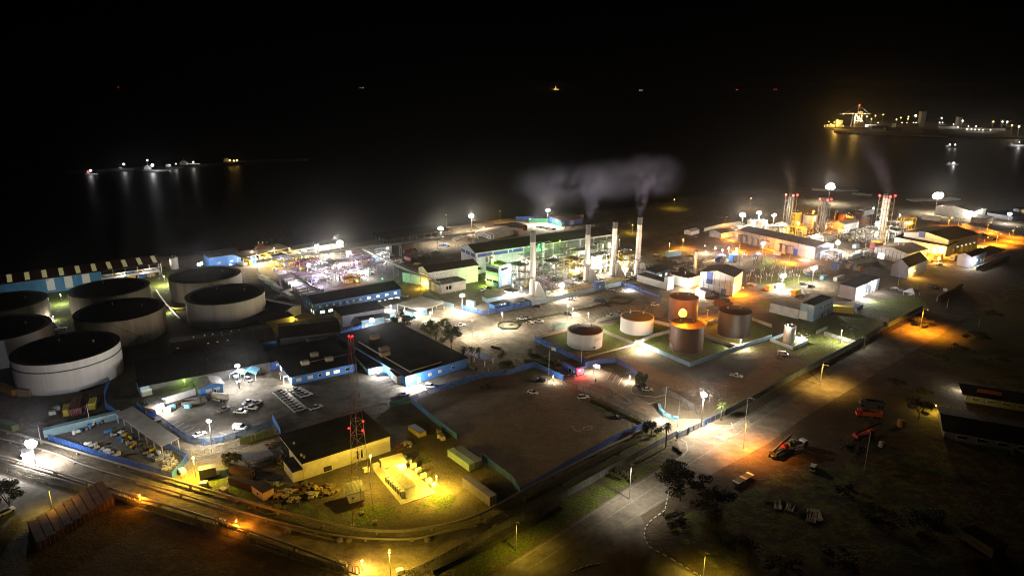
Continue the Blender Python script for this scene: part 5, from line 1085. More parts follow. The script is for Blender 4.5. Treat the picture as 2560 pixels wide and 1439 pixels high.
LAMPS = [
 # front yards
 (78, 1108, 8.5, 'cool', 40000, .8, 'mast', 'huge white floodlight mast at the far left gate'),
 (55, 1137, 5, 'cool', 2500, .35, 'post', 'small cool lamp below the huge left gate floodlight'),
 (593, 914, 10, 'cool', 26000, .42, 'mast', 'floodlight mast behind the carport canopies'),
 (522, 1052, 9, 'cool', 22000, .36, 'mast', 'slim floodlight mast beside the parked cars in front yard'),
 (483, 1145, 7, 'yellow', 22000, .40, 'post', 'yellow yard lamp beside the black generator'),
 (349, 1238, 3, 'sodium', 2200, .30, 'post', 'leftmost orange service lamp on the bottom pipeline road'),
 (590, 1303, 3, 'sodium', 2600, .30, 'post', 'middle orange service lamp on the bottom pipeline road'),
 (905, 1402, 3, 'amber', 4000, .32, 'post', 'lowest amber lamp beside the teal pump skid'),
 (973, 1381, 7.5, 'yellow', 9000, .24, 'post', 'twin-headed lamp post at the bottom bend of service road'),
 (926, 1137, 11, 'yellow', 22000, .28, 'hang', 'yellow lamp on a slim pole touching the red-white mast'),
 (1091, 1190, 5.5, 'yellow', 11000, .18, 'post', 'small white lamp post at the slab corner by cabinets'),
 (1008, 1160, 4.2, 'yellow', 4500, .22, 'wall', 'yellow lamp on the white equipment hut wall'),
 (1000, 1190, 3.6, 'yellow', 3000, .15, 'wall', 'yellow lamp between the cooling cabin and hut'),
 (404, 1009, 4.5, 'cool', 8000, .42, 'wall', 'bright lamp on the white portable cabin corner'),
 (530, 962, 3.6, 'cool', 5000, .28, 'wall', 'lamp on the blue guard house wall'),
 (460, 948, 5, 'lime', 3500, .35, 'hang', 'lime fluorescent lamp on the black workshop eave'),
 (473, 892, 3, 'cool', 2500, .25, 'wall', 'small lamp at the blue end of the skylight hall'),
 (1035, 945, 4.6, 'cool', 15000, .45, 'wall', 'bright floodlight on the admin block front wall'),
 (945, 925, 3.2, 'cool', 6000, .2, 'wall', 'lamp under the eave of the pale entrance block'),
 (744, 900, 3.4, 'cool', 3500, .22, 'wall', 'blue-white lamp on the deep blue canteen block'),
 (722, 945, 2.8, 'white', 2600, .18, 'wall', 'porch lamp at the long blue office wing'),
 (930, 800, 6.5, 'cool', 14000, .62, 'mast', 'glaring floodlight in front of the grey annex'),
 (977, 765, 6, 'white', 9000, .38, 'post', 'lamp behind the small tan-roofed lodge'),
 (1010, 776, 5, 'cool', 6000, .42, 'post', 'lamp left of the bus bay canopy'),
 (1047, 773, 4.5, 'cool', 7000, .5, 'post', 'bright lamp at the front of the bus bay canopy'),
 (1076, 782, 4.5, 'white', 6000, .5, 'post', 'bright lamp right of the bus bay canopy above trees'),
 (700, 785, 3.2, 'cool', 6000, .28, 'wall', 'lamp on the white end wall of the barrel store'),
 (735, 795, 3.5, 'yellow', 4000, .15, 'post', 'yellow lamp on the yard road near barrel store'),
 (1100, 862, 2.5, 'amber', 2600, .15, 'post', 'warm garden lamp beneath the roadside trees'),
 (1155, 905, 2.5, 'amber', 2200, .15, 'post', 'warm garden lamp beneath the palms'),
 # process yard
 (500, 660, 8, 'cool', 22000, .8, 'mast', 'blue-white floodlight beside the quay pump house'),
 (575, 660, 7, 'cool', 7000, .4, 'wall', 'small lamp on the quay pump house wall'),
 (850, 606, 14, 'white', 60000, .95, 'mast', 'tall floodlight mast on the shore left of quay yard'),
 (792, 615, 11, 'cool', 26000, .6, 'mast', 'smaller shore floodlight left of the tall one'),
 (1102, 571, 13, 'white', 52000, .95, 'mast', 'shore floodlight above the dark quay shed'),
 (1178, 540, 14, 'white', 46000, 1.0, 'mast', 'shore floodlight nearest the orange-lit store'),
 (1370, 526, 14, 'white', 46000, .9, 'mast', 'shore floodlight above the green-netted fence'),
 (1391, 551, 6, 'cool', 9000, .5, 'post', 'cool lamp at the right end of the green net'),
 (1325, 547, 6, 'white', 6000, .35, 'post', 'small lamp at the left end of the green net'),
 (770, 660, 7, 'cool', 16000, .5, 'hang', 'white lamp in the upper left of the process racks'),
 (806, 655, 7, 'purple', 9000, .35, 'hang', 'lamp on the crossing pipe rack of the process yard'),
 (815, 678, 7, 'cool', 22000, .55, 'hang', 'glaring lamp at the centre of the process yard'),
 (846, 664, 8, 'cool', 26000, .6, 'hang', 'glaring lamp above the purple pipe rack'),
 (892, 655, 8, 'purple', 22000, .6, 'hang', 'lamp beside the white column in the process yard'),
 (895, 682, 5, 'purple', 12000, .4, 'hang', 'lamp by the white pump unit in the process yard'),
 (915, 678, 5, 'cool', 9000, .35, 'hang', 'lamp nearest the dark green roof in the process yard'),
 (710, 661, 5, 'purple', 8000, .4, 'hang', 'violet lamp at the left edge of the process yard'),
 (680, 650, 6, 'yellow', 14000, .3, 'hang', 'warm lamp inside the left trestle unit'),
 (640, 645, 5, 'white', 26000, .3, 'hang', 'white lamp under the left end of the jetty shed'),
 (675, 640, 5, 'yellow', 22000, .3, 'hang', 'warm lamp under the middle of the jetty shed'),
 (710, 637, 5, 'yellow', 20000, .3, 'hang', 'warm lamp under the right end of the jetty shed'),
 (760, 632, 4.5, 'cool', 16000, .35, 'hang', 'white lamp before the white-walled jetty shed'),
 (820, 622, 4.5, 'white', 12000, .35, 'hang', 'white lamp at the far end of the jetty shed'),
 (790, 700, 5, 'purple', 16000, .4, 'hang', 'white lamp above the tangle of yellow-white pipes'),
 (740, 700, 5, 'cool', 9000, .2, 'hang', 'white lamp above the row of white containers'),
 (893, 703, 4.5, 'sodium', 7000, .55, 'post', 'orange lamp behind the blue office block'),
 (956, 696, 5, 'green', 5000, .42, 'wall', 'green lamp on the dark roof behind the office block'),
 (960, 640, 4, 'cool', 9000, .3, 'wall', 'lamp at the corner window of the control cabin'),
 (300, 668, 6, 'white', 30000, .2, 'hang', 'white lamp inside the left of the open quay store'),
 (360, 660, 6, 'white', 30000, .2, 'hang', 'white lamp inside the right of the open quay store'),
 (410, 690, 6, 'white', 16000, .2, 'hang', 'white lamp on the quay path behind the stained tanks'),
 (132, 790, 2.5, 'white', 2000, .12, 'hang', 'small white lamp on the grass by the valve station'),
 (425, 770, 2.5, 'white', 2500, .12, 'hang', 'small white lamp by the bright pipes between tanks'),
 (150, 735, 6, 'cool', 16000, .15, 'hang', 'added white lamp brightening the front of the blue quayside hall'),  # lamp added to brighten the hall front
 # boiler plant
 (1155, 738, 10, 'white', 30000, .68, 'mast', 'floodlight mast at the corner of the blue-fenced compound'),
 (1054, 707, 3.5, 'yellow', 4500, .3, 'wall', 'yellow lamp at the foot of the pipe bridge'),
 (1214, 699, 4, 'lime', 5500, .4, 'wall', 'lime lamp at the gantry cabin'),
 (1239, 652, 16, 'lime', 4500, .34, 'wall', 'yellow-green lamp on the power house roof'),
 (1281, 622, 16, 'green', 4000, .4, 'hang', 'green lamp at the hall end left of first chimney'),
 (1348, 611, 16, 'green', 3500, .36, 'hang', 'left green lamp of the pair right of first chimney'),
 (1356, 616, 15, 'green', 3500, .36, 'hang', 'right green lamp of the pair right of first chimney'),
 (1400, 602, 16, 'lime', 4500, .42, 'hang', 'yellow-green lamp on the hall front between chimneys'),
 (1435, 625, 11, 'lime', 3000, .26, 'hang', 'faint lime lamp left of the second chimney'),
 (1508, 612, 11, 'lime', 2200, .22, 'hang', 'lime lamp left of the third chimney'),
 (1549, 599, 13, 'yellow', 2200, .24, 'hang', 'small warm lamp on the right corner of the hall'),
 (1315, 654, 13, 'white', 26000, .66, 'hang', 'glaring lamp just left of the first chimney'),
 (1290, 676, 9, 'cool', 12000, .4, 'hang', 'blue-white lamp by the power house corner'),
 (1283, 712, 4, 'cool', 9000, .36, 'hang', 'blue-white ground lamp near the power house'),
 (1303, 719, 4, 'cool', 8000, .36, 'hang', 'cool ground lamp beside the first chimney foot'),
 (1277, 731, 4.5, 'white', 8000, .34, 'wall', 'lamp on the white workroom roof edge'),
 (1405, 713, 8, 'white', 30000, .78, 'mast', 'dazzling floodlight between first and second chimneys'),
 (1390, 643, 13, 'white', 9000, .34, 'hang', 'warm lamp above the tall boiler unit'),
 (1448, 632, 13, 'white', 16000, .5, 'hang', 'lamp above the yellow-railed boiler unit'),
 (1482, 668, 10, 'white', 42000, .9, 'hang', 'most dazzling lamp right of the second chimney'),
 (1440, 668, 9, 'white', 20000, .3, 'hang', 'white lamp inside the yellow-railed boiler unit'),
 (1460, 650, 10, 'white', 22000, .3, 'hang', 'white lamp inside the brightest boiler unit'),
 (1510, 655, 9, 'white', 14000, .3, 'hang', 'white lamp left of the third chimney'),
 (1548, 628, 8, 'cool', 10000, .42, 'hang', 'cool lamp between third and rightmost chimney tops'),
 (1578, 624, 8, 'cool', 8000, .36, 'hang', 'cool lamp just left of the rightmost chimney'),
 (1566, 633, 8, 'white', 10000, .36, 'hang', 'white lamp above the yellow-railed unit by last chimney'),
 (1546, 652, 8, 'white', 12000, .36, 'hang', 'lamp low between third and rightmost chimney'),
 (1558, 672, 4, 'cool', 12000, .46, 'hang', 'ground floodlight left of the rightmost chimney'),
 (1542, 668, 4, 'white', 9000, .32, 'hang', 'ground lamp at the third chimney foot'),
 (1432, 772, 3, 'white', 4500, .34, 'post', 'lamp at the fence beside the white car'),
 (1572, 714, 3, 'white', 5000, .36, 'post', 'lamp on the blue gantry fence'),
 (1615, 670, 4, 'white', 4000, .26, 'post', 'small lamp at the right of the boiler plant'),
 # car park
 (1420, 760, 9, 'white', 9000, .12, 'post', 'slim car park lamp post by the yellow-green hedge row'),
 (1255, 782, 9, 'white', 15000, .15, 'post', 'slim lamp post at the roundabout hedge'),
 (1471, 782, 9, 'white', 14000, .12, 'post', 'slim lamp post behind the white bund tanks'),
 (1180, 800, 9, 'white', 12000, .15, 'post', 'slim lamp post on the entry road by the trees'),
 # gate
 (1760, 986, 13, 'white', 33000, .55, 'mast', 'great white floodlight mast by the entrance palms'),
 (1450, 922, 3.2, 'red', 2600, .3, 'wall', 'red lamp on the gate house wall'),
 (1485, 913, 4, 'white', 3000, .2, 'post', 'small lamp on the blue fence by the gate house'),
 (1575, 940, 2.5, 'white', 3000, .2, 'post', 'small lamp at the end of visitor bays'),
 (1652, 1043, 1.6, 'white', 3500, .2, 'post', 'low lamp among potted plants at the gate'),
 (1383, 939, 2.5, 'white', 2500, .14, 'post', 'low lamp on the blue fence by the dark car'),
 # bund
 (1707, 783, 15.5, 'sodium', 22000, 2.0, 'post', 'huge orange lamp between the rust-brown tanks'),
 (1608, 850, 5, 'white', 16000, .16, 'post', 'white lamp at the bund wall corner'),
 (1852, 850, 4, 'white', 11000, .26, 'post', 'small white lamp at the foot of dark brown tank'),
 (1970, 812, 10, 'white', 4000, .2, 'hang', 'little lamp on the slim white tank'),
 (2004, 838, 3, 'white', 9000, .15, 'post', 'hidden white lamp behind the slim white tank'),
 (2105, 826, 6.5, 'white', 9000, .22, 'post', 'small lamp post on the road-side lawn'),
 # right plant
 (2035, 670, 11, 'white', 30000, .85, 'mast', 'bright floodlight mast in front of engine hall end'),
 (1958, 690, 9, 'white', 30000, .95, 'mast', 'bright floodlight mast at the lower end of switchyard'),
 (1908, 608, 12, 'cool', 22000, .72, 'mast', 'floodlight before the long engine hall wall'),
 (1788, 620, 9, 'cool', 12000, .55, 'hang', 'first of four switchyard lamps from the left'),
 (1806, 625, 8, 'cool', 12000, .55, 'hang', 'second of four switchyard lamps from the left'),
 (1822, 620, 9, 'cool', 12000, .55, 'hang', 'third of four switchyard lamps from the left'),
 (1842, 622, 9, 'white', 14000, .62, 'hang', 'fourth of four switchyard lamps from the left'),
 (1762, 614, 6, 'white', 7000, .36, 'wall', 'white lamp at the brown hut left of the switchyard'),
 (1764, 629, 6, 'amber', 5000, .36, 'post', 'small amber lamp at the switchyard left side'),
 (1857, 537, 16, 'white', 42000, 1.15, 'mast', 'leftmost of three floodlights over the grey silos'),
 (1898, 532, 16, 'white', 32000, .9, 'mast', 'middle of three floodlights over the grey silos'),
 (1935, 538, 15, 'white', 30000, .8, 'mast', 'right of three floodlights over the grey silos'),
 (1996, 558, 12, 'amber', 46000, 1.0, 'hang', 'amber-white glare between the two dark flue towers'),
 (2043, 588, 8, 'white', 30000, 1.0, 'hang', 'glare behind the engine hall roof'),
 (2095, 606, 8, 'white', 60000, 1.3, 'hang', 'broad white glare at the engine hall near end'),
 (2090, 628, 5, 'cool', 20000, .5, 'hang', 'cool lamp on the transformer bay'),
 (2016, 640, 3, 'cool', 6000, .5, 'wall', 'blue-white lamp at the engine hall side door'),
 (2195, 560, 10, 'white', 80000, 1.9, 'hang', 'most dazzling white glare at the lit flue tower'),
 (2210, 585, 8, 'white', 26000, .8, 'hang', 'white lamp under the lit flue tower ducts'),
 (2184, 520, 16, 'cool', 9000, .6, 'hang', 'cool lamp on the side of the lit flue tower'),
 (2200, 545, 26, 'white', 26000, .2, 'hang', 'lamp aimed up the lit flue tower'),
 (2250, 538, 6, 'cool', 12000, .7, 'post', 'cool lamp beyond the coiled ducts'),
 (2278, 555, 7, 'amber', 14000, .3, 'hang', 'amber lamp at the yellow crane-like unit'),
 (2140, 628, 4, 'cool', 5000, .4, 'wall', 'cool lamp on the pale blue containers'),
 (2260, 633, 5.5, 'cool', 7000, .42, 'wall', 'white lamp on the tan-roofed depot corner'),
 (2236, 640, 3.5, 'amber', 9000, .3, 'wall', 'amber lamp on the tan-roofed depot gable'),
 (2316, 624, 6, 'amber', 11000, .45, 'wall', 'warm lamp on the right end of tan-roofed depot'),
 (2296, 638, 3.5, 'sodium', 8000, .36, 'wall', 'orange lamp on the right wall of tan-roofed depot'),
 (2343, 618, 6, 'sodium', 8000, .36, 'wall', 'orange lamp under the depot canopy, left of three'),
 (2357, 620, 6, 'sodium', 8000, .36, 'wall', 'orange lamp under the depot canopy, middle of three'),
 (2366, 617, 6, 'sodium', 8000, .36, 'wall', 'orange lamp under the depot canopy, right of three'),
 (2378, 616, 6, 'sodium', 8000, .36, 'wall', 'orange lamp on the biggest depot wall, nearest the canopy'),
 (2398, 610, 6, 'sodium', 9000, .4, 'wall', 'orange lamp over the second dock of biggest depot'),
 (2437, 601, 6, 'sodium', 9000, .4, 'wall', 'orange lamp at the far dock of biggest depot'),
 (2348, 645, 4, 'amber', 16000, .8, 'hang', 'amber glare at the cabin beside the dark barn'),
 (2288, 676, 5, 'amber', 5000, .3, 'wall', 'amber lamp on the dark gabled barn wall'),
 (2414, 570, 8, 'sodium', 11000, .45, 'street', 'orange street lamp behind the biggest depot roof'),
 (2380, 544, 9, 'sodium', 22000, .95, 'street', 'biggest orange street lamp before the far pale hall'),
 (2405, 545, 8, 'sodium', 8000, .4, 'street', 'smaller orange street lamp beside the biggest one'),
 (2478, 556, 9, 'sodium', 12000, .5, 'street', 'orange street lamp above the depot yard'),
 (2502, 584, 9, 'sodium', 14000, .5, 'street', 'orange street lamp at the depot yard bend'),
 (2470, 593, 8, 'amber', 14000, .5, 'street', 'amber lamp among the parked cars of depot yard'),
 (2532, 576, 9, 'sodium', 11000, .5, 'street', 'orange street lamp at the far right bend, lower of two'),
 (2543, 567, 9, 'sodium', 7000, .42, 'street', 'orange street lamp at the far right bend, upper of two'),
 (2356, 515, 8, 'white', 12000, .5, 'wall', 'white lamp on the left corner of the far pale hall'),
 (2436, 530, 8, 'white', 12000, .5, 'wall', 'white lamp on the right corner of the far pale hall'),
 (2456, 522, 9, 'white', 5000, .3, 'wall', 'small lamp on the far pale hall back corner'),
 (2524, 535, 9, 'cool', 22000, .8, 'mast', 'cool floodlight at the far right beside the yellow sign'),
 (2076, 466, 18, 'white', 50000, 2.3, 'mast', 'huge white floodlight on the far pier'),
 (2345, 489, 18, 'white', 50000, 2.2, 'mast', 'huge white floodlight on the far right shore'),
 (1878, 496, 10, 'amber', 9000, .6, 'post', 'amber lamp above the three silo floodlights'),
 (1818, 542, 9, 'sodium', 6000, .45, 'street', 'lone orange street lamp on the field edge'),
 (1708, 599, 7, 'sodium', 8000, .42, 'post', 'orange lamp beside the brown hut cluster'),
 (1674, 609, 8, 'yellow', 5000, .34, 'post', 'pale yellow lamp at the field edge left of brown huts'),
 (1686, 499, 9, 'yellow', 7000, .5, 'post', 'lone lime-yellow lamp out on the dark shore'),
 (1582, 562, 7, 'yellow', 7000, .16, 'post', 'yellow lamp at the compound behind the last chimney'),
 (1828, 588, 4, 'sodium', 6000, .4, 'wall', 'orange lamp on the blue-grey gabled house'),
 (1922, 609, 6, 'sodium', 4500, .25, 'wall', 'small orange lamp on the engine hall wall'),
 (2024, 629, 5, 'sodium', 4500, .25, 'wall', 'small orange lamp at the engine hall near corner'),
 (1975, 640, 5, 'sodium', 12000, .12, 'post', 'orange road lamp before the engine hall door'),
 (1850, 612, 5, 'sodium', 9000, .12, 'post', 'orange road lamp at the left of engine hall'),
 (2034, 528, 13, 'sodium', 14000, .7, 'hang', 'orange lamp left of the middle flue tower'),
 (2094, 528, 10, 'sodium', 7000, .42, 'street', 'orange street lamp left of the brown tanks'),
 (2122, 532, 9, 'sodium', 6000, .36, 'street', 'orange street lamp among the brown tanks'),
 (2095, 551, 6, 'sodium', 7000, .32, 'street', 'lower orange lamp in front of the brown tanks'),
 (2080, 566, 5, 'sodium', 8000, .42, 'wall', 'orange lamp at the tank control house'),
 (2141, 552, 6, 'sodium', 6000, .28, 'street', 'orange lamp between brown tanks and lit flue tower'),
 (1209, 569, 6, 'sodium', 9000, .45, 'post', 'orange lamp over the gabled quay store'),
 (1250, 528, 9, 'amber', 2500, .3, 'post', 'small amber lamp post on the shore'),
 (1115, 537, 12, 'amber', 1500, .25, 'post', 'tiny lamp post above the shore floodlight'),
 (630, 627, 8, 'white', 1500, .2, 'post', 'leftmost small twin lamp over the jetty shed'),
 (685, 619, 9, 'white', 1500, .2, 'post', 'middle small lamp post over the jetty shed'),
 (724, 620, 8, 'white', 1500, .2, 'post', 'rightmost small lamp post over the jetty shed'),
 (1720, 705, 5, 'white', 20000, .3, 'hang', 'white lamp inside the roofless process shed'),
 (1745, 722, 5, 'white', 20000, .75, 'hang', 'glare at the white cabin by the gable hall'),
 (1752, 693, 6, 'sodium', 6000, .36, 'wall', 'orange lamp at the left corner of white gable hall'),
 (1841, 722, 4, 'sodium', 9000, .5, 'wall', 'left orange lamp at the white gable hall annex'),
 (1858, 719, 4, 'sodium', 7000, .42, 'wall', 'right orange lamp at the white gable hall annex'),
 (1690, 690, 5, 'amber', 9000, .15, 'hang', 'amber lamp near the small silver chimney'),
 (1770, 775, 6, 'sodium', 5000, .12, 'post', 'orange lamp on the back road behind the tanks'),
 (2035, 767, 6.5, 'cool', 5000, .28, 'wall', 'cool lamp on the near corner of blue substation'),
 (2054, 760, 6, 'cool', 6000, .22, 'wall', 'cool lamp midway on the blue substation wall'),
 (2063, 755, 6, 'cool', 5000, .2, 'wall', 'third cool lamp on the blue substation wall'),
 (2078, 749, 6, 'cool', 6000, .22, 'wall', 'cool lamp at the far end of blue substation wall'),
 (2165, 733, 4, 'cool', 14000, .55, 'wall', 'bright lamp low on the generator hall right wall'),
 (2190, 704, 7, 'cool', 8000, .3, 'wall', 'lamp at the far corner of generator hall'),
 (2430, 655, 5, 'cool', 4500, .15, 'wall', 'cool lamp at the first doorway of transformer house'),
 (2444, 650, 5, 'cool', 4500, .15, 'wall', 'cool lamp at the second doorway of transformer house'),
 # roads
 (2319, 773, 12, 'sodium', 10500, .26, 'street', 'orange street lamp at the bend of the main road'),
 (1878, 1054, 11, 'sodium', 8000, .10, 'street', 'unlit-looking lamp post with orange pool beside the main road'),
 (2070, 905, 11, 'amber', 4500, .08, 'street', 'street lamp pole with a weak pool on the upper main road'),
 (2340, 1012, 3.5, 'yellow', 2600, .2, 'wall', 'small white lamp at the end of the long house'),
 (2404, 960, 3.0, 'white', 1800, .15, 'wall', 'small white lamp on the roadside bar veranda'),
 (1779, 1388, 8, 'yellow', 2600, .10, 'street', 'street lamp pole at the bottom of the side road'),
 (1302, 1310, 9, 'yellow', 1300, .08, 'street', 'tall street pole at the bottom centre verge'),
 (1590, 1165, 12, 'white', 3600, .07, 'street', 'street pole with faint white pool on the lower main road'),
 (122, 1222, 8, 'yellow', 1800, .08, 'street', 'street pole at the left lower street'),
]
GAIN = {'white': 2.2, 'cool': 1.3, 'sodium': 4.2, 'amber': 2.6, 'yellow': 2.0, 'green': 1.6, 'lime': 1.3, 'red': 1.5, 'purple': 1.8}
SG = {'mast': .9, 'street': 1.2, 'post': .8, 'wall': .7, 'hang': .46}
for a in LAMPS: lamp(a[0], a[1], a[2], a[3], a[4] * GAIN[a[3]] * SG[a[6]], *a[5:])
def bare_pole(label, px, py, topy, arm=True, r=.13, lean=SITE - 1.57):
    p = G(px, py); h = HT(px, py, topy)
    t = thing('street_pole', label, 'street pole', (p.x, p.y, 0))
    MB().cyl(0, 0, 0, h, r, r * .7, 8).build('pole', 'galv', t)
    if arm:
        dx, dy = math.cos(lean), math.sin(lean)
        MB().tube([(0, 0, h - .2), (dx * 2.2, dy * 2.2, h + .2)], .06, 6).build('arm', 'galv', t); MB().cbox(dx * 2.2, dy * 2.2, h + .1, .9, .4, .2, lean).build('lamp_head', 'steel_dark', t)
    return t
bare_pole('tall unlit pole leaning over the dark right verge', 2160, 1180, 1080, False)
bare_pole('unlit street pole with arm on the main road verge', 2050, 955, 910)
bare_pole('double-armed unlit street pole beside the entrance palm', 1864, 1050, 992)
bare_pole('white flag pole beside the entrance gate', 1694, 1068, 1003, False)
bare_pole('solar-topped pole beside the blue planter', 1662, 1022, 965)
bare_pole('slim pole beside the gate house fence', 1372, 935, 875, False)
bare_pole('white flag pole behind the gate house', 1453, 915, 845, False)
bare_pole('thin pole in the corner of the pump store yard', 226, 1062, 1010, False)
bare_pole('yellow-lit pole at the fence corner by the yard lamp', 440, 1175, 1135, False)
bare_pole('tall floodlight pole at left gate with unlit head', 104, 1110, 1062)
bare_pole('thin pole on the lawn right of the generator hall', 2245, 713, 683, False)
bare_pole('white stub pole beside the far white marquee', 2292, 730, 709, False)
bare_pole('left pole on the upper road side near the palms', 2250, 835, 800, False)
bare_pole('right pole on the upper road side beyond the bend', 2367, 770, 747, False)
bare_pole('pole at the curve of the far dirt verge', 2446, 815, 794, False)
bare_pole('slim lamp pole beside the orange-lit depot', 2304, 676, 640, False)
bare_pole('pole before the blue-lit containers at the red tank', 2162, 625, 585, False)

# ================================================================== FENCES, WALLS, CONTAINERS
def fence(label, pts, h=2.2, m='fence_mesh', post='galv', step=4.0, z=0.0, cat='fence', rail=True):
    q = [G(*p) for p in pts]; o0 = q[0].copy(); t = thing('fence', label, cat, (o0.x, o0.y, z)); q = [v - o0 for v in q]
    pm = MB().cyl(0, 0, 0, h + .1, .06, n=6).build('post', post, t); proto = True; n = 0
    mb, rb = MB(), MB()
    for a, c in zip(q, q[1:]):
        d = c - a; ln = d.length; d.normalize(); nn = Vector((-d.y, d.x, 0)) * .02
        mb.hexa([a + nn, a - nn, c - nn, c + nn], [v + Vector((0, 0, h)) for v in (a + nn, a - nn, c - nn, c + nn)])
        if rail: rb.bar(a + Vector((0, 0, h)), c + Vector((0, 0, h)), .06)
        s = 0
        while s < ln and n < 95:
            pp = a + d * s
            if proto: pm.location = pp; proto = False
            else:
                o = pm.copy(); COL.objects.link(o); o.parent = t; o.location = pp
            n += 1; s += step
    mb.build('mesh_panel' if 'mesh' in m or m == 'fence_blue' else 'panel', m, t)
    if rail: rb.build('top_rail', post, t)
    return t
def wall(label, pts, h=1.8, m='concrete_pale', th=.3, cop=None, cat='wall', name='boundary_wall'):
    q = [G(*p) for p in pts]; o0 = q[0].copy(); t = thing(name, label, cat, (o0.x, o0.y, 0)); q = [v - o0 for v in q]; mb, cb = MB(), MB()
    for a, c in zip(q, q[1:]):
        d = (c - a).normalized(); n = Vector((-d.y, d.x, 0)) * th / 2; e = d * (th / 2 - .004)
        for b_, z0, z1, k in ((mb, 0, h, 1), (cb, h + .002, h + .12, 1.3)):
            f = [a - e + n * k, a - e - n * k, c + e - n * k, c + e + n * k]; b_.hexa([v + Vector((0, 0, z0)) for v in f], [v + Vector((0, 0, z1)) for v in f])
    mb.build('wall', m, t); cb.build('coping', cop or m, t); return t
fence('pale mesh boundary fence along the bottom left service road', [(-30, 1156), (100, 1200), (290, 1250), (540, 1327), (720, 1390), (872, 1438)], 2.2, 'fence_mesh_dense', step=5)
fence('pale mesh boundary fence from the bottom bend to the entrance gate', [(1015, 1445), (1060, 1428), (1150, 1380), (1240, 1332), (1420, 1240), (1660, 1105), (1692, 1090)], 2.4, 'fence_mesh_dense', step=5)
wall('low white-topped plinth wall under the gate-side fence', [(1628, 1112), (1700, 1078)], .5, 'blue_pale')
fence('bright blue mesh fence along the lower edge of pump store yard', [(122, 1100), (250, 1143), (345, 1170), (432, 1197), (472, 1150)], 2.4, 'fence_blue', 'blue_paint')
fence('bright blue panel fence beside the container yard', [(296, 1055), (294, 1040), (265, 1020), (262, 990), (275, 955)], 2.4, 'fence_blue_solid', 'blue_paint', step=5)
fence('blue mesh fence curving round the front car yard', [(345, 1018), (375, 1040), (405, 1055), (455, 1092), (480, 1106), (510, 1112), (560, 1105), (640, 1078), (682, 1063)], 2.4, 'fence_blue', 'blue_paint')
fence('short blue panel fence left of the grey warehouse', [(682, 1050), (702, 1085)], 2.4, 'fence_blue_solid', 'blue_paint', step=4)
fence('grey mesh fence outside the curved car yard lane', [(410, 1115), (450, 1132), (480, 1142), (530, 1134), (600, 1112), (690, 1085)], 2.2, 'fence_mesh', step=4)
fence('green-netted fence stretch below the front car yard', [(600, 1110), (640, 1100), (684, 1086)], 2.4, 'green_net', 'galv', step=5)
fence('blue fence behind the open yard shed', [(310, 1050), (360, 1080), (412, 1118), (455, 1140), (472, 1148)], 2.2, 'fence_blue', 'blue_paint')
fence('dark blue fence between front yard and dirt lot', [(975, 1018), (1025, 1003), (1080, 1050), (1142, 1098)], 2.3, 'fence_blue_solid', 'blue_deep', step=5)
fence('blue mesh fence behind the admin parking bays', [(1025, 1003), (1100, 975), (1200, 945), (1265, 937), (1335, 916), (1408, 950)], 2.4, 'fence_blue', 'blue_deep')
fence('dark blue fence on the left of the dirt lot', [(1205, 1148), (1280, 1205), (1299, 1235)], 2.4, 'fence_blue', 'blue_deep')
fence('dark fence along the lower side of the dirt lot', [(1299, 1235), (1420, 1165), (1560, 1088), (1628, 1062)], 2.2, 'fence_blue', 'steel_dark')
fence('tall blue-post mesh fence beside the entrance lane', [(1444, 972), (1500, 1000), (1560, 1028), (1628, 1060)], 2.6, 'fence_mesh', 'blue_deep', step=3.4)
fence('dark mesh fence behind the tall floodlight by the palms', [(1655, 978), (1690, 996), (1735, 1025), (1744, 1036)], 2.4, 'fence_mesh', 'steel_dark')
fence('blue gate fence between the entrance palms', [(1692, 1098), (1720, 1083), (1764, 1062), (1812, 1038)], 2.3, 'fence_blue', 'blue_paint', step=3)
fence('blue sheet boundary fence running up the main road', [(1812, 1038), (1880, 1003), (2000, 938), (2130, 868), (2200, 828), (2305, 775)], 2.6, 'fence_pale', 'blue_pale', step=6)
wall('pale blue boundary wall continuing into the dark beyond the road bend', [(2342, 752), (2405, 718)], 2.6, 'blue_pale')
wall('far pale boundary wall past the transformer house', [(2440, 675), (2520, 645)], 2.6, 'blue_pale')
fence('blue mesh fence round the floodlit compound corner', [(1153, 773), (1205, 787), (1260, 778), (1330, 764)], 2.6, 'fence_blue', 'blue_paint')
wall('pale blue curved wall on the left of the floodlit compound', [(1061, 738), (1088, 750), (1110, 762), (1134, 768)], 2.0, 'blue_pale')
wall('pale blue wall between car park and boiler plant', [(1330, 764), (1400, 748), (1486, 728)], 2.6, 'blue_pale')
wall('pale blue wall right of the sky blue kiosk', [(1512, 722), (1552, 713)], 2.6, 'blue_pale')
fence('blue mesh fence along the upper side of the car park', [(1552, 713), (1600, 730), (1645, 745)], 2.6, 'fence_blue', 'blue_deep')
fence('violet-blue fence curving behind the visitor bays', [(1462, 918), (1500, 908), (1540, 905), (1575, 925), (1592, 942)], 2.4, 'fence_violet', 'blue_deep')
fence('blue mesh fence along the lower bund from corner to gate house', [(1338, 850), (1380, 872), (1430, 897), (1470, 915)], 2.6, 'fence_blue', 'blue_paint')
wall('blue plinth wall under the lower bund fence', [(1338, 852), (1470, 917)], .9, 'blue_paint')
wall('white bund wall at the left of the lettered tanks', [(1344, 846), (1410, 828), (1452, 815)], 1.4, 'concrete_pale')
wall('white bund wall behind the orange-washed tank', [(1490, 806), (1560, 788), (1690, 820)], 1.6, 'concrete_pale')
wall('white dividing bund wall between the two lettered tanks', [(1500, 828), (1586, 862)], 1.4, 'concrete_pale')
wall('bund wall left of the front rust-brown tank', [(1586, 862), (1634, 842), (1680, 830)], 1.6, 'concrete_pale')
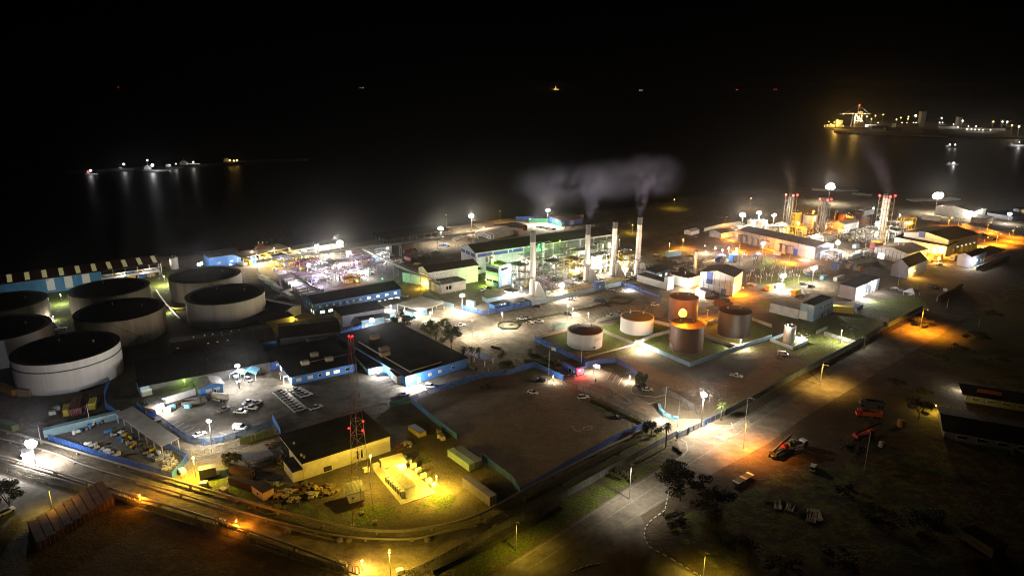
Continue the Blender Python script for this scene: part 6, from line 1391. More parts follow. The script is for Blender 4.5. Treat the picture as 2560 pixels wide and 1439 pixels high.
wall('bright bund wall along the bottom of the rust-brown tanks', [(1588, 858), (1650, 884), (1725, 916)], 1.8, 'blue_pale', .4)
wall('pale bund wall on the road side of the rust-brown tanks', [(1725, 916), (1830, 878), (1928, 845)], 1.8, 'blue_pale', .4)
wall('bund wall right of the front rust-brown tank', [(1762, 842), (1800, 858), (1848, 872)], 1.6, 'concrete_pale')
wall('bund wall from dark brown tank to back road', [(1768, 812), (1800, 800)], 1.6, 'concrete_pale')
wall('bund wall far side beyond the dark brown tank', [(1880, 800), (1928, 818)], 1.6, 'concrete_pale')
wall('long grass-side bund kerb below the black-lettered tank', [(1462, 895), (1586, 862)], .5, 'concrete_pale')
wall('small square bund round the slim white tank', [(1925, 852), (1981, 874), (2020, 856), (1962, 838), (1925, 852)], 1.4, 'blue_pale')
fence('mesh fence on the lawn below the blue substation', [(2060, 838), (2100, 850), (2140, 862)], 2.0, 'fence_mesh')
fence('mesh fence between substation lawn and yellow container', [(2138, 782), (2180, 795), (2222, 805)], 2.2, 'fence_mesh')
fence('pale mesh fence right of the slim tank drive', [(2040, 835), (2068, 822)], 1.8, 'fence_mesh_dense')
fence('green net fence at the end of the quay yard', [(1322, 556), (1368, 556), (1404, 567)], 3.6, 'green_net', 'galv', step=8)
fence('blue mesh fence on the shore edge beyond quay yard', [(1290, 550), (1330, 549)], 3, 'fence_blue', 'blue_paint', step=8)
wall('long low wall along the upper brown field', [(1760, 578), (1800, 568), (1852, 560)], 2.6, 'concrete')
fence('amber-lit mesh fence above the depot yard', [(2405, 566), (2450, 575), (2500, 588)], 2.6, 'fence_mesh', step=8)
fence('railing fence of the depot yard far side', [(2360, 556), (2420, 563), (2480, 566)], 2.4, 'fence_mesh', step=8)
fence('fence below the blue canteen stairs in the works centre', [(832, 850), (905, 825)], 3.0, 'fence_blue', 'blue_deep')
wall('pale kerb wall below the diesel lot at right of roofs', [(1100, 970), (1210, 932)], .5, 'concrete')
fence('grey fence near the lower street at far left', [(20, 1180), (60, 1192), (120, 1212)], 1.6, 'fence_mesh', 'steel', step=4)
for i, (px, py) in enumerate([(1692, 1098), (1720, 1085), (1764, 1063)]):
    p = G(px, py); t = thing('gate_post', f'blue steel gate post, {ORD[i]} from the nearer entrance palm', 'gate post', (p.x, p.y, 0), SITE)
    for k in (-.5, 0, .5): MB().box(k - .1, k + .1, -.1, .1, 0, 3.0 - abs(k)).build('bar', 'blue_paint', t)
    MB().box(-.8, .8, -.3, .3, 0, .3).build('base', 'concrete', t)
# barrier boom, planters, cones, potted plants at the gate
p = G(1438, 944); t = thing('boom_barrier', 'red and white boom barrier beside the gate house', 'barrier', (p.x, p.y, 0), R(170))
MB().box(-.3, .3, -.25, .25, 0, 1.1).build('cabinet', 'white_paint', t)
for k in range(6): MB().box(.3 + k, 1.3 + k, -.06, .06, .95, 1.09).build('boom', 'red_paint' if k % 2 else 'white_paint', t)
for i, (px, py) in enumerate([(1598, 1017), (1607, 1022), (1615, 1026), (1631, 1035)]):
    p = G(px, py); t = thing('traffic_cone', f'orange traffic cone, {ORD[i]} along the entrance lane island', 'cone', (p.x, p.y, 0), 0, 'cones on the entrance lane')
    MB().box(-.25, .25, -.25, .25, 0, .05).build('base', 'rubber', t); MB().cyl(0, 0, .05, .95, .2, .04, 10).build('cone', 'cone_orange', t)
wall('curved pale blue planter wall at the entrance', [(1648, 1015), (1650, 1025), (1662, 1038), (1680, 1046), (1692, 1048)], 1.0, 'canvas_blue', .8, name='planter_wall')
p = G(1535, 985); t = thing('direction_sign', 'low slanted sign board on the entrance island', 'sign', (p.x, p.y, 0), R(-45))
for x in (-.8, .8): MB().box(x - .06, x + .06, -.05, .05, 0, 1.2).build('leg', 'steel_dark', t)
MB().hexa([(-1.1, -.05, .5), (1.1, -.05, .5), (1.1, .05, .5), (-1.1, .05, .5)], [(-1.1, .5, 1.6), (1.1, .5, 1.6), (1.1, .6, 1.6), (-1.1, .6, 1.6)]).build('board', 'steel', t)
for lb, px, py, m in (('white notice board on the blue bund fence', 1384, 880, 'pane_dim'), ('lit notice board beside the gate house', 1494, 924, 'pane_cool'), ('white-framed hoop sign by the compound corner wall', 1105, 762, 'white_paint'), ('square white sign board on the dark verge near marquee', 2362, 730, 'white_paint')):
    p = G(px, py); t = thing('notice_board', lb, 'sign', (p.x, p.y, 0), R(-30))
    for x in (-1, 1): MB().box(x - .06, x + .06, -.05, .05, 0, 2.4).build('leg', 'galv', t)
    MB().box(-1.1, 1.1, -.09, -.05, .8, 2.5).build('board', m, t)

def container(label, px, py, m, rz=SITE, L_=12.2, W_=2.44, H_=2.6, name='shipping_container', group=None, z=0.0, cat='container', door='x'):
    p = G(px, py); t = thing(name, label, cat, (p.x, p.y, z), rz, group)
    MB().box(0, L_, 0, W_, .1, H_).build('body', m, t)
    fr = MB()
    for x in (-.03, L_ - .09):
        for y in (-.03, W_ - .09): fr.box(x, x + .12, y, y + .12, 0, H_ + .03)
    fr.build('frame', m, t)
    for k in (0, 1):
        y0 = .1 + k * (W_ - .2) / 2
        dd = MB().box(-.06, -.0, y0 + .02, y0 + (W_ - .2) / 2 - .02, .2, H_ - .12).build('door', m, t)
        MB().box(-.1, -.06, y0 + .4, y0 + .46, .25, H_ - .2).build('lock_rod', 'galv', dd)
    return t
for i in range(9):
    t_ = i / 8; x, y = 698 + (758 - 698) * t_, 697 + (745 - 697) * t_
    container(f'white container in the parallel row beside the pipe rack, {ORD[i]} from the back', x, y, 'container_white', SITE, 11, group='white containers beside the pipe rack')
for i, (px, py, m, lb) in enumerate(((738, 748, 'container_white', 'white container at the near end of the yard road line'), (709, 730, 'container_green', 'pale green container second in the yard road line'), (692, 716, 'container_green', 'green-grey container third in the yard road line'), (676, 704, 'sheet_grey', 'grey container at the far end of the yard road line'))):
    container(lb, px, py, m, SITE + R(93), 12)
container('pale green container in the telecom compound', 1188, 1172, 'container_green', SITE + R(90))
container('dark green container side by side with the pale green one', 1206, 1166, 'container_olive', SITE + R(90))
container('purple-grey container beyond the cooling cabin cabinets', 1242, 1258, 'purple_grey', SITE + R(90), 14, 2.6, 3.2)
container('long pale blue container wall in the pump store yard', 112, 1094, 'container_blue', R(37), 24, 2.5, 2.8)
container('green container lying along the far left edge', -20, 1065, 'container_olive', R(-24), 12)
container('orange container at the left edge beside biggest tank', 48, 985, 'container_orange', R(150), 12)
container('yellow container with open end in the container yard', 178, 1038, 'container_yellow', R(120), 6)
for i, (px, py, m) in enumerate(((192, 1037, 'container_red'), (206, 1034, 'container_red'), (219, 1028, 'rust_dark'), (240, 1022, 'container_yellow'))):
    container(('maroon container with pale doors beside the yellow one', 'maroon container third from the left in container yard', 'dark open container in the middle of container yard', 'tan-yellow container at the right of container yard')[i], px, py, m, R(115), 12 if i < 3 else 6)
NRC = int((G(78, 1395) - G(288, 1262)).length / 2.56)
for i in range(NRC):
    a = Vector(G(78, 1395)); b_ = Vector(G(288, 1262)); v = b_ + (a - b_).normalized() * 2.56 * (NRC - 1 - i)
    px, py = PJ(v.x, v.y, 0)
    container(f'rusty container in the dark bottom left row, {ORD[i]} from the bottom' + (' with pale timber-coloured end' if i >= NRC - 2 else ''), px, py, 'rust_door' if i in (2, 5, 6, NRC - 2, NRC - 1) else 'rust_dark', SITE + R(90) + R(4), 12.2, 2.5, 2.7, group='rusty container row at the bottom left')
container('brown rusty container below the pale tarp roof', 660, 1225, 'rust_dark', R(155), 12)
container('second brown container behind the rusty one by the tarp', 640, 1192, 'rust_dark', R(155), 9)
container('white long trailer container on the switchyard side', 2092, 704, 'container_white', SITE, 10)
container('blue box container left of the white long trailer', 2058, 700, 'container_blue', SITE, 5, 2.4, 2.6)
container('yellow container leaning beside the substation lawn', 2133, 782, 'yellow_paint', R(158), 14, 2.5, 3.6)
container('blue container tilted beyond the yellow one', 2142, 780, 'container_navy', R(45), 9)
container('yellow box at the floodlit yard, right of a pair', 1988, 741, 'yellow_paint', SITE, 6, 2.6, 3.4)
container('yellow box at the floodlit yard, left of a pair', 1922, 728, 'container_orange', SITE, 5, 2.6, 3.2)
container('glowing white-topped crate row under the yard floodlight', 1940, 722, 'white_paint', SITE + R(-15), 7, 3, 2.4)
container('tan container above the lit hedge in front of red tank', 2124, 672, 'container_orange', SITE, 5)
container('tan container nearer the engine hall beside hedge', 2150, 678, 'container_orange', SITE, 4)
container('pale blue container in the brown yard left of small chimney', 1668, 643, 'blue_pale', SITE - R(15), 12, 2.6, 4)
container('pale blue long container beside the transformer bay', 2130, 650, 'canvas_white', SITE, 14, 3, 3.6)
container('blue tank container in front of the red tank', 2140, 622, 'blue_pale', SITE, 5, 3, 3)
container('pale turquoise container on the lawn left of black-lettered tank', 1388, 826, 'container_green', SITE - R(5), 8, 2.6, 3)
container('white crate trailer before the engine hall', 1952, 638, 'concrete_pale', SITE + R(95), 5, 2.4, 2.4)
container('long brown box on the back road behind rust-brown tanks', 1830, 770, 'rust', SITE + R(90), 10, 2.6, 3.4)
container('brick-red container on the dark scrap yard', 1035, 655, 'container_red', SITE + R(90), 9, 2.6, 3)
container('rust container left of the brick-red one on the scrap yard', 1012, 634, 'container_red', SITE, 5, 2.6, 3)
container('amber-lit container near the cabin by the dark barn', 2386, 652, 'concrete_pale', SITE, 9, 3, 3.4)
container('amber-lit shed container behind the dark barn', 2345, 652, 'container_orange', SITE, 9, 3, 3.6)
t = container('yellow open-topped skip in the telecom compound', 1066, 1088, 'container_yellow', SITE + R(90), 7.5, 3, 1.7, name='skip', cat='skip')
MB().box(.15, 7.35, .15, 2.85, 1.62, 1.74).build('dark_load', 'steel_dark', t)
for i, (px, py) in enumerate([(1010, 1150), (1022, 1158), (1034, 1168), (1046, 1180), (1059, 1193), (1072, 1206), (1085, 1218)]):
    p = G(px, py); t = thing('utility_cabinet', f'yellow-lit white cabinet in the slab edge row, {ORD[i]} from the back', 'cabinet', (p.x, p.y, 0), R(36), 'row of white cabinets on the slab edge')
    MB().box(-.9, .9, -.55, .55, .15, 1.35).build('body', 'white_paint', t); MB().box(-.95, .95, -.6, .6, 1.35, 1.45).build('lid', 'white_paint', t); MB().box(-.7, .7, -.4, .4, 0, .15).build('plinth', 'concrete', t)
for i, (px, py) in enumerate([(940, 1168), (916, 1178)]):
    p = G(px, py); t = thing('utility_cabinet', ('white cabinet left of the equipment hut', 'white cabinet nearest the mast legs')[i], 'cabinet', (p.x, p.y, 0), R(36)); MB().box(-1.0, 1.0, -.7, .7, .1, 1.3).build('body', 'white_paint', t); MB().box(-1.05, 1.05, -.75, .75, 1.3, 1.4).build('lid', 'white_paint', t)
# red and white lattice mast
p = G(908, 1300); hm_ = HT(908, 1300, 842)
t = thing('lattice_mast', 'tall red and white lattice telecom mast with red lights', 'mast', (p.x, p.y, 0), R(18))
tri = lambda r: [(r * math.cos(a), r * math.sin(a)) for a in (R(90), R(210), R(330))]
rs = lambda z: 3.6 + (.75 - 3.6) * min(1, z / (hm_ * .96))
nb = 7
for k in range(nb):
    z0, z1 = hm_ * k / nb, hm_ * (k + 1) / nb
    lattice(t, tri(rs(z0)), tri(rs(z1)), z0, z1, 2, .058, 'mast_red' if k % 2 == 0 else 'mast_white')
for x, y in tri(3.6): MB().box(x - .6, x + .6, y - .6, y + .6, 0, .5).build('footing', 'concrete', t)
for x, y, z in ((-2.2, -1.0, hm_ * .54), (1.9, .8, hm_ * .55), (1.4, -1.2, hm_ * .52), (-.4, 0, hm_ + .3), (.5, .2, hm_ + .1)):
    MB().ball(x, y, z, .28, 8, 6).build('warning_light', 'glow_red', t); MB().bar((x, y, z - .3), (x * .4, y * .4, z - .5), .07).build('light_arm', 'steel_dark', t); bulb(t, x * 1.2, y * 1.2, z - .6, 'red', 60, .2)
for x, z in ((2.2, 17), (2.6, 13)): MB().bar((x, -.5, z - 3), (x, -.5, z + 2.5), .1).build('antenna', 'white_paint', t)

# ================================================================== VEHICLES
CARP = {}
def car_parts(kind, paint):
    key = (kind, paint)
    if key in CARP: return CARP[key]
    if kind == 'pickup': L_, W_, prof, cab = 5.3, 1.85, [(-2.65, .45), (-2.65, .95), (-.75, 1.0), (.9, 1.0), (2.3, .98), (2.62, .8), (2.65, .45)], [(-.8, .98), (-.65, 1.68), (.55, 1.70), (1.15, .98)]
    elif kind == 'van': L_, W_, prof, cab = 5.0, 1.95, [(-2.5, .4), (-2.5, 1.2), (1.7, 1.2), (2.35, .95), (2.5, .75), (2.5, .4)], [(-2.48, 1.18), (-2.4, 2.1), (1.0, 2.1), (1.75, 1.18)]
    elif kind == 'suv': L_, W_, prof, cab = 4.6, 1.85, [(-2.3, .42), (-2.3, 1.05), (1.0, 1.05), (2.1, .98), (2.3, .8), (2.3, .42)], [(-2.2, 1.03), (-1.95, 1.72), (.4, 1.74), (1.05, 1.03)]
    else: L_, W_, prof, cab = 4.5, 1.76, [(-2.25, .38), (-2.25, .9), (-1.4, .96), (1.0, .93), (2.05, .82), (2.25, .65), (2.25, .38)], [(-1.6, .93), (-.95, 1.42), (.25, 1.43), (1.0, .92)]
    root = thing('parked_car', 'x', 'car', (0, 0, -500))
    def ext(prof, w0, w1, inset=0):
        n = len(prof); b = MB(); zs = [z for _, z in prof]; z0, z1 = min(zs), max(zs)
        def hw(z): return (w0 + (w1 - w0) * (z - z0) / max(.01, z1 - z0)) / 2
        b.add([(x, -hw(z), z) for x, z in prof] + [(x, hw(z), z) for x, z in prof], [tuple(range(n)), tuple(range(2 * n - 1, n - 1, -1))] + [(i, i + n, (i + 1) % n + n, (i + 1) % n) for i in range(n)]); return b
    bo = ext(prof, W_, W_ * .96)
    if kind == 'pickup':
        body = bo.build('body', paint, root)
        MB().box(-2.5, -.95, -W_ * .40, W_ * .40, .99, 1.04).build('load_bed', 'steel_dark', body)
    else: body = bo.build('body', paint, root)
    ext(cab, W_ * .97, W_ * .78).build('window_glass', 'glass_dark', root)
    top = [q for q in cab if q[1] > cab[0][1] + .3]; zt = max(q[1] for q in top)
    MB().box(top[0][0] + .02, top[-1][0] - .02, -W_ * .385, W_ * .385, zt - .02, zt + .035).build('roof', paint, root)
    if kind == 'van': MB().box(-2.44, .5, -W_ * .47, W_ * .47, 1.22, 1.98).build('side_panel', paint, root)
    for sx in (-1, 1):
        for sy in (-1, 1):
            x, y = sx * L_ * .31, sy * (W_ / 2 - .1)
            MB().tube([(x, y - .12, .33), (x, y + .12, .33)], .33, 12).build('wheel', 'rubber', root)
    for y in (-.62, .62): MB().box(L_ / 2 - .05, L_ / 2 + .02, y - .17, y + .17, .62, .76).build('headlight', 'white_paint', root)
    CARP[key] = root; return root
USED = set()
def car(label, px, py, deg, kind='sedan', paint='car_white', group=None, cat=None):
    p = G(px, py, .05); key = (kind, paint); pr = car_parts(kind, paint); nmx = {'pickup': 'parked_pickup', 'van': 'parked_van'}.get(kind, 'parked_car')
    if key not in USED: USED.add(key); o = pr; o.location = p; o.rotation_euler = (0, 0, R(deg)); o['label'] = label; o.name = nmx
    else: o = dup(pr, p, R(deg), label); o.name = nmx
    if group: o['group'] = group
    elif 'group' in o: del o['group']
    o['category'] = cat or {'pickup': 'pickup truck', 'van': 'van'}.get(kind, 'car'); return o
a0, a1 = G(700, 982), G(750, 1026)
for i in range(9):
    v = a0 + (a1 - a0) * i / 8; px, py = PJ(v.x, v.y, 0)
    car(f'white pickup in the long packed row of the front yard, {ORD[i]} from the back', px, py, 40, 'pickup', 'car_white', 'pickups packed in the front yard')
a0, a1 = G(740, 977), G(765, 990)
for i in range(4):
    v = a0 + (a1 - a0) * i / 3; px, py = PJ(v.x, v.y, 0)
    car(f'white pickup in the short second row of the front yard, {ORD[i]} from the back', px, py, 40, 'pickup', 'car_white', 'pickups packed in the front yard')
for a in (('lone white pickup right of the packed pickup rows', 790, 1021, 40, 'pickup', 'car_white'), ('white car nearest the slim front yard floodlight', 500, 1088, 48, 'sedan', 'car_white'), ('white delivery van facing right by the yard fence', 600, 1072, -8, 'van', 'car_white'),
 ('silver pickup turning in the middle of the front yard', 560, 1026, 55, 'pickup', 'car_silver'), ('left white pickup of the loose yard group', 602, 1032, -5, 'pickup', 'car_white'), ('middle white pickup of the loose yard group', 628, 1022, -12, 'pickup', 'car_white'),
 ('upper silver pickup of the loose yard group', 622, 1008, 55, 'pickup', 'car_silver'), ('right white pickup of the loose yard group', 640, 1010, 55, 'pickup', 'car_white'), ('white minibus parked beside the carport canopies', 593, 953, -55, 'van', 'car_white'),
 ('silver car under the carport canopy', 622, 952, -40, 'suv', 'car_silver'), ('black car outside the lit entrance block', 955, 938, 15, 'sedan', 'car_black'), ('white pickup in the admin parking row', 1008, 988, 12, 'pickup', 'car_white'),
 ('white hatchback outside the admin block lamp', 1076, 968, -15, 'suv', 'car_white'), ('dark car parked along the dirt lot back fence', 1215, 969, -15, 'sedan', 'car_black'), ('dark car with gleaming lights by gate house fence', 1352, 952, 0, 'sedan', 'car_black'),
 ('white car with open bonnet on the dirt lot edge', 1332, 983, -30, 'sedan', 'car_white'), ('white estate car beside the entrance lane fence', 1458, 995, 15, 'suv', 'car_white'), ('black four-by-four beside the entrance hedge', 1555, 1044, 25, 'suv', 'car_black'),
 ('yellowish pickup out on the dirt beyond the floodlight', 1841, 942, -30, 'pickup', 'car_sand'), ('white van by the slim tank bund', 1957, 888, -20, 'van', 'car_white'), ('white car at the top corner of the car park', 1527, 726, -25, 'sedan', 'car_silver'),
 ('white car in the upper bays row', 1429, 750, -10, 'sedan', 'car_white'), ('dark car at the left of the upper bays', 1341, 768, -10, 'sedan', 'car_black'), ('left blue car of the pair by the hedge', 1493, 753, -15, 'sedan', 'car_blue'), ('right blue car of the pair by the hedge', 1507, 753, -15, 'sedan', 'car_blue'),
 ('black car below the blue pair', 1515, 764, -10, 'sedan', 'car_black'), ('black car on the lower side of the hedge row', 1420, 787, -10, 'suv', 'car_black'), ('left white pickup of the car park pair', 1304, 798, -5, 'pickup', 'car_white'), ('silver pickup of the car park pair', 1316, 796, -5, 'pickup', 'car_silver'),
 ('white pickup below the car park pair', 1347, 805, -10, 'pickup', 'car_white'), ('small sand-coloured car below the hedge end', 1325, 809, -10, 'sedan', 'car_sand'), ('left white pickup behind the lettered tanks', 1528, 791, -10, 'pickup', 'car_white'), ('right white pickup behind the lettered tanks', 1547, 786, -10, 'pickup', 'car_white'),
 ('white car on the bend beside the rust-brown back tank', 1638, 764, -20, 'suv', 'car_white'), ('white pickup on the entry road by the trees', 1151, 815, 15, 'pickup', 'car_white'), ('white car right of the blue office block', 1012, 742, -15, 'sedan', 'car_white'), ('left white car on the yard road by the barrel store', 716, 800, 10, 'sedan', 'car_white'),
 ('right white car on the yard road by the barrel store', 731, 801, 10, 'pickup', 'car_white'), ('white van beside the annex lamp', 975, 806, 10, 'van', 'car_white'), ('dark car by the annex lamp van', 984, 799, 10, 'sedan', 'car_black'), ('dark car near the gantry cabin', 1222, 721, -15, 'sedan', 'car_black'),
 ('white car near the gantry cabin', 1208, 725, 60, 'sedan', 'car_white'), ('black car under the tree at the visitor bays', 1602, 966, 20, 'suv', 'car_black'), ('silver car under the tree at the visitor bays', 1618, 976, -5, 'sedan', 'car_silver'), ('white jeep in the dark yard at the lower right', 2032, 1172, 60, 'suv', 'car_white'),
 ('car on the lower street at the left edge', 16, 1282, 60, 'suv', 'car_white'), ('dark car near the dark gabled barn', 2348, 662, 10, 'sedan', 'car_black'), ('red car near the dark gabled barn', 2335, 656, 20, 'suv', 'car_red'), ('left car in the amber depot yard', 2462, 590, 0, 'suv', 'car_black'),
 ('right car in the amber depot yard', 2490, 600, 10, 'sedan', 'car_black'), ('white pickup in the amber depot yard', 2455, 586, 0, 'pickup', 'car_white'), ('parked car under the switchyard floodlight', 2008, 712, 10, 'suv', 'car_silver'), ('second car under the switchyard floodlight', 2028, 718, 10, 'suv', 'car_black'),
 ('white pickup beside the slim tank bund lamp', 2016, 842, 40, 'pickup', 'car_sand'), ('parked car before the dark shore store', 1480, 565, 5, 'sedan', 'car_white')):
    car(*a)
b0, b1 = G(1345, 568), G(1385, 574)
for i in range(6):
    v = b0 + (b1 - b0) * i / 5; px, py = PJ(v.x, v.y, 0)
    car(f'parked car in the quay yard row, {ORD[i]} from the left', px, py, 60, 'sedan', ('car_silver', 'car_black')[i % 2], 'cars parked in the quay yard')
c0, c1 = G(1560, 700), G(1612, 688)
for i in range(6):
    v = c0 + (c1 - c0) * i / 5; px, py = PJ(v.x, v.y, 0)
    car(f'white car in the row by the rightmost chimney, {ORD[i]} from the left', px, py, 75, 'sedan', 'car_white', 'cars parked by the rightmost chimney')
def truck(label, px, py, deg, cabm, bodym, kind='tipper'):
    p = G(px, py); t = thing('parked_truck', label, 'truck', (p.x, p.y, 0), R(deg))
    MB().box(-4.5, 4.3, -.5, .5, .7, 1.0).build('chassis', 'steel_dark', t)
    cb = MB().hexa([(2.4, -1.2, .8), (4.4, -1.2, .8), (4.4, 1.2, .8), (2.4, 1.2, .8)], [(2.4, -1.15, 3.0), (4.0, -1.15, 3.0), (4.0, 1.15, 3.0), (2.4, 1.15, 3.0)]).build('cab', cabm, t)
    MB().hexa([(4.26, -1.05, 1.9), (4.3, -1.05, 1.9), (4.3, 1.05, 1.9), (4.26, 1.05, 1.9)], [(4.07, -1.0, 2.8), (4.12, -1.0, 2.8), (4.12, 1.0, 2.8), (4.07, 1.0, 2.8)]).build('windscreen', 'glass_dark', cb)
    if kind == 'tipper': 
        bd = MB().box(-4.5, 2.1, -1.25, 1.25, 1.1, 1.3)
        for q in ((-4.5, 2.1, -1.25, -1.12), (-4.5, 2.1, 1.12, 1.25), (-4.5, -4.37, -1.12, 1.12), (1.97, 2.1, -1.12, 1.12)): bd.box(*q, 1.3, 2.6)
        bd.build('tipper_body', bodym, t)
    elif kind == 'mixer': MB().tube([(-4.2, 0, 3.0), (-2.2, 0, 2.9), (0, 0, 2.6), (1.8, 0, 2.0)], 1.0, 14, .7).ball(-1.8, 0, 2.8, 1.45, 14, 8).build('drum', bodym, t)
    elif kind == 'crane':
        MB().box(-3.5, 1.8, -1.3, 1.3, 1.05, 2.2).build('superstructure', bodym, t); MB().bar((-3.5, 0, 2.4), (7.5, 0, 4.6), .55).build('boom', bodym, t)
    elif kind == 'tank': MB().tube([(-4.4, 0, 2.1), (2.0, 0, 2.1)], 1.15, 16).build('tank_barrel', bodym, t)
    for x in (-3.6, -2.3, 3.2):
        for y in (-1.05, 1.05): MB().tube([(x, y - .16, .5), (x, y + .16, .5)], .5, 12).build('wheel', 'rubber', t)
    return t
truck('black tipper truck with pale frame in the dark roadside yard', 2178, 1015, 165, 'steel_dark', 'steel_dark', 'tipper')
truck('orange-red truck body beside the black tipper', 2170, 1042, 165, 'red_paint', 'cone_orange', 'tipper')
truck('red crane truck with raised boom in the dark yard', 2155, 1095, 20, 'red_paint', 'red_paint', 'crane')
truck('dark mobile crane lit red from the street lamp', 1945, 1135, 40, 'red_paint', 'steel_dark', 'crane')
truck('pale green drum mixer truck behind the mobile crane', 1990, 1122, 25, 'white_paint', 'container_green', 'mixer')
truck('white road tanker parked below the blue guard house', 545, 1000, 165, 'steel_dark', 'concrete_pale', 'tank')
truck('dark lorry with pale load on the small work yard', 487, 1012, 25, 'steel_dark', 'scrap', 'tipper')
truck('dark trucks under the fence corner of the front yard', 380, 1062, -30, 'steel_dark', 'steel_dark', 'tipper')
p = G(1858, 1200); t = thing('flatbed_trailer', 'empty flat trailer with pale cross boards on the dark verge', 'trailer', (p.x, p.y, 0), R(38))
MB().box(-4.5, 4.5, -1.2, 1.2, .8, .95).build('deck', 'steel_dark', t)
for x in (-4, 0, 3.6): MB().box(x - .5, x + .5, -1.25, 1.25, .95, 1.05).build('cross_board', 'steel', t)
for x in (-3, -1.8):
    for y in (-1, 1): MB().tube([(x, y - .13, .45), (x, y + .13, .45)], .45, 12).build('wheel', 'rubber', t)
p = G(2205, 1115); t = thing('water_tank', 'round pale plastic tank in the dark yard', 'tank', (p.x, p.y, 0)); MB().cyl(0, 0, 0, 1.4, 1.2, n=20).build('body', 'scrap_pale', t); MB().ball(0, 0, 1.4, 1.2, 20, 6, .3).build('lid', 'scrap_pale', t)
p = G(2252, 1065); t = thing('water_tank', 'orange-tan upright tank near the red truck', 'tank', (p.x, p.y, 0)); MB().cyl(0, 0, 0, 2.4, 1.3, n=20).build('body', 'container_orange', t); MB().ball(0, 0, 2.4, 1.3, 20, 6, .3).build('lid', 'container_orange', t)
p = G(1000, 1432); t = thing('water_tank', 'white caged plastic tank at the bottom bend', 'tank', (p.x, p.y, 0), R(20)); MB().box(-.8, .8, -.6, .6, .15, 1.3).build('body', 'white_paint', t); MB().box(-.85, .85, -.65, .65, 0, .15).build('pallet', 'timber', t)
p = G(2278, 738); t = thing('marquee', 'white pyramid-roofed marquee on the dark lawn', 'tent', (p.x, p.y, 0), SITE)
for x in (-4, 4):
    for y in (-3, 3): MB().box(x - .08, x + .08, y - .08, y + .08, 0, 2.5).build('leg', 'white_paint', t)
MB().add([(-4.4, -3.4, 2.5), (4.4, -3.4, 2.5), (4.4, 3.4, 2.5), (-4.4, 3.4, 2.5), (0, 0, 4.6)], [(0, 1, 4), (1, 2, 4), (2, 3, 4), (3, 0, 4), (3, 2, 1, 0)]).build('tent_roof', 'canvas_white', t)
MB().box(-3, 3, -1, 1, .7, .8).build('table', 'white_paint', t)

# ================================================================== SCRAP AND STORED GOODS
def clutter(kind, label, px, py, m, seed, s=1.0, cat=None, group=None):
    rd = random.Random(seed); p = G(px, py); t = thing(kind, label, cat or kind.replace('_', ' '), (p.x, p.y, 0), rd.uniform(0, 6.28), group)
    if kind == 'pump_motor':
        MB().box(-1.0 * s, 1.0 * s, -.5 * s, .5 * s, 0, .25 * s).build('base', 'steel_dark', t); MB().tube([(-.9 * s, 0, .7 * s), (.2 * s, 0, .7 * s)], .42 * s, 10).build('motor', m, t); MB().cyl(.6 * s, 0, .25 * s, 1.3 * s, .4 * s, n=10).build('volute', m, t)
    elif kind == 'crate':
        MB().box(-.8 * s, .8 * s, -.6 * s, .6 * s, .12, 1.1 * s).build('box', m, t); MB().box(-.9 * s, .9 * s, -.7 * s, .7 * s, 0, .12).build('pallet', 'timber', t)
    elif kind == 'block_stack':
        b = MB()
        for i in range(3):
            for j in range(3): b.cbox((i - 1) * 1.1 * s + rd.uniform(-.1, .1), (j - 1) * .9 * s, 0, .95 * s, .7 * s, rd.choice([.4, .8]) * s, rd.uniform(-.2, .2))
        b.build('blocks', m, t)
    elif kind == 'scrap_heap':
        b = MB()
        for i in range(16):
            a, r = rd.uniform(0, 6.28), rd.uniform(0, 1.6) * s; b.cbox(r * math.cos(a), r * math.sin(a), max(0, .5 * s - r * .3), rd.uniform(.3, 1.4) * s, rd.uniform(.2, .6) * s, rd.uniform(.15, .5) * s, rd.uniform(0, 3))
        b.build('scrap_metal', m, t)
    elif kind == 'timber_pile':
        b = MB()
        for i in range(7): b.bar((-2 * s, (i - 3) * .35, .15 + .1 * rd.random()), (2 * s, (i - 3) * .35 + rd.uniform(-.4, .4), .15 + .2 * rd.random()), .22)
        b.build('planks', m, t)
    elif kind == 'cable_drum':
        for y in (-.5, .5): MB().tube([(0, y * s - .05, .9 * s), (0, y * s + .05, .9 * s)], .9 * s, 16).build('flange', 'timber', t)
        MB().tube([(0, -.45 * s, .9 * s), (0, .45 * s, .9 * s)], .5 * s, 14).build('cable', m, t)
    elif kind == 'boulder':
        b = MB().ball(0, 0, .35 * s, .8 * s, 9, 6, .6); b.v = [(x * (1 + rd.uniform(-.2, .2)), y * (1 + rd.uniform(-.2, .2)), max(-.05, z)) for x, y, z in b.v]; b.build('stone', m, t)
    return t
rows = [('front rank by the blue fence', (208, 1112), (290, 1142), 8, 'concrete_pale'), ('inner rank before the open shed', (275, 1085), (390, 1150), 10, 'scrap_pale'), ('second inner rank before the open shed', (290, 1078), (398, 1135), 9, 'scrap'), ('back rank by the pale blue container', (190, 1085), (275, 1045), 9, 'scrap')]
sd = 300
for nm_, a, c, n, m in rows:
    va, vc = G(*a), G(*c)
    for i in range(n):
        v = va + (vc - va) * i / (n - 1); px, py = PJ(v.x, v.y, 0); sd += 1; rd = random.Random(sd)
        k = rd.choice(['pump_motor', 'crate', 'pump_motor'])
        mm = 'container_red' if nm_.startswith('back') and i > 5 else rd.choice([m, m, 'blue_paint', 'yellow_paint', 'white_paint', 'steel_dark'])
        clutter(k, f'stored {k.split("_")[0]} in the {nm_}, {ORD[i]} from left', px + rd.uniform(-3, 3), py + rd.uniform(-2, 2), mm, sd, rd.uniform(.9, 1.5), group='stored pumps and crates in the yard')
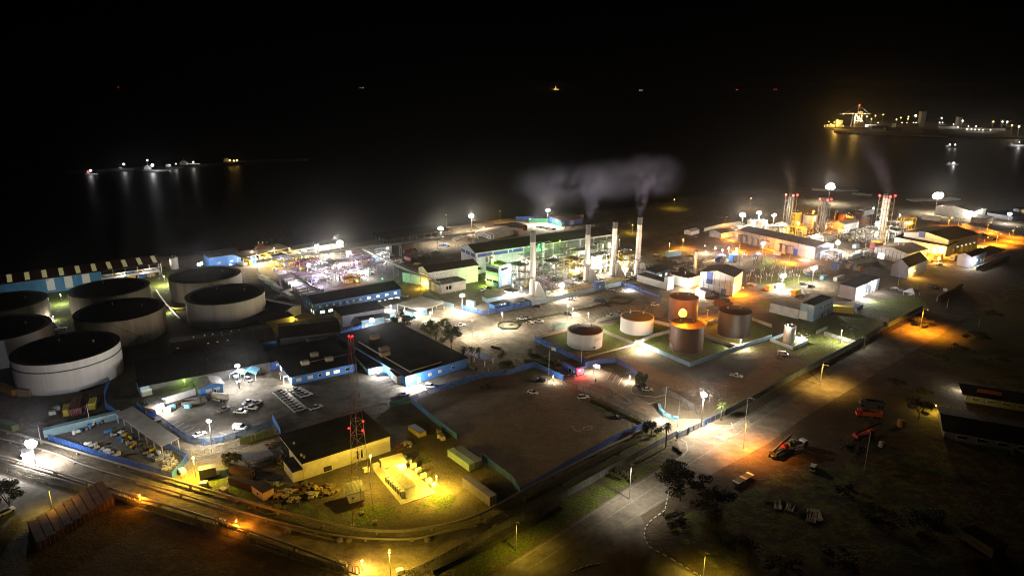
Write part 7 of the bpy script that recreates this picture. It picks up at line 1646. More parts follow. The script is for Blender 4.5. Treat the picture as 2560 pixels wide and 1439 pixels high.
for i, (px, py) in enumerate([(400, 1146), (412, 1140), (420, 1134), (422, 1152), (432, 1160), (418, 1170)]):
    clutter('block_stack', f'pale concrete blocks at the pump yard corner, {ORD[i]} stack from the shed', px, py, 'concrete_pale', 400 + i, 1.0, group='concrete blocks at the yard corner')
for i, (px, py, s, m) in enumerate([(975, 640, 2.2, 'scrap'), (1000, 655, 2.4, 'scrap_pale'), (1030, 625, 2.2, 'rust'), (1060, 640, 2.4, 'scrap'), (1090, 630, 2.0, 'scrap_pale'), (1110, 615, 2.2, 'tarp_blue'), (1080, 600, 2.6, 'scrap_pale'), (1140, 600, 2.4, 'scrap'), (1165, 592, 2.2, 'scrap_pale'), (1180, 600, 2.4, 'rust'), (1045, 662, 2.0, 'yellow_paint'), (1125, 648, 2.0, 'scrap')]):
    clutter('scrap_heap', f'heap of scrap on the dark yard left of the factory hall, {ORD[i]} from process yard', px, py, m, 500 + i, s, cat='scrap', group='scrap heaps on the dark yard')
for i, (px, py, s, m) in enumerate([(660, 1210, 1.4, 'scrap'), (690, 1215, 1.3, 'scrap_pale'), (720, 1232, 1.6, 'scrap_pale'), (745, 1222, 1.3, 'rust'), (700, 1238, 1.2, 'yellow_paint'), (760, 1215, 1.5, 'scrap'), (790, 1222, 1.2, 'yellow_paint'), (810, 1235, 1.4, 'timber'), (830, 1222, 1.6, 'timber'), (780, 1240, 1.6, 'scrap_pale'), (640, 1265, 1.2, 'scrap'), (690, 1272, 1.3, 'timber'), (735, 1250, 1.2, 'scrap_pale'), (1000, 1120, 1.5, 'rust'), (1015, 1112, 1.4, 'scrap_pale'), (700, 1150, 1.6, 'timber'), (682, 1110, 1.5, 'timber')]):
    clutter('scrap_heap', f'scrap heap around the grey warehouse, {ORD[i]} counted from the pink hut', px, py, m, 540 + i, s, cat='scrap', group='scrap heaps around the grey warehouse')
for i, (px, py, s, m) in enumerate([(1880, 712, 1.8, 'scrap_pale'), (1795, 742, 1.6, 'tarp_blue'), (1780, 732, 1.8, 'tarp_blue'), (1815, 748, 1.4, 'blue_paint'), (2255, 728, 2.0, 'scrap'), (2240, 722, 1.6, 'scrap_pale'), (2330, 715, 2.0, 'scrap'), (2105, 742, 1.6, 'scrap_pale'), (1640, 640, 2, 'scrap_pale'), (1655, 652, 2, 'rust'), (1690, 655, 2, 'scrap_pale'), (1730, 640, 2, 'yellow_paint'), (1600, 645, 2, 'scrap_pale'), (1580, 640, 2, 'scrap'), (1985, 730, 1.6, 'scrap'), (2010, 735, 1.6, 'scrap_pale')]):
    clutter('scrap_heap', f'scrap heap in the right-hand plant yards, {ORD[i]} in a scatter', px, py, m, 570 + i, s, cat='scrap', group='scrap heaps in the right-hand plant')
for i, (px, py, s) in enumerate([(1932, 1252, 1.3), (1945, 1262, 1.2), (1962, 1258, 1.3), (1975, 1268, 1.1), (2008, 1282, 1.2), (2030, 1290, 1.6), (2045, 1288, 1.4)]):
    clutter('timber_pile', f'pale timber pile in the dark lower right yard, {ORD[i]} from the left', px, py, 'scrap_pale', 600 + i, s, group='timber piles in the dark yard')
for i, (px, py, m) in enumerate([(1100, 1092, 'scrap_pale'), (1106, 1097, 'concrete_pale'), (1098, 1082, 'steel')]):
    clutter('crate', f'pale crate by the blue fence near the yellow skip, {ORD[i]} from the left', px, py, m, 620 + i, 1.3, group='crates near the yellow skip')
for i, (px, py, m) in enumerate([(510, 1215, 'white_paint'), (456, 1182, 'white_paint'), (430, 1022, 'canvas_blue'), (420, 1028, 'white_paint'), (470, 1018, 'canvas_blue'), (140, 1025, 'white_paint'), (132, 1035, 'white_paint'), (560, 1230, 'yellow_paint')]):
    clutter('crate', ('pale crate at the black generator foot', 'white crate by the blue fence corner pole', 'turquoise bin on the small work yard', 'white bag crate on the small work yard', 'turquoise crate near the dark lorry', 'upper white drum crate beside the yellow container', 'lower white drum crate beside the yellow container', 'yellow crate lying on the grass below the generator')[i], px, py, m, 640 + i, 1.4)
for i, (px, py) in enumerate([(720, 1330), (850, 1352), (872, 1352), (1030, 1350), (1070, 1352), (1190, 1312), (1215, 1305), (1250, 930), (1262, 820), (1275, 812), (1240, 1318)]):
    clutter('boulder', f'pale boulder, {ORD[i]} in the scatter along the pipeline and hedges', px, py, 'rock', 660 + i, 1.2, group='boulders along the pipeline')
for i, (px, py) in enumerate([(1340, 870), (1346, 872), (1352, 866), (1290, 905), (1297, 908), (1489, 955)]):
    p = G(px, py); t = thing('person', f'small dark-clothed person standing on the plaza near the gate, {ORD[i]} from the left' if i < 5 else 'small person standing on the entrance island', 'person', (p.x, p.y, 0), i * 1.3, 'people standing on the plaza' if i < 5 else None)
    b = MB().tube([(-.1, 0, 0), (-.1, 0, .45), (-.06, 0, .88)], .07, 6, .1).tube([(.1, .05, 0), (.1, 0, .45), (.06, 0, .88)], .07, 6, .1).tube([(0, 0, .85), (0, 0, 1.15), (0, 0, 1.42), (0, 0, 1.5)], .17, 8, .15).tube([(-.2, 0, 1.42), (-.27, .02, 1.15), (-.25, .1, .9)], .06, 6, .045).tube([(.2, 0, 1.42), (.27, .02, 1.15), (.25, .1, .9)], .06, 6, .045).tube([(0, 0, 1.48), (0, 0, 1.6)], .06, 6)
    b.build('body', 'cloth_dark', t); MB().ball(0, 0, 1.68, .11, 8, 6, 1.2).build('head', 'skin', t)

# ================================================================== TREES AND PLANTS
def crown_mesh(rd, cx, cy, cz, rx, ry, rz, n, leaf=.35, clumps=14):
    b = MB(); cl = []
    for k in range(clumps):
        a, e, r = rd.uniform(0, 6.28), rd.uniform(-.6, 1.3), rd.uniform(.45, 1.0)
        cl.append((cx + rx * r * math.cos(a) * math.cos(e), cy + ry * r * math.sin(a) * math.cos(e), cz + rz * r * math.sin(e), rd.uniform(.22, .42)))
    for i in range(n):
        c = rd.choice(cl); v = Vector((rd.gauss(0, 1), rd.gauss(0, 1), rd.gauss(0, .8))); v.normalize(); q = rd.random() ** .4
        p = Vector((c[0] + v.x * rx * c[3] * q, c[1] + v.y * ry * c[3] * q, max(.15, c[2] + v.z * rz * c[3] * q)))
        u = Vector((rd.gauss(0, 1), rd.gauss(0, 1), rd.gauss(0, .6))).normalized(); w = u.cross(Vector((rd.gauss(0, 1), rd.gauss(0, 1), rd.gauss(0, 1)))).normalized(); s = leaf * rd.uniform(.6, 1.4)
        b.add([p - u * s, p + w * s * .5, p + u * s, p - w * s * .5], [(0, 1, 2, 3)])
    return b, cl
def tree(label, px, py, h, r, m='leaf', seed=1, n=2200, name='broad_tree', cat='tree', trunk=.4, flat=1.0, leaf=.32, group=None):
    rd = random.Random(seed); p = G(px, py); t = thing(name, label, cat, (p.x, p.y, 0), 0, group)
    cz = h * (1 - .5 * flat * (1 - trunk)); rz = h * (1 - trunk) * .55 * flat
    b, cl = crown_mesh(rd, 0, 0, cz, r, r, rz, n, leaf); b.build('crown', m, t)
    tb = MB(); th = h * trunk; tr = .05 * h * .5
    tb.tube([(0, 0, 0), (.1, .05, th * .5), (0, .1, th)], tr, 8, tr * .6)
    for c in cl[:9]: tb.tube([(0, .1, th * .9), (c[0] * .5, c[1] * .5, th + (c[2] - th) * .55), (c[0], c[1], c[2])], tr * .5, 6, tr * .12)
    tb.build('trunk', 'bark', t); return t
tree('big spreading acacia in silhouette beside the main road', 1700, 1250, 10.5, 8.6, 'leaf_dry', 3, 5200, 'acacia_tree', flat=.75, leaf=.3, trunk=.34)
tree('dense round tree left of the bus bay canopy', 1008, 832, 10, 5.2, 'leaf', 4, 2600)
tree('lit spreading tree behind the admin block', 1078, 858, 11, 5.0, 'leaf_light', 5, 2400)
tree('dense dark tree at the admin block roadside', 1128, 880, 12, 5.2, 'leaf', 6, 3000)
tree('light small tree right of the spreading one', 1112, 830, 7, 3.4, 'leaf_light', 7, 1400)
tree('round dark tree by the blue fence at the plaza', 1264, 938, 6.5, 3.6, 'leaf', 8, 2000, trunk=.2)
tree('upright green tree at the end of visitor bays', 1600, 970, 7.5, 2.6, 'leaf', 9, 1800, trunk=.2)
tree('bushy tree beside the nearer entrance palm', 1628, 1085, 5.0, 3.4, 'leaf_dry', 10, 1800, trunk=.15)
tree('leafy dark tree at the lower left edge', 24, 1272, 9, 5.2, 'leaf', 11, 2600, trunk=.15)
tree('dark bushy tree next to the black generator', 580, 1170, 5.5, 3.6, 'leaf_dry', 12, 1800, trunk=.15)
tree('dark tree in the dark yard beside the long house', 2295, 1050, 8, 5.5, 'leaf_dry', 13, 2200)
tree('dark scrubby tree at the road bend', 2300, 815, 4.5, 5, 'leaf_dry', 14, 1600, trunk=.12)
tree('scrubby tree on the far right verge', 2440, 850, 4.5, 6, 'leaf_dry', 15, 1600, trunk=.12)
tree('dark bare-looking tree by the dirt verge kerb', 2130, 1150, 5.5, 3.8, 'leaf_dry', 16, 1200)
tree('scrubby tree under the fence at the bottom centre', 1560, 1200, 4.0, 3.4, 'leaf_dry', 17, 1000, trunk=.2)
tree('large dark bush mass behind the acacia', 1790, 1290, 5.5, 8, 'leaf_dry', 18, 3000, trunk=.1)
tree('dark bush mass in the lower right corner', 2320, 1330, 5, 8, 'leaf_dry', 19, 2400, trunk=.1)
tree('small dark palm-like shrub by the white pool-side house', 2540, 1150, 3.5, 2, 'leaf_dry', 20, 800, trunk=.3)
def palm(label, px, py, h, seed, m='leaf_light', r=2.2, group=None):
    rd = random.Random(seed); p = G(px, py); t = thing('palm_tree', label, 'palm tree', (p.x, p.y, 0), rd.uniform(0, 6), group)
    MB().tube([(0, 0, 0), (.05, 0, h * .4), (-.05, .05, h * .75), (0, 0, h)], .26, 8, .17).build('trunk', 'bark', t)
    b = MB()
    for k in range(26):
        a = 2.399 * k; e = 1.2 - 1.9 * k / 26; L_ = r * rd.uniform(.85, 1.15); prev = None; d = Vector((math.cos(a), math.sin(a), 0)); n = Vector((-d.y, d.x, 0))
        for s in range(6):
            u = s / 5; c = Vector((0, 0, h)) + d * L_ * u * math.cos(e * .8) + Vector((0, 0, L_ * (u * math.sin(e) - .55 * u * u)))
            w = .32 * math.sin(math.pi * (.12 + .85 * u)); cur = (c + n * w - Vector((0, 0, w * .4)), c, c - n * w - Vector((0, 0, w * .4)))
            if prev: b.add([prev[0], cur[0], cur[1], prev[1]], [(0, 1, 2, 3)]); b.add([prev[1], cur[1], cur[2], prev[2]], [(0, 1, 2, 3)])
            prev = cur
    b.build('crown', m, t); return t
palm('nearer entrance palm with dark trunk left of the gate', 1664, 1118, 8.5, 1)
palm('entrance palm in bright light right of the gate', 1802, 1050, 6.5, 2)
palm('palm at the roadside fence, nearer of the lawn pair', 2160, 872, 6.5, 3)
palm('palm at the roadside fence, farther of the lawn pair', 2207, 842, 6.8, 4, 'leaf')
for i, (px, py, h) in enumerate([(1160, 900, 6), (1178, 905, 6.5), (1195, 900, 5.5), (1090, 850, 4)]):
    palm(f'small dark palm in the planting beside the admin block, {ORD[i]} nearest', px, py, h, 10 + i, 'leaf', 2.4, 'palms beside the admin block')
for i, (px, py, h) in enumerate([(1326, 890, 3), (1366, 902, 2.4), (1392, 915, 2.6)]):
    palm(f'short palm in the hedge island by the gate house, {ORD[i]} from the left', px, py, h, 20 + i, 'leaf', 1.6, 'short palms in the hedge island')
def hedge(label, pts, w=1.2, h=.9, m='hedge', seed=1, dens=26):
    rd = random.Random(seed); q = [G(*p) for p in pts]; o0 = q[0].copy(); t = thing('hedge', label, 'hedge', (o0.x, o0.y, 0)); b = MB(); core = MB()
    for a, c in zip(q, q[1:]):
        a, c = a - o0, c - o0; d = c - a; ln = d.length; d.normalize(); n = Vector((-d.y, d.x, 0))
        core.tube([a + Vector((0, 0, h * .4)), c + Vector((0, 0, h * .4))], w * .36, 6)
        for i in range(int(ln * dens)):
            p = a + d * rd.uniform(0, ln) + n * rd.gauss(0, w * .3) + Vector((0, 0, rd.uniform(.05, h) * rd.uniform(.6, 1.15))); u = Vector((rd.gauss(0, 1), rd.gauss(0, 1), rd.gauss(0, .7))).normalized(); v = u.cross(Vector((rd.gauss(0, 1), rd.gauss(0, 1), rd.gauss(0, 1)))).normalized(); s = rd.uniform(.12, .3)
            b.add([p - u * s, p + v * s * .6, p + u * s, p - v * s * .6], [(0, 1, 2, 3)])
    core.build('stems', 'leaf_dry', t); b.build('foliage', m, t); return t
hedge('long clipped hedge dividing the car park rows', [(1290, 807), (1340, 797), (1420, 781), (1480, 769), (1527, 755)], 1.6, .9)
hedge('hedge loop round the sandy car park island', [(1527, 748), (1545, 742), (1572, 746), (1576, 756), (1556, 760), (1530, 756), (1522, 750)], 1.2, .8, seed=2)
hedge('hedge ring on the left roundabout', [(1246, 812), (1252, 806), (1280, 805), (1300, 812), (1292, 822), (1258, 823), (1246, 816)], 1.2, .9, seed=3)
hedge('upper hedge of the gate house island', [(1320, 885), (1345, 888), (1372, 902), (1402, 915)], 1.4, 1.0, seed=4)
hedge('lower hedge of the gate house island', [(1310, 902), (1345, 905), (1370, 915), (1395, 932)], 1.4, 1.0, seed=5)
hedge('hedge at the right end of the palm-lined bays', [(1228, 868), (1250, 872), (1258, 882), (1246, 892)], 1.6, 1.0, seed=6)
hedge('planting strip beside the admin block wall', [(1060, 840), (1100, 868), (1150, 905), (1190, 925)], 2.2, 1.0, seed=7)
hedge('hedge between the dirt lot and entrance lane', [(1478, 1002), (1520, 1020), (1560, 1040), (1605, 1060)], 1.6, 1.0, seed=8)
hedge('scrub line along the pipeline below the dirt lot', [(1310, 1255), (1400, 1205), (1500, 1150), (1600, 1098)], 3.0, 1.3, 'leaf_dry', 9, 20)
hedge('grass tufts along the bottom boundary fence', [(1080, 1432), (1180, 1385), (1260, 1345), (1400, 1270)], 2.4, .6, 'hedge', 10, 18)
hedge('lit shrubs in front of the red tank', [(2145, 668), (2170, 664), (2192, 660)], 5, 2.0, 'leaf_light', 11, 30)
hedge('low shrubs by the entrance rocks', [(1683, 1118), (1695, 1125), (1702, 1133)], 1.6, .7, 'leaf_dry', 12, 10)
for i, (px, py, s) in enumerate([(2480, 790, 5), (2400, 880, 5), (2350, 900, 4.5), (2500, 910, 5), (2240, 960, 3.5), (2300, 985, 4), (2120, 1235, 4), (2200, 1300, 5), (1850, 1380, 5), (1950, 1420, 5), (2100, 1410, 5), (1690, 1310, 4)]):
    tree(f'low dark scrub bush on the unlit right side, {ORD[i]} in the scatter', px, py, s * .6, s, 'leaf_dry', 700 + i, 700, 'scrub_bush', 'bush', .08, 1, .35, 'scrub bushes on the unlit right side')

# ================================================================== SEA, SHIPS, FAR HARBOUR
def ship(label, px, py, L_, rz, m='hull', lights=(), sup=True, group=None, name='ship', cat='ship', zb=-1.6):
    p = G(px, py, zb); t = thing(name, label, cat, (p.x, p.y, zb), rz, group); w = L_ * .16; h = L_ * .06
    MB().hexa([(-L_ / 2, -w * .4, 0), (L_ * .42, -w * .35, 0), (L_ * .42, w * .35, 0), (-L_ / 2, w * .4, 0)], [(-L_ / 2, -w / 2, h), (L_ / 2, -w * .15, h * 1.2), (L_ / 2, w * .15, h * 1.2), (-L_ / 2, w / 2, h)]).build('hull', m, t)
    if sup:
        MB().box(-L_ * .42, -L_ * .2, -w * .38, w * .38, h, h + L_ * .09).box(-L_ * .38, -L_ * .26, -w * .3, w * .3, h + L_ * .09, h + L_ * .13).build('superstructure', 'white_paint', t)
        MB().bar((-L_ * .3, 0, h + L_ * .12), (-L_ * .3, 0, h + L_ * .22), L_ * .006).build('mast', 'galv', t)
    for x, z, r, g in lights: MB().ball(L_ * x, 0, h + L_ * z, r, 8, 6).build('ship_lamp', g, t)
    return t
mat('ship_amber', (1, .62, .15), emit=1.5); mat('ship_red', (1, .12, .05), emit=.9); mat('ship_green', (.35, .8, .2), emit=.5); mat('ship_white', (1, .95, .8), emit=.8); mat('port_white', (1, .93, .75), emit=4); mat('port_amber', (1, .72, .22), emit=3)
ship('distant ship on the horizon with one orange light, farthest left', 295, 221, 90, 0, lights=[(.1, .2, 11, 'ship_red')])
ship('distant ship on the horizon with a row of green lights', 903, 222, 160, 0, lights=[(-.3, .1, 8, 'ship_white'), (-.05, .06, 10, 'ship_green'), (.2, .06, 11, 'ship_green'), (.34, .06, 11, 'ship_green')])
ship('distant ship on the horizon with one faint white light', 1040, 221, 90, 0, lights=[(0, .15, 10, 'ship_white')])
ship('big brightly lit drill-like ship on the horizon with amber tower', 1389, 226, 140, 0, lights=[(-.35, .05, 10, 'ship_amber'), (-.2, .06, 13, 'ship_amber'), (-.02, .08, 15, 'ship_amber'), (.18, .06, 13, 'ship_amber'), (.34, .05, 10, 'ship_amber'), (-.02, .2, 12, 'ship_amber'), (.0, .32, 10, 'ship_amber'), (0, .46, 7, 'ship_amber'), (-.5, .22, 6, 'ship_red')])
ship('distant ship on the horizon with small amber lights, right of the big lit one', 1602, 228, 90, 0, lights=[(-.2, .08, 10, 'ship_amber'), (.2, .1, 8, 'ship_white')])
ship('distant ship with one red light, left of the red pair', 1842, 227, 90, 0, lights=[(-.1, .12, 11, 'ship_red'), (.2, .12, 7, 'ship_red')])
ship('distant ship with a pair of red lights on the right horizon', 1938, 227, 110, 0, lights=[(-.2, .12, 10, 'ship_red'), (.2, .14, 11, 'ship_red')])
def sea_lamp(par, x, y, z, r, g, col, e):
    MB().ball(x, y, z, r, 10, 6).build('lamp', g, par)
    if e: bulb(par, x, y - r - .4, z, col, e, .5)
pts = [(165, 433), (330, 424), (470, 416), (640, 408), (755, 402)]
b = MB(); q = [G(*p, -1.6) for p in pts]
for a, c in zip(q, q[1:]):
    d = (c - a).normalized(); n = Vector((-d.y, d.x, 0))
    b.hexa([a + n * 7, a - n * 7, c - n * 7, c + n * 7], [v + Vector((0, 0, 3.2)) for v in (a + n * 3.5, a - n * 3.5, c - n * 3.5, c + n * 3.5)])
bw = thing('breakwater', 'long low breakwater with moored boats out in the bay', 'breakwater', tuple(q[0]))
b.v = [(x - q[0].x, y - q[0].y, z + 1.6) for x, y, z in b.v]; b.build('rock_bank', 'hull', bw)
s = ship('little white boat with red stern light at the outer left of bay', 230, 436, 18, 0, 'white_paint', name='boat', cat='boat'); sea_lamp(s, 0, -2, 5.5, 1.3, 'glow_cool', 'cool', 700); MB().ball(-4, -2, 4.5, .9, 8, 6).build('stern_lamp', 'glow_red', s)
s = ship('moored boat under the cool mast lamp at the breakwater', 314, 426, 24, 0, 'hull', name='boat', cat='boat'); sea_lamp(s, 0, -2, 9, 1.4, 'glow_cool', 'cool', 1200)
s = ship('white moored vessel beneath the brightest breakwater lamp', 392, 428, 40, 0, 'steel', name='boat', cat='boat'); sea_lamp(s, -3, -4, 9, 1.9, 'glow_cool', 'cool', 3500); sea_lamp(s, -9, -4, 16, .9, 'glow_cool', 'cool', 0)
s = ship('dark moored vessel with two deck lamps on the breakwater', 437, 420, 30, 0, 'hull', name='boat', cat='boat'); sea_lamp(s, -5, -3, 5, .9, 'ship_white', 'cool', 700); sea_lamp(s, 4, -3, 6.5, 1.1, 'ship_white', 'cool', 700)
s = ship('long moored barge with white rail and amber lamp', 484, 417, 46, 0, 'hull', name='boat', cat='boat'); sea_lamp(s, 2, -3, 7.5, 1.4, 'ship_white', 'white', 1200); MB().box(-8, 12, -4, -3.6, 4.6, 5).build('lit_rail', 'ship_white', s)
s = ship('moored tug with amber-lit wheelhouse at the breakwater head', 588, 408, 40, 0, 'hull', name='boat', cat='boat')
for x, z in ((-6, 5), (0, 4.2), (5, 5)): sea_lamp(s, x, -4, z, 1.3, 'port_amber', 'amber', 600)
s = ship('dark unlit barge beyond the amber-lit tug', 660, 405, 60, 0, 'hull', (), False, name='boat', cat='boat')
s = ship('dark unlit craft at the far tip of breakwater', 735, 402, 50, 0, 'concrete_dark', (), False, name='boat', cat='boat')
s = ship('boat with two white lamps in the right bay', 2377, 369, 26, 0, 'hull', name='boat', cat='boat'); sea_lamp(s, -5, -3, 6, 1.5, 'port_white', 'cool', 700); sea_lamp(s, 6, -3, 6, 1.5, 'port_white', 'cool', 700)
s = ship('small white boat nearer the shore in the right bay', 2381, 412, 20, 0, 'white_paint', name='boat', cat='boat'); sea_lamp(s, 0, -2, 4, .9, 'ship_white', 'cool', 2000); MB().box(-3, 3, -2.2, -2, 2, 3.2).build('lit_cabin', 'ship_white', s)
s = ship('pale moored boat at the right edge of the bay', 2540, 366, 42, 0, 'white_paint', name='boat', cat='boat'); sea_lamp(s, 2, -4, 9, .9, 'ship_white', 'cool', 4000); MB().box(-14, 16, -5, -4.6, 2.5, 3.4).build('lit_rail', 'ship_white', s)
# harbour land and quay
hp_ = [G(*p) for p in [(2085, 330), (2160, 333), (2400, 342), (2560, 346), (2900, 352), (2900, 300), (2200, 300), (2085, 318)]]
struct('harbour_land', MB().prism(hp_, -3, 1.2), 'concrete_dark')
b = MB(); qa, qb = G(2090, 331, 1.3), G(2370, 341, 1.3); b.box(0, 1, 0, 1, 0, 1); b.v = []; b.f = []
d = (qb - qa).normalized(); n = Vector((-d.y, d.x, 0)) * 2.5
b.hexa([qa + n - Vector((0, 0, 2.5)), qa - n - Vector((0, 0, 2.5)), qb - n - Vector((0, 0, 2.5)), qb + n - Vector((0, 0, 2.5))], [v + Vector((0, 0, .6)) for v in (qa + n, qa - n, qb - n, qb + n)])
tag(b.build('quay_wall', 'concrete_pale'), 'long pale quay wall along the far harbour edge', 'quay')
p = G(2138, 318, 1.2); hc = HT(2138, 318, 264)
t = thing('harbour_crane', 'lit ship-to-shore harbour crane with red top light', 'crane', (p.x, p.y, 1.2), R(5))
for x in (-10, 14):
    for y in (-8, 8): MB().bar((x, y, 0), (x * .8, y * .8, hc * .62), 1.6).build('leg', 'white_paint', t)
MB().bar((-10, -8, hc * .3), (14, -8, hc * .3), 1.4).bar((-10, -8, hc * .62), (14, -8, hc * .3), 1.2).bar((14, -8, 0), (-8, -8, hc * .62), 1.1).build('bracing', 'white_paint', t)
MB().bar((-52, 0, hc * .62), (40, 0, hc * .62), 2.2).build('boom', 'steel', t)
MB().bar((0, 0, hc * .62), (3, 0, hc), 1.6).bar((14, 0, hc * .62), (3, 0, hc), 1.2).build('apex_frame', 'steel', t)
MB().bar((3, 0, hc), (-40, 0, hc * .63), .7).bar((3, 0, hc), (36, 0, hc * .63), .7).build('stay', 'steel', t)
MB().box(2, 14, -5, 5, hc * .63, hc * .72).build('machine_house', 'concrete_pale', t)
MB().ball(3, -1, hc + 1, 2.0, 8, 6).build('warning_light', 'glow_red', t)
for x, z in ((-46, .62), (-18, .62), (18, .62), (-10, .5), (14, .02)): MB().ball(x, -8.5, hc * z, 1.5, 8, 6).build('crane_lamp', 'port_white', t)
bulb(t, -8, -14, hc * .4, 'amber', 90000, 1); bulb(t, 10, -16, hc * .15, 'white', 90000, 1)
s = ship('cargo ship moored at the crane with amber-lit decks', 2112, 324, 120, R(172), 'hull', name='ship', cat='ship')
MB().box(10, 26, -8, 8, 6, 26).build('deckhouse', 'concrete_pale', s); MB().box(30, 55, -6, 6, 6, 14).build('cargo_stack', 'concrete_pale', s)
for x, z in ((50, 12), (42, 16), (34, 20), (26, 27), (16, 18), (8, 10), (22, 12), (48, 22), (58, 9)): MB().ball(x, 9, z, 1.3, 8, 6).build('deck_lamp', 'port_amber', s)
bulb(s, 30, 16, 22, 'amber', 60000, 1)
PL = [(990, 367, 0), (1035, 391, 0), (1075, 357, 0), (1152, 348, 0), (1285, 396, 0), (1328, 378, 0), (1400, 390, 0), (1405, 368, 0), (1477, 357, 2), (1542, 350, 1), (1735, 380, 1), (1920, 378, 2), (1946, 409, 2), (2253, 418, 0), (2345, 418, 1), (2392, 420, 2), (2440, 455, 0), (2510, 467, 2)]
for i, (zx, zy, k) in enumerate(PL):
    x, y = 1920 + zx / 4, 200 + zy / 4; p = G(x, y, 24)
    t = thing('harbour_lamp', f'tall harbour lamp post, {ORD[i]} from the crane', 'harbour lamp', (p.x, p.y, 1.2), 0, 'tall lamps of the far harbour')
    MB().cyl(0, 0, 0, 22.8, .5, .35, 6).build('pole', 'galv', t); MB().ball(0, 0, 23, (1.9, 1.8, 2.2)[k] if i != 8 else 3.4, 8, 6).build('lens', 'port_amber' if k == 0 else 'port_white', t)
    bulb(t, 0, -4, 22, 'amber' if k == 0 else 'white', 3500, 1)
LLW = [(975, 465), (1035, 465), (1100, 428), (1340, 428), (1390, 432), (1455, 427), (1480, 427), (1715, 427), (1745, 427), (1855, 445), (1875, 462), (1900, 472), (2005, 465), (1990, 492), (2035, 494), (2070, 497), (2110, 498), (2150, 499), (2225, 500), (2080, 465)]
for i, (zx, zy) in enumerate(LLW):
    x, y = 1920 + zx / 4, 200 + zy / 4; p = G(x, y, 6)
    t = thing('quay_lamp', f'low lamp on the far harbour quay, {ORD[i]} counted from the crane', 'quay lamp', (p.x, p.y, 1.2), 0, 'low lamps of the far harbour')
    MB().cyl(0, 0, 0, 4.8, .3, n=6).build('pole', 'galv', t); MB().ball(0, 0, 5, 1.5, 8, 6).build('lens', 'port_white' if zx > 1700 else 'port_amber', t); bulb(t, 0, -3, 5.5, 'white', 2500, 1)
for i, (x, y, w, d, h, m, lb) in enumerate([(2305, 318, 14, 14, 44, 'concrete_pale', 'tall pale silo tower on the far harbour'), (2268, 319, 70, 20, 10, 'concrete_dark', 'long dark warehouse beside the far silo tower'), (2200, 322, 50, 14, 7, 'rust', 'brown container stack on the far quay'), (2235, 326, 46, 12, 6, 'container_navy', 'navy container stack on the far quay'), (2398, 315, 12, 12, 26, 'concrete_pale', 'narrow pale tower block in the far harbour town'), (2375, 322, 50, 14, 7, 'sheet_white', 'white shed glowing in the far harbour town'), (2430, 324, 60, 14, 6, 'sheet_white', 'long white shed right of the narrow far tower'), (2490, 326, 50, 14, 6, 'sheet_white', 'white shed near the right edge of far harbour'), (2545, 318, 40, 16, 8, 'sheet_dim', 'grey shed at the far right of the harbour'), (2178, 318, 30, 14, 8, 'sheet_white', 'pale quay office right of the crane'), (2335, 331, 60, 10, 5, 'container_red', 'dark red container line on the far quay'), (2520, 312, 24, 20, 14, 'concrete_dark', 'dark block on the rise at the far right')]):
    p = G(x, y, 1.2); t = thing('harbour_building', lb, 'building', (p.x, p.y, 1.2), R(4)); MB().box(-w / 2, w / 2, 0, d, 0, h).build('wall', m, t); MB().box(-w / 2 - .5, w / 2 + .5, -.5, d + .5, h, h + .8).build('roof', 'roof_dark', t)
for lb, pts in (('low dark pier reaching out beyond the far pier floodlight', [(2030, 474), (2076, 476), (2140, 476)]), ('thin pale jetty on the shore left of the pier', [(2130, 484), (2180, 488)]), ('pale jetty strip near the far right shore floodlight', [(2275, 502), (2345, 500), (2390, 497)])):
    q = [G(*p, 0) for p in pts]; t = thing('pier', lb, 'pier', tuple(q[0])); b = MB()
    for a, c in zip(q, q[1:]):
        a, c = a - q[0], c - q[0]; d = (c - a).normalized(); n = Vector((-d.y, d.x, 0)) * 6
        b.hexa([a + n - Vector((0, 0, 5)), a - n - Vector((0, 0, 5)), c - n - Vector((0, 0, 5)), c + n - Vector((0, 0, 5))], [v + Vector((0, 0, 1.2)) for v in (a + n, a - n, c - n, c + n)])
    b.build('deck', 'concrete_pale', t)

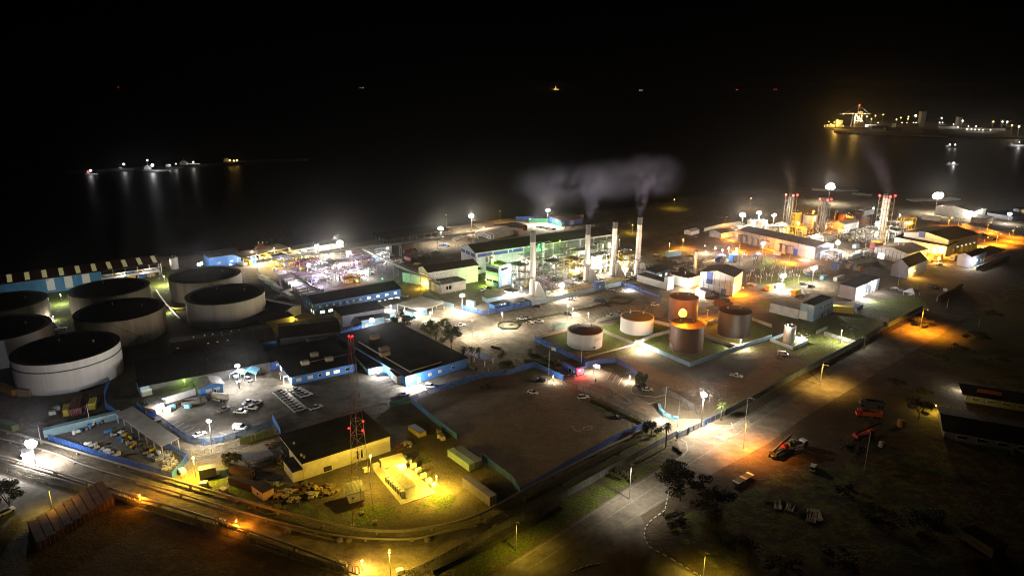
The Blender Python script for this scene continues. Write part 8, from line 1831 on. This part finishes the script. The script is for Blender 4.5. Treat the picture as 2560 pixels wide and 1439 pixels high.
# ================================================================== SMOKE AND HAZE
def volume_mat(name, dens, col, g):
    m = bpy.data.materials.new(name); m.use_nodes = True; nt = m.node_tree; N = nt.nodes.new; L = nt.links.new
    for n in list(nt.nodes):
        if n.type == 'BSDF_PRINCIPLED': nt.nodes.remove(n)
    v = N('ShaderNodeVolumePrincipled'); v.inputs['Color'].default_value = (*col, 1); v.inputs['Anisotropy'].default_value = g; v.inputs['Density'].default_value = dens
    L(v.outputs[0], nt.nodes['Material Output'].inputs['Volume'])
    return m, v
def plume(label, base, H, drift, r0, k, dens, seed, fade=.9, ydrift=0.0, col=(.66, .62, 1.0)):
    """smoke rising from base; the axis leans by drift over height H and the radius grows by k per metre"""
    m, v = volume_mat('smoke', 0, col, .2); nt = m.node_tree; N = nt.nodes.new; L = nt.links.new
    def mm(op, a, b=None, clamp=False):
        n = N('ShaderNodeMath'); n.operation = op; n.use_clamp = clamp
        for i, c in enumerate((a, b)):
            if c is None: continue
            if isinstance(c, (int, float)): n.inputs[i].default_value = c
            else: L(c, n.inputs[i])
        return n.outputs[0]
    tc = N('ShaderNodeTexCoord'); sp = N('ShaderNodeSeparateXYZ'); L(tc.outputs['Object'], sp.inputs[0])
    x, y, z = sp.outputs
    zn = mm('DIVIDE', z, H)
    n1 = N('ShaderNodeTexNoise'); n1.inputs['Scale'].default_value = .11; n1.inputs['Detail'].default_value = 5; n1.inputs['Roughness'].default_value = .6
    mp = N('ShaderNodeMapping'); mp.inputs['Location'].default_value = (seed * 13.1, seed * 7.7, 0); L(tc.outputs['Object'], mp.inputs[0]); L(mp.outputs[0], n1.inputs['Vector'])
    wob = mm('MULTIPLY', mm('SUBTRACT', n1.outputs[0], .5), mm('MULTIPLY', z, .75))
    cx = mm('ADD', mm('MULTIPLY', mm('POWER', mm('MAXIMUM', zn, 0), 1.25), drift), wob)
    cy = mm('MULTIPLY', zn, ydrift)
    rad = mm('ADD', mm('MULTIPLY', mm('MAXIMUM', z, 0), k), r0)
    dx, dy = mm('SUBTRACT', x, cx), mm('SUBTRACT', y, cy)
    dd = mm('DIVIDE', mm('SQRT', mm('ADD', mm('MULTIPLY', dx, dx), mm('MULTIPLY', dy, dy))), rad)
    fall = mm('POWER', mm('SUBTRACT', 1.0, dd, True), 1.3)
    nz = mm('MULTIPLY', mm('SUBTRACT', n1.outputs[0], .36, True), 5.0, True)
    up = mm('POWER', mm('SUBTRACT', 1.0, mm('MULTIPLY', zn, 1.02), True), fade)
    thin = mm('DIVIDE', dens, mm('ADD', 1.0, mm('MULTIPLY', mm('MAXIMUM', z, 0), .09)))
    L(mm('MULTIPLY', mm('MULTIPLY', fall, nz), mm('MULTIPLY', up, thin)), v.inputs['Density'])
    R_ = r0 + k * H; mb = MB()
    xa, xb = min(0, drift) - 2, max(0, drift) + 2
    mb.hexa([(-r0 - .5, -r0 - .5, 0), (r0 + .5, -r0 - .5, 0), (r0 + .5, r0 + .5, 0), (-r0 - .5, r0 + .5, 0)], [(drift - R_ - 6, ydrift - R_, H), (drift + R_ + 6, ydrift - R_, H), (drift + R_ + 6, ydrift + R_, H), (drift - R_ - 6, ydrift + R_, H)])
    MATS['smoke_' + label] = m
    me_o = mb.build('smoke_plume', m, thing('smoke', label, 'smoke', base)); return me_o
def cloud(label, c, rad, dens, seed, col=(.62, .64, .97), thr=.42, sc=.055):
    m, v = volume_mat('smoke', 0, col, .2); nt = m.node_tree; N = nt.nodes.new; L = nt.links.new
    tc = N('ShaderNodeTexCoord'); mp = N('ShaderNodeMapping'); mp.inputs['Location'].default_value = (seed * 9.3, seed * 4.1, 0); L(tc.outputs['Object'], mp.inputs[0])
    n1 = N('ShaderNodeTexNoise'); n1.inputs['Scale'].default_value = sc; n1.inputs['Detail'].default_value = 6; n1.inputs['Roughness'].default_value = .55; n1.inputs['Distortion'].default_value = .8; L(mp.outputs[0], n1.inputs['Vector'])
    sc_ = N('ShaderNodeVectorMath'); sc_.operation = 'DIVIDE'; L(tc.outputs['Object'], sc_.inputs[0]); sc_.inputs[1].default_value = rad
    ln = N('ShaderNodeVectorMath'); ln.operation = 'LENGTH'; L(sc_.outputs[0], ln.inputs[0])
    f = N('ShaderNodeMapRange'); f.interpolation_type = 'SMOOTHSTEP'; f.inputs[1].default_value = 1.0; f.inputs[2].default_value = .25; f.inputs[3].default_value = 0; f.inputs[4].default_value = 1; L(ln.outputs['Value'], f.inputs[0])
    g = N('ShaderNodeMapRange'); g.interpolation_type = 'SMOOTHSTEP'; g.inputs[1].default_value = thr; g.inputs[2].default_value = thr + .42; g.inputs[3].default_value = 0; g.inputs[4].default_value = dens; L(n1.outputs[0], g.inputs[0])
    q = N('ShaderNodeMath'); q.operation = 'MULTIPLY'; L(f.outputs[0], q.inputs[0]); L(g.outputs[0], q.inputs[1]); L(q.outputs[0], v.inputs['Density'])
    mb = MB().ball(0, 0, 0, 1, 16, 10); mb.v = [(x * rad[0], y * rad[1], z * rad[2]) for x, y, z in mb.v]; MATS['smoke_' + label] = m
    return mb.build('smoke_cloud', m, thing('smoke', label, 'smoke', c))
(c1, h1), (c2, h2), (c3, h3), (c4, h4) = CH
plume('bright violet smoke plume fanning up from the rightmost chimney', (c4.location.x, c4.location.y, h4 + .1), 40, 2, 1.3, .34, .17, 1, .8)
plume('blue-grey smoke plume leaning right from the second chimney', (c2.location.x, c2.location.y, h2 + .1), 36, 6, 1.4, .36, .08, 3, .8)
plume('wide grey smoke plume over the first chimney', (c1.location.x, c1.location.y, h1 + .1), 36, 12, 1.6, .42, .06, 4, .8)
cloud('ragged grey smoke cloud drifting left above the chimneys', (34, 428, 60), (40, 13, 16), .020, 1, thr=.30)
cloud('thin violet smoke bank above the rightmost chimney', (88, 440, 64), (28, 12, 17), .018, 2, thr=.30)
cloud('soft grey smoke veil linking the chimney plumes', (62, 434, 62), (30, 12, 16), .016, 3, thr=.25)
(f1, g1), (f2, g2), (f3, g3) = FT
plume('violet smoke drifting left from the lit flue tower', (f3.location.x, f3.location.y, g3 + 2), 60, -40, 3.0, .34, .04, 5, .8)
plume('thin brownish smoke over the leftmost flue tower', (f1.location.x, f1.location.y, g1 + 2), 30, -8, 2.5, .3, .04, 6, .9, col=(.9, .8, .7))
HAZE_D = 0.00003
hm, _ = volume_mat('haze', HAZE_D, (.95, .93, .96), .96)
MATS['haze'] = hm
hz_ = MB().box(-24000, 24000, -2500, 24000, -7.7, 150).build('haze', 'haze'); hz_['kind'] = 'stuff'
